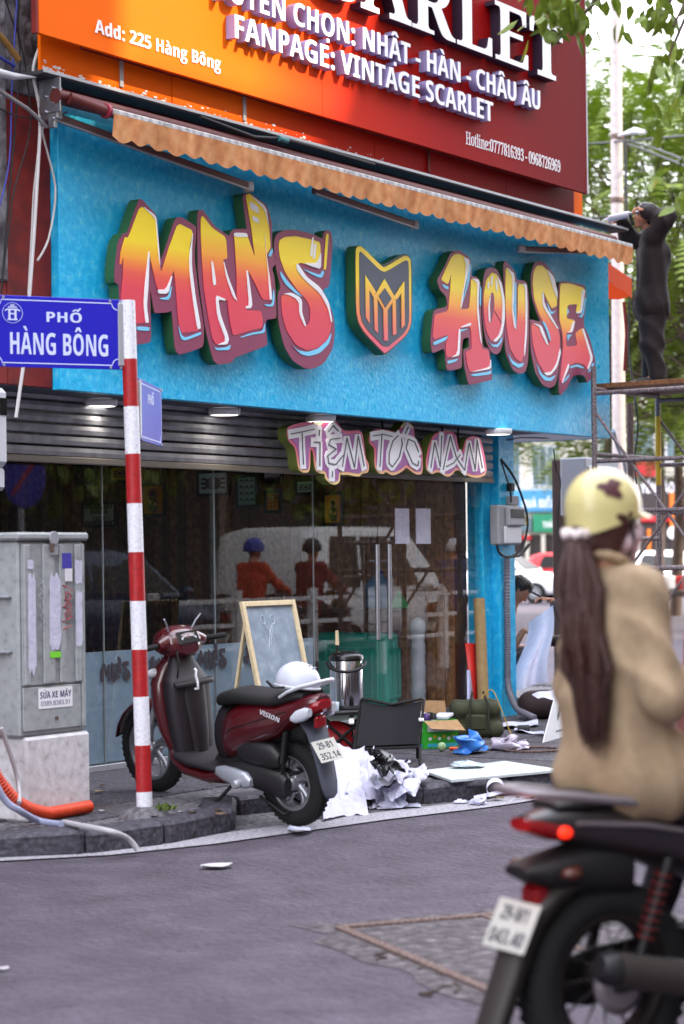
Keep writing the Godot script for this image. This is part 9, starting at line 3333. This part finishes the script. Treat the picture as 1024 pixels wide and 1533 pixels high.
	s.tube([Vector3(-0.14, 0.365, 0.155), Vector3(-0.12, 0.36, 0.155), Vector3(0.3, 0.27, 0.16), Vector3(0.4, 0.24, 0.15), Vector3(0.5, 0.2, 0.12), Vector3(0.75, 0.2, 0.08)], [0.03, 0.048, 0.052, 0.035, 0.02, 0.018], 14)
	var mu := obj("muffler", s, M.engine_dark, t, true)
	s = Shape.new()
	s.sheet(10, 5, func(u: float, v: float) -> Vector3:
		var p := Vector3(-0.1, 0.357, 0.155).lerp(Vector3(0.3, 0.27, 0.16), u)
		var a := -0.9 + 1.8 * v
		return p + Vector3(0.0, sin(a) * 0.062, cos(a) * 0.062))
	obj("heat_guard", s, M.fender_dark, mu, true)
	# engine, footrests, stand
	lp("engine", rings_x([[0.42, 0.22, 0.38, 0.07], [0.52, 0.18, 0.42, 0.13], [0.72, 0.18, 0.4, 0.12], [0.9, 0.24, 0.36, 0.07]]), M.engine_dark, t)
	lp("frame_cover", rings_x([[0.5, 0.42, 0.66, 0.08], [0.65, 0.42, 0.58, 0.075], [0.85, 0.46, 0.64, 0.075], [1.0, 0.6, 0.82, 0.07]]), body, t)
	for z in [-1.0, 1.0]:
		s = Shape.new()
		s.tube([Vector3(0.36, 0.3, 0.1 * z), Vector3(0.3, 0.33, 0.25 * z)], [0.012, 0.018], 8)
		obj("footrest", s, M.black, t, true)
		s = Shape.new()
		s.tube([Vector3(0.62, 0.22, 0.1 * z), Vector3(0.62, 0.22, 0.26 * z)], 0.014, 8)
		obj("footrest", s, M.black, t, true)
	# front: leg shield, fork, fender, handlebar, headlight
	lp("leg_shield", rings_y([[0.32, 0.86, 0.96, 0.16], [0.5, 0.9, 1.02, 0.21], [0.68, 0.93, 1.06, 0.2], [0.8, 0.95, 1.05, 0.13], [0.86, 0.96, 1.03, 0.07]]), body, t)
	for z in [-0.075, 0.075]:
		s = Shape.new()
		s.tube([Vector3(1.24, 0.285, z), Vector3(1.06, 0.75, z)], 0.018, 8)
		obj("fork_leg", s, silver, t, true)
	lp("front_fender", rings_x([[1.0, 0.45, 0.5, 0.05], [1.1, 0.53, 0.59, 0.06], [1.25, 0.565, 0.605, 0.06], [1.4, 0.51, 0.57, 0.055], [1.48, 0.44, 0.5, 0.04]]), body, t)
	lp("handlebar_cowl", rings_x([[0.9, 0.92, 0.98, 0.07], [0.95, 0.9, 1.02, 0.12], [1.05, 0.89, 1.03, 0.13], [1.12, 0.91, 1.0, 0.08]]), body, t)
	s = Shape.new()
	s.ell(Vector3(1.1, 0.955, 0), Vector3(0.05, 0.06, 0.08))
	obj("headlight", s, M.lens_clear, t, true)
	for z in [-1.0, 1.0]:
		s = Shape.new()
		s.tube([Vector3(0.98, 0.97, 0.1 * z), Vector3(0.9, 0.98, 0.34 * z)], 0.016, 8)
		obj("grip", s, M.rubber, t, true)
		s = Shape.new()
		s.tube([Vector3(0.96, 1.0, 0.16 * z), Vector3(0.95, 1.14, 0.22 * z)], 0.006, 6)
		s.ell(Vector3(0.95, 1.17, 0.25 * z), Vector3(0.02, 0.045, 0.07))
		obj("mirror", s, M.black, t, true)
	riders(t)

func riders(bike: Node3D) -> void:
	var X: Vector3 = bike.transform.basis.x
	var Z: Vector3 = bike.transform.basis.z
	var O: Vector3 = bike.transform.origin
	var L := func(x: float, y: float, z: float) -> Vector3:
		return O + X * x + Vector3.UP * y + Z * z
	# passenger, upright on the rear of the seat
	var head := atd(905, 782, 5.82)
	var hx := (head - O).dot(X)
	var hz := (head - O).dot(Z)
	var cx := hx * 0.5 + 0.02
	var j := {"hip": L.call(0.06, 0.9, 0.0), "chest": L.call(0.06, 1.22, 0.0), "neck": L.call(hx * 0.7, 1.45, hz * 0.4), "head": head, "side": -Z, "up": Vector3.UP, "look": (X + Z * 0.12).normalized(),
		"sl": L.call(0.05, 1.37, -0.14), "sr": L.call(0.05, 1.37, 0.125), "el": L.call(0.1, 1.08, -0.25), "er": L.call(0.03, 1.08, 0.225), "wl": L.call(0.34, 1.12, -0.14), "wr": L.call(0.27, 1.14, 0.16),
		"hl": L.call(0.08, 0.87, -0.1), "hr": L.call(0.08, 0.87, 0.1), "kl": L.call(0.46, 0.7, -0.2), "kr": L.call(0.46, 0.7, 0.2), "al": L.call(0.32, 0.38, -0.2), "ar": L.call(0.32, 0.38, 0.2), "tl": L.call(0.47, 0.35, -0.21), "tr": L.call(0.47, 0.35, 0.21),
		"hem": L.call(0.04, 0.86, 0.0)}
	var shirt := tri_map(mat("beige_shirt", Color.WHITE, 0.9), 3.0, ramp_tex(M.mid, [[0.0, c8(142, 120, 94)], [1.0, c8(160, 138, 110)]]), M.b_fine, 0.15)
	var p := person("person in beige shirt and cream helmet riding pillion with long ponytail", j, O + X * 0.1, shirt, mat("dark_trousers", c8(40, 36, 42), 0.85), M.skin, {"cell": 0.011, "sc": 0.76, "grow": 0.022, "folds": 0.017, "fold_freq": 38.0, "extra": [[L.call(0.05, 0.9, -0.05), L.call(0.05, 1.25, -0.06), 0.12, 0.11], [L.call(0.05, 0.9, 0.05), L.call(0.05, 1.25, 0.06), 0.12, 0.11], [L.call(0.05, 0.86, -0.06), L.call(0.12, 0.86, 0.1), 0.125, 0.125], [L.call(0.12, 0.87, -0.1), L.call(0.16, 0.86, 0.1), 0.11, 0.115]], "curl": 0.7})
	# shirt collar
	blob_begin()
	var nk: Vector3 = j.neck
	var col := []
	for k in 12:
		var a := TAU * k / 12.0
		var b := TAU * (k + 1) / 12.0
		col.append([nk + X * cos(a) * 0.058 + Z * sin(a) * 0.06 + Vector3.UP * (0.012 - 0.02 * cos(a)), nk + X * cos(b) * 0.058 + Z * sin(b) * 0.06 + Vector3.UP * (0.012 - 0.02 * cos(b)), 0.012, 0.012])
	blob(col, 0.009, 0.02)
	obj("collar", blob_end(), shirt, p)
	# hair under the helmet and the ponytail: many tapering strands
	var hair := mat("brown_hair", c8(58, 26, 18), 0.45)
	blob_begin()
	blob([[head - X * 0.03 + Vector3.UP * 0.02, head - X * 0.05 - Vector3.UP * 0.05, 0.088, 0.066], [head + Z * 0.05, head + Z * 0.052 - X * 0.02 - Vector3.UP * 0.07, 0.045, 0.03], [head - Z * 0.05, head - Z * 0.052 - X * 0.02 - Vector3.UP * 0.07, 0.045, 0.03]], 0.009, 0.03)
	obj("hair", blob_end(), hair, p)
	var tie := atd(862, 800, 5.74)
	var mid1 := atd(866, 880, 5.7)
	var mid2 := atd(878, 1000, 5.64)
	var tip := atd(890, 1132, 5.62)
	var r := RandomNumberGenerator.new()
	r.seed = 6
	var s := Shape.new()
	for k in 420:
		var a := r.randf() * TAU
		var q := sqrt(r.randf())
		var off := cam_r * cos(a) * q + cam_f * sin(a) * q
		var wig := Vector3(r.randfn(), 0, r.randfn()) * 0.006
		var end: Vector3 = tip + off * 0.042 + Vector3.UP * (r.randf_range(-0.02, 0.16) + 0.05 * q)
		s.tube([head - X * 0.07 + Vector3.UP * 0.0 + off * 0.03, tie + off * 0.026, mid1 + off * 0.056 + wig * 1.6, mid2 + off * 0.062 - wig * 1.6, mid2.lerp(end, 0.55) + off * 0.02 + wig, end], [0.004, 0.004, 0.0042, 0.004, 0.003, 0.0008], 4)
	obj("ponytail", s, hair, p)
	s = Shape.new()
	var ring := []
	var td := (tie - head).normalized()
	for k in 15: ring.append(tie + Vector3(cos(TAU * k / 14.0) * 0.03, 0.006 * sin(k * 3.0), sin(TAU * k / 14.0) * 0.03))
	s.tube(ring, 0.014, 7)
	obj("hair_tie", s, mat("tie_pale", c8(214, 200, 196), 0.8), p)
	# face mask
	blob_begin()
	blob([[head + X * 0.07 - Vector3.UP * 0.03 - Z * 0.03, head + X * 0.07 - Vector3.UP * 0.03 + Z * 0.03, 0.036, 0.036], [head + X * 0.075 - Vector3.UP * 0.075, head + X * 0.06 - Vector3.UP * 0.08, 0.036, 0.04], [head + X * 0.03 - Vector3.UP * 0.05 - Z * 0.045, head + X * 0.03 - Vector3.UP * 0.05 + Z * 0.045, 0.034, 0.034]], 0.007, 0.03)
	obj("face_mask", blob_end(), mat("mask_pink", c8(206, 182, 190), 0.9), p)
	eyes(p, head, j.look, j.up)
	# helmet: half shell with a peak, brown patch and rivet
	var hc := head + Vector3.UP * 0.045 - X * 0.006
	var hb := Basis(X, Vector3.UP, Z) * Basis(Vector3.BACK, 0.08)
	var h := thing("helmet", "cream yellow half-shell helmet with dark brown patch on the pillion rider", "helmet", hc)
	s = Shape.new()
	var rings := []
	for k in 12:
		var v := k / 11.0
		var ring2 := []
		for m in 30:
			var a := TAU * m / 30.0
			var low := -0.05 - 0.035 * maxf(0.0, -cos(a)) + 0.02 * maxf(0.0, cos(a))      # deeper at the nape
			var el := lerpf(0.0, PI / 2, v)
			var y := lerpf(low, 0.0, minf(1.0, v * 3.0)) if v < 0.33 else 0.118 * sin((v - 0.33) / 0.67 * PI / 2)
			var rr := 1.0 if v < 0.33 else maxf(cos((v - 0.33) / 0.67 * PI / 2), 0.01)
			ring2.append(hc + hb * Vector3(cos(a) * 0.115 * rr, y * 0.92, sin(a) * 0.095 * rr))
		rings.append(ring2)
	s.loft(rings)
	obj("shell", s, mat("helmet_cream", c8(198, 186, 128), 0.25), h)
	s = Shape.new()
	s.sheet(14, 4, func(u: float, v: float) -> Vector3:
		var a := lerpf(-1.05, 1.05, u)
		return hc + hb * Vector3(cos(a) * (0.114 + 0.05 * v * cos(a * 0.9)), -0.022 - 0.02 * v, sin(a) * 0.096 * (1.0 - 0.05 * v)))
	obj("peak", s, M.helmet_cream, h)
	# flower-like brown patch painted on the near side
	var brown := mat("patch_brown", c8(70, 26, 34), 0.4)
	s = Shape.new()
	s.smooth(true)
	var el0 := 0.5
	var az0 := 1.85
	var n := 26
	var surf := func(da: float, de: float, lift: float) -> Vector3:
		var a := az0 + da
		var e := el0 + de
		return hc + hb * (Vector3(cos(a) * 0.115 * cos(e), 0.108 * sin(e), sin(a) * 0.095 * cos(e)) * (1.0 + lift))
	for k in n:
		var q := []
		for m in [k, k + 1]:
			var a: float = TAU * m / n
			var rad := 0.27 + 0.05 * sin(a * 5.0) + 0.07 * sin(a * 3.0 + 1.0)
			q.append([cos(a) * rad * 1.25, sin(a) * rad])
		for i in 3:
			var u0 := i / 3.0
			var u1 := (i + 1) / 3.0
			s.quad_out(surf.call(q[0][0] * u0, q[0][1] * u0, 0.02), surf.call(q[0][0] * u1, q[0][1] * u1, 0.02), surf.call(q[1][0] * u1, q[1][1] * u1, 0.02), surf.call(q[1][0] * u0, q[1][1] * u0, 0.02), hc)
	obj("painted_patch", s, brown, h)
	s = Shape.new()
	s.disc(hc + hb * Vector3(0.02, -0.025, 0.095), hb.z, 0.007, 0.008, 10)
	obj("rivet", s, brown, h)
	s = Shape.new()
	s.tube([hc + hb * Vector3(0.02, -0.03, 0.093), hc + hb * Vector3(0.04, -0.1, 0.078), hc + hb * Vector3(0.05, -0.16, 0.03), hc + hb * Vector3(0.05, -0.16, -0.03), hc + hb * Vector3(0.04, -0.1, -0.078), hc + hb * Vector3(0.02, -0.03, -0.093)], 0.006, 6)
	obj("chin_strap", s, M.black, h)
	# phone in the pillion rider's hands
	s = Shape.new()
	s.box(L.call(0.4, 1.22, 0.02), Vector3(0.01, 0.15, 0.075), Basis(X, Vector3.UP, Z) * Basis(Vector3.BACK, 0.4), 0.004)
	tag(obj("phone", s, mat("phone_pink", c8(176, 70, 90), 0.4)), "phone in a pink case held by the pillion rider", "phone")
	# driver
	var d := {"hip": L.call(0.5, 0.88, 0.0), "chest": L.call(0.56, 1.22, 0.0), "neck": L.call(0.6, 1.46, 0.0), "head": L.call(0.64, 1.6, 0.0), "side": -Z, "up": Vector3.UP, "look": X,
		"sl": L.call(0.58, 1.38, -0.18), "sr": L.call(0.58, 1.38, 0.18), "el": L.call(0.74, 1.13, -0.28), "er": L.call(0.74, 1.13, 0.28), "wl": L.call(0.9, 1.01, -0.27), "wr": L.call(0.9, 1.01, 0.27),
		"hl": L.call(0.53, 0.85, -0.1), "hr": L.call(0.53, 0.85, 0.1), "kl": L.call(0.86, 0.66, -0.19), "kr": L.call(0.86, 0.66, 0.19), "al": L.call(0.62, 0.32, -0.2), "ar": L.call(0.62, 0.32, 0.2), "tl": L.call(0.78, 0.27, -0.2), "tr": L.call(0.78, 0.27, 0.2)}
	var rib := mat("pink_rib", c8(176, 118, 112), 0.9)
	p = person("person in a ribbed pink top driving the motorbike", d, O + X * 0.55, rib, M.dark_trousers, M.skin, {"cell": 0.018, "grow": 0.028, "folds": 0.004, "fold_freq": 180.0, "curl": 1.0})
	hair_cap(p, d.head, d.look, d.up, M.hair)
	eyes(p, d.head, d.look, d.up)
	h = thing("helmet", "dark red helmet on the motorbike driver", "helmet", (d.head as Vector3) + Vector3.UP * 0.03)
	s = Shape.new()
	s.ell((d.head as Vector3) + Vector3.UP * 0.035, Vector3(0.13, 0.13, 0.115), Basis(X, Vector3.UP, Z), 24, 10, -0.15, 1.0)
	obj("shell", s, M.far_red, h)
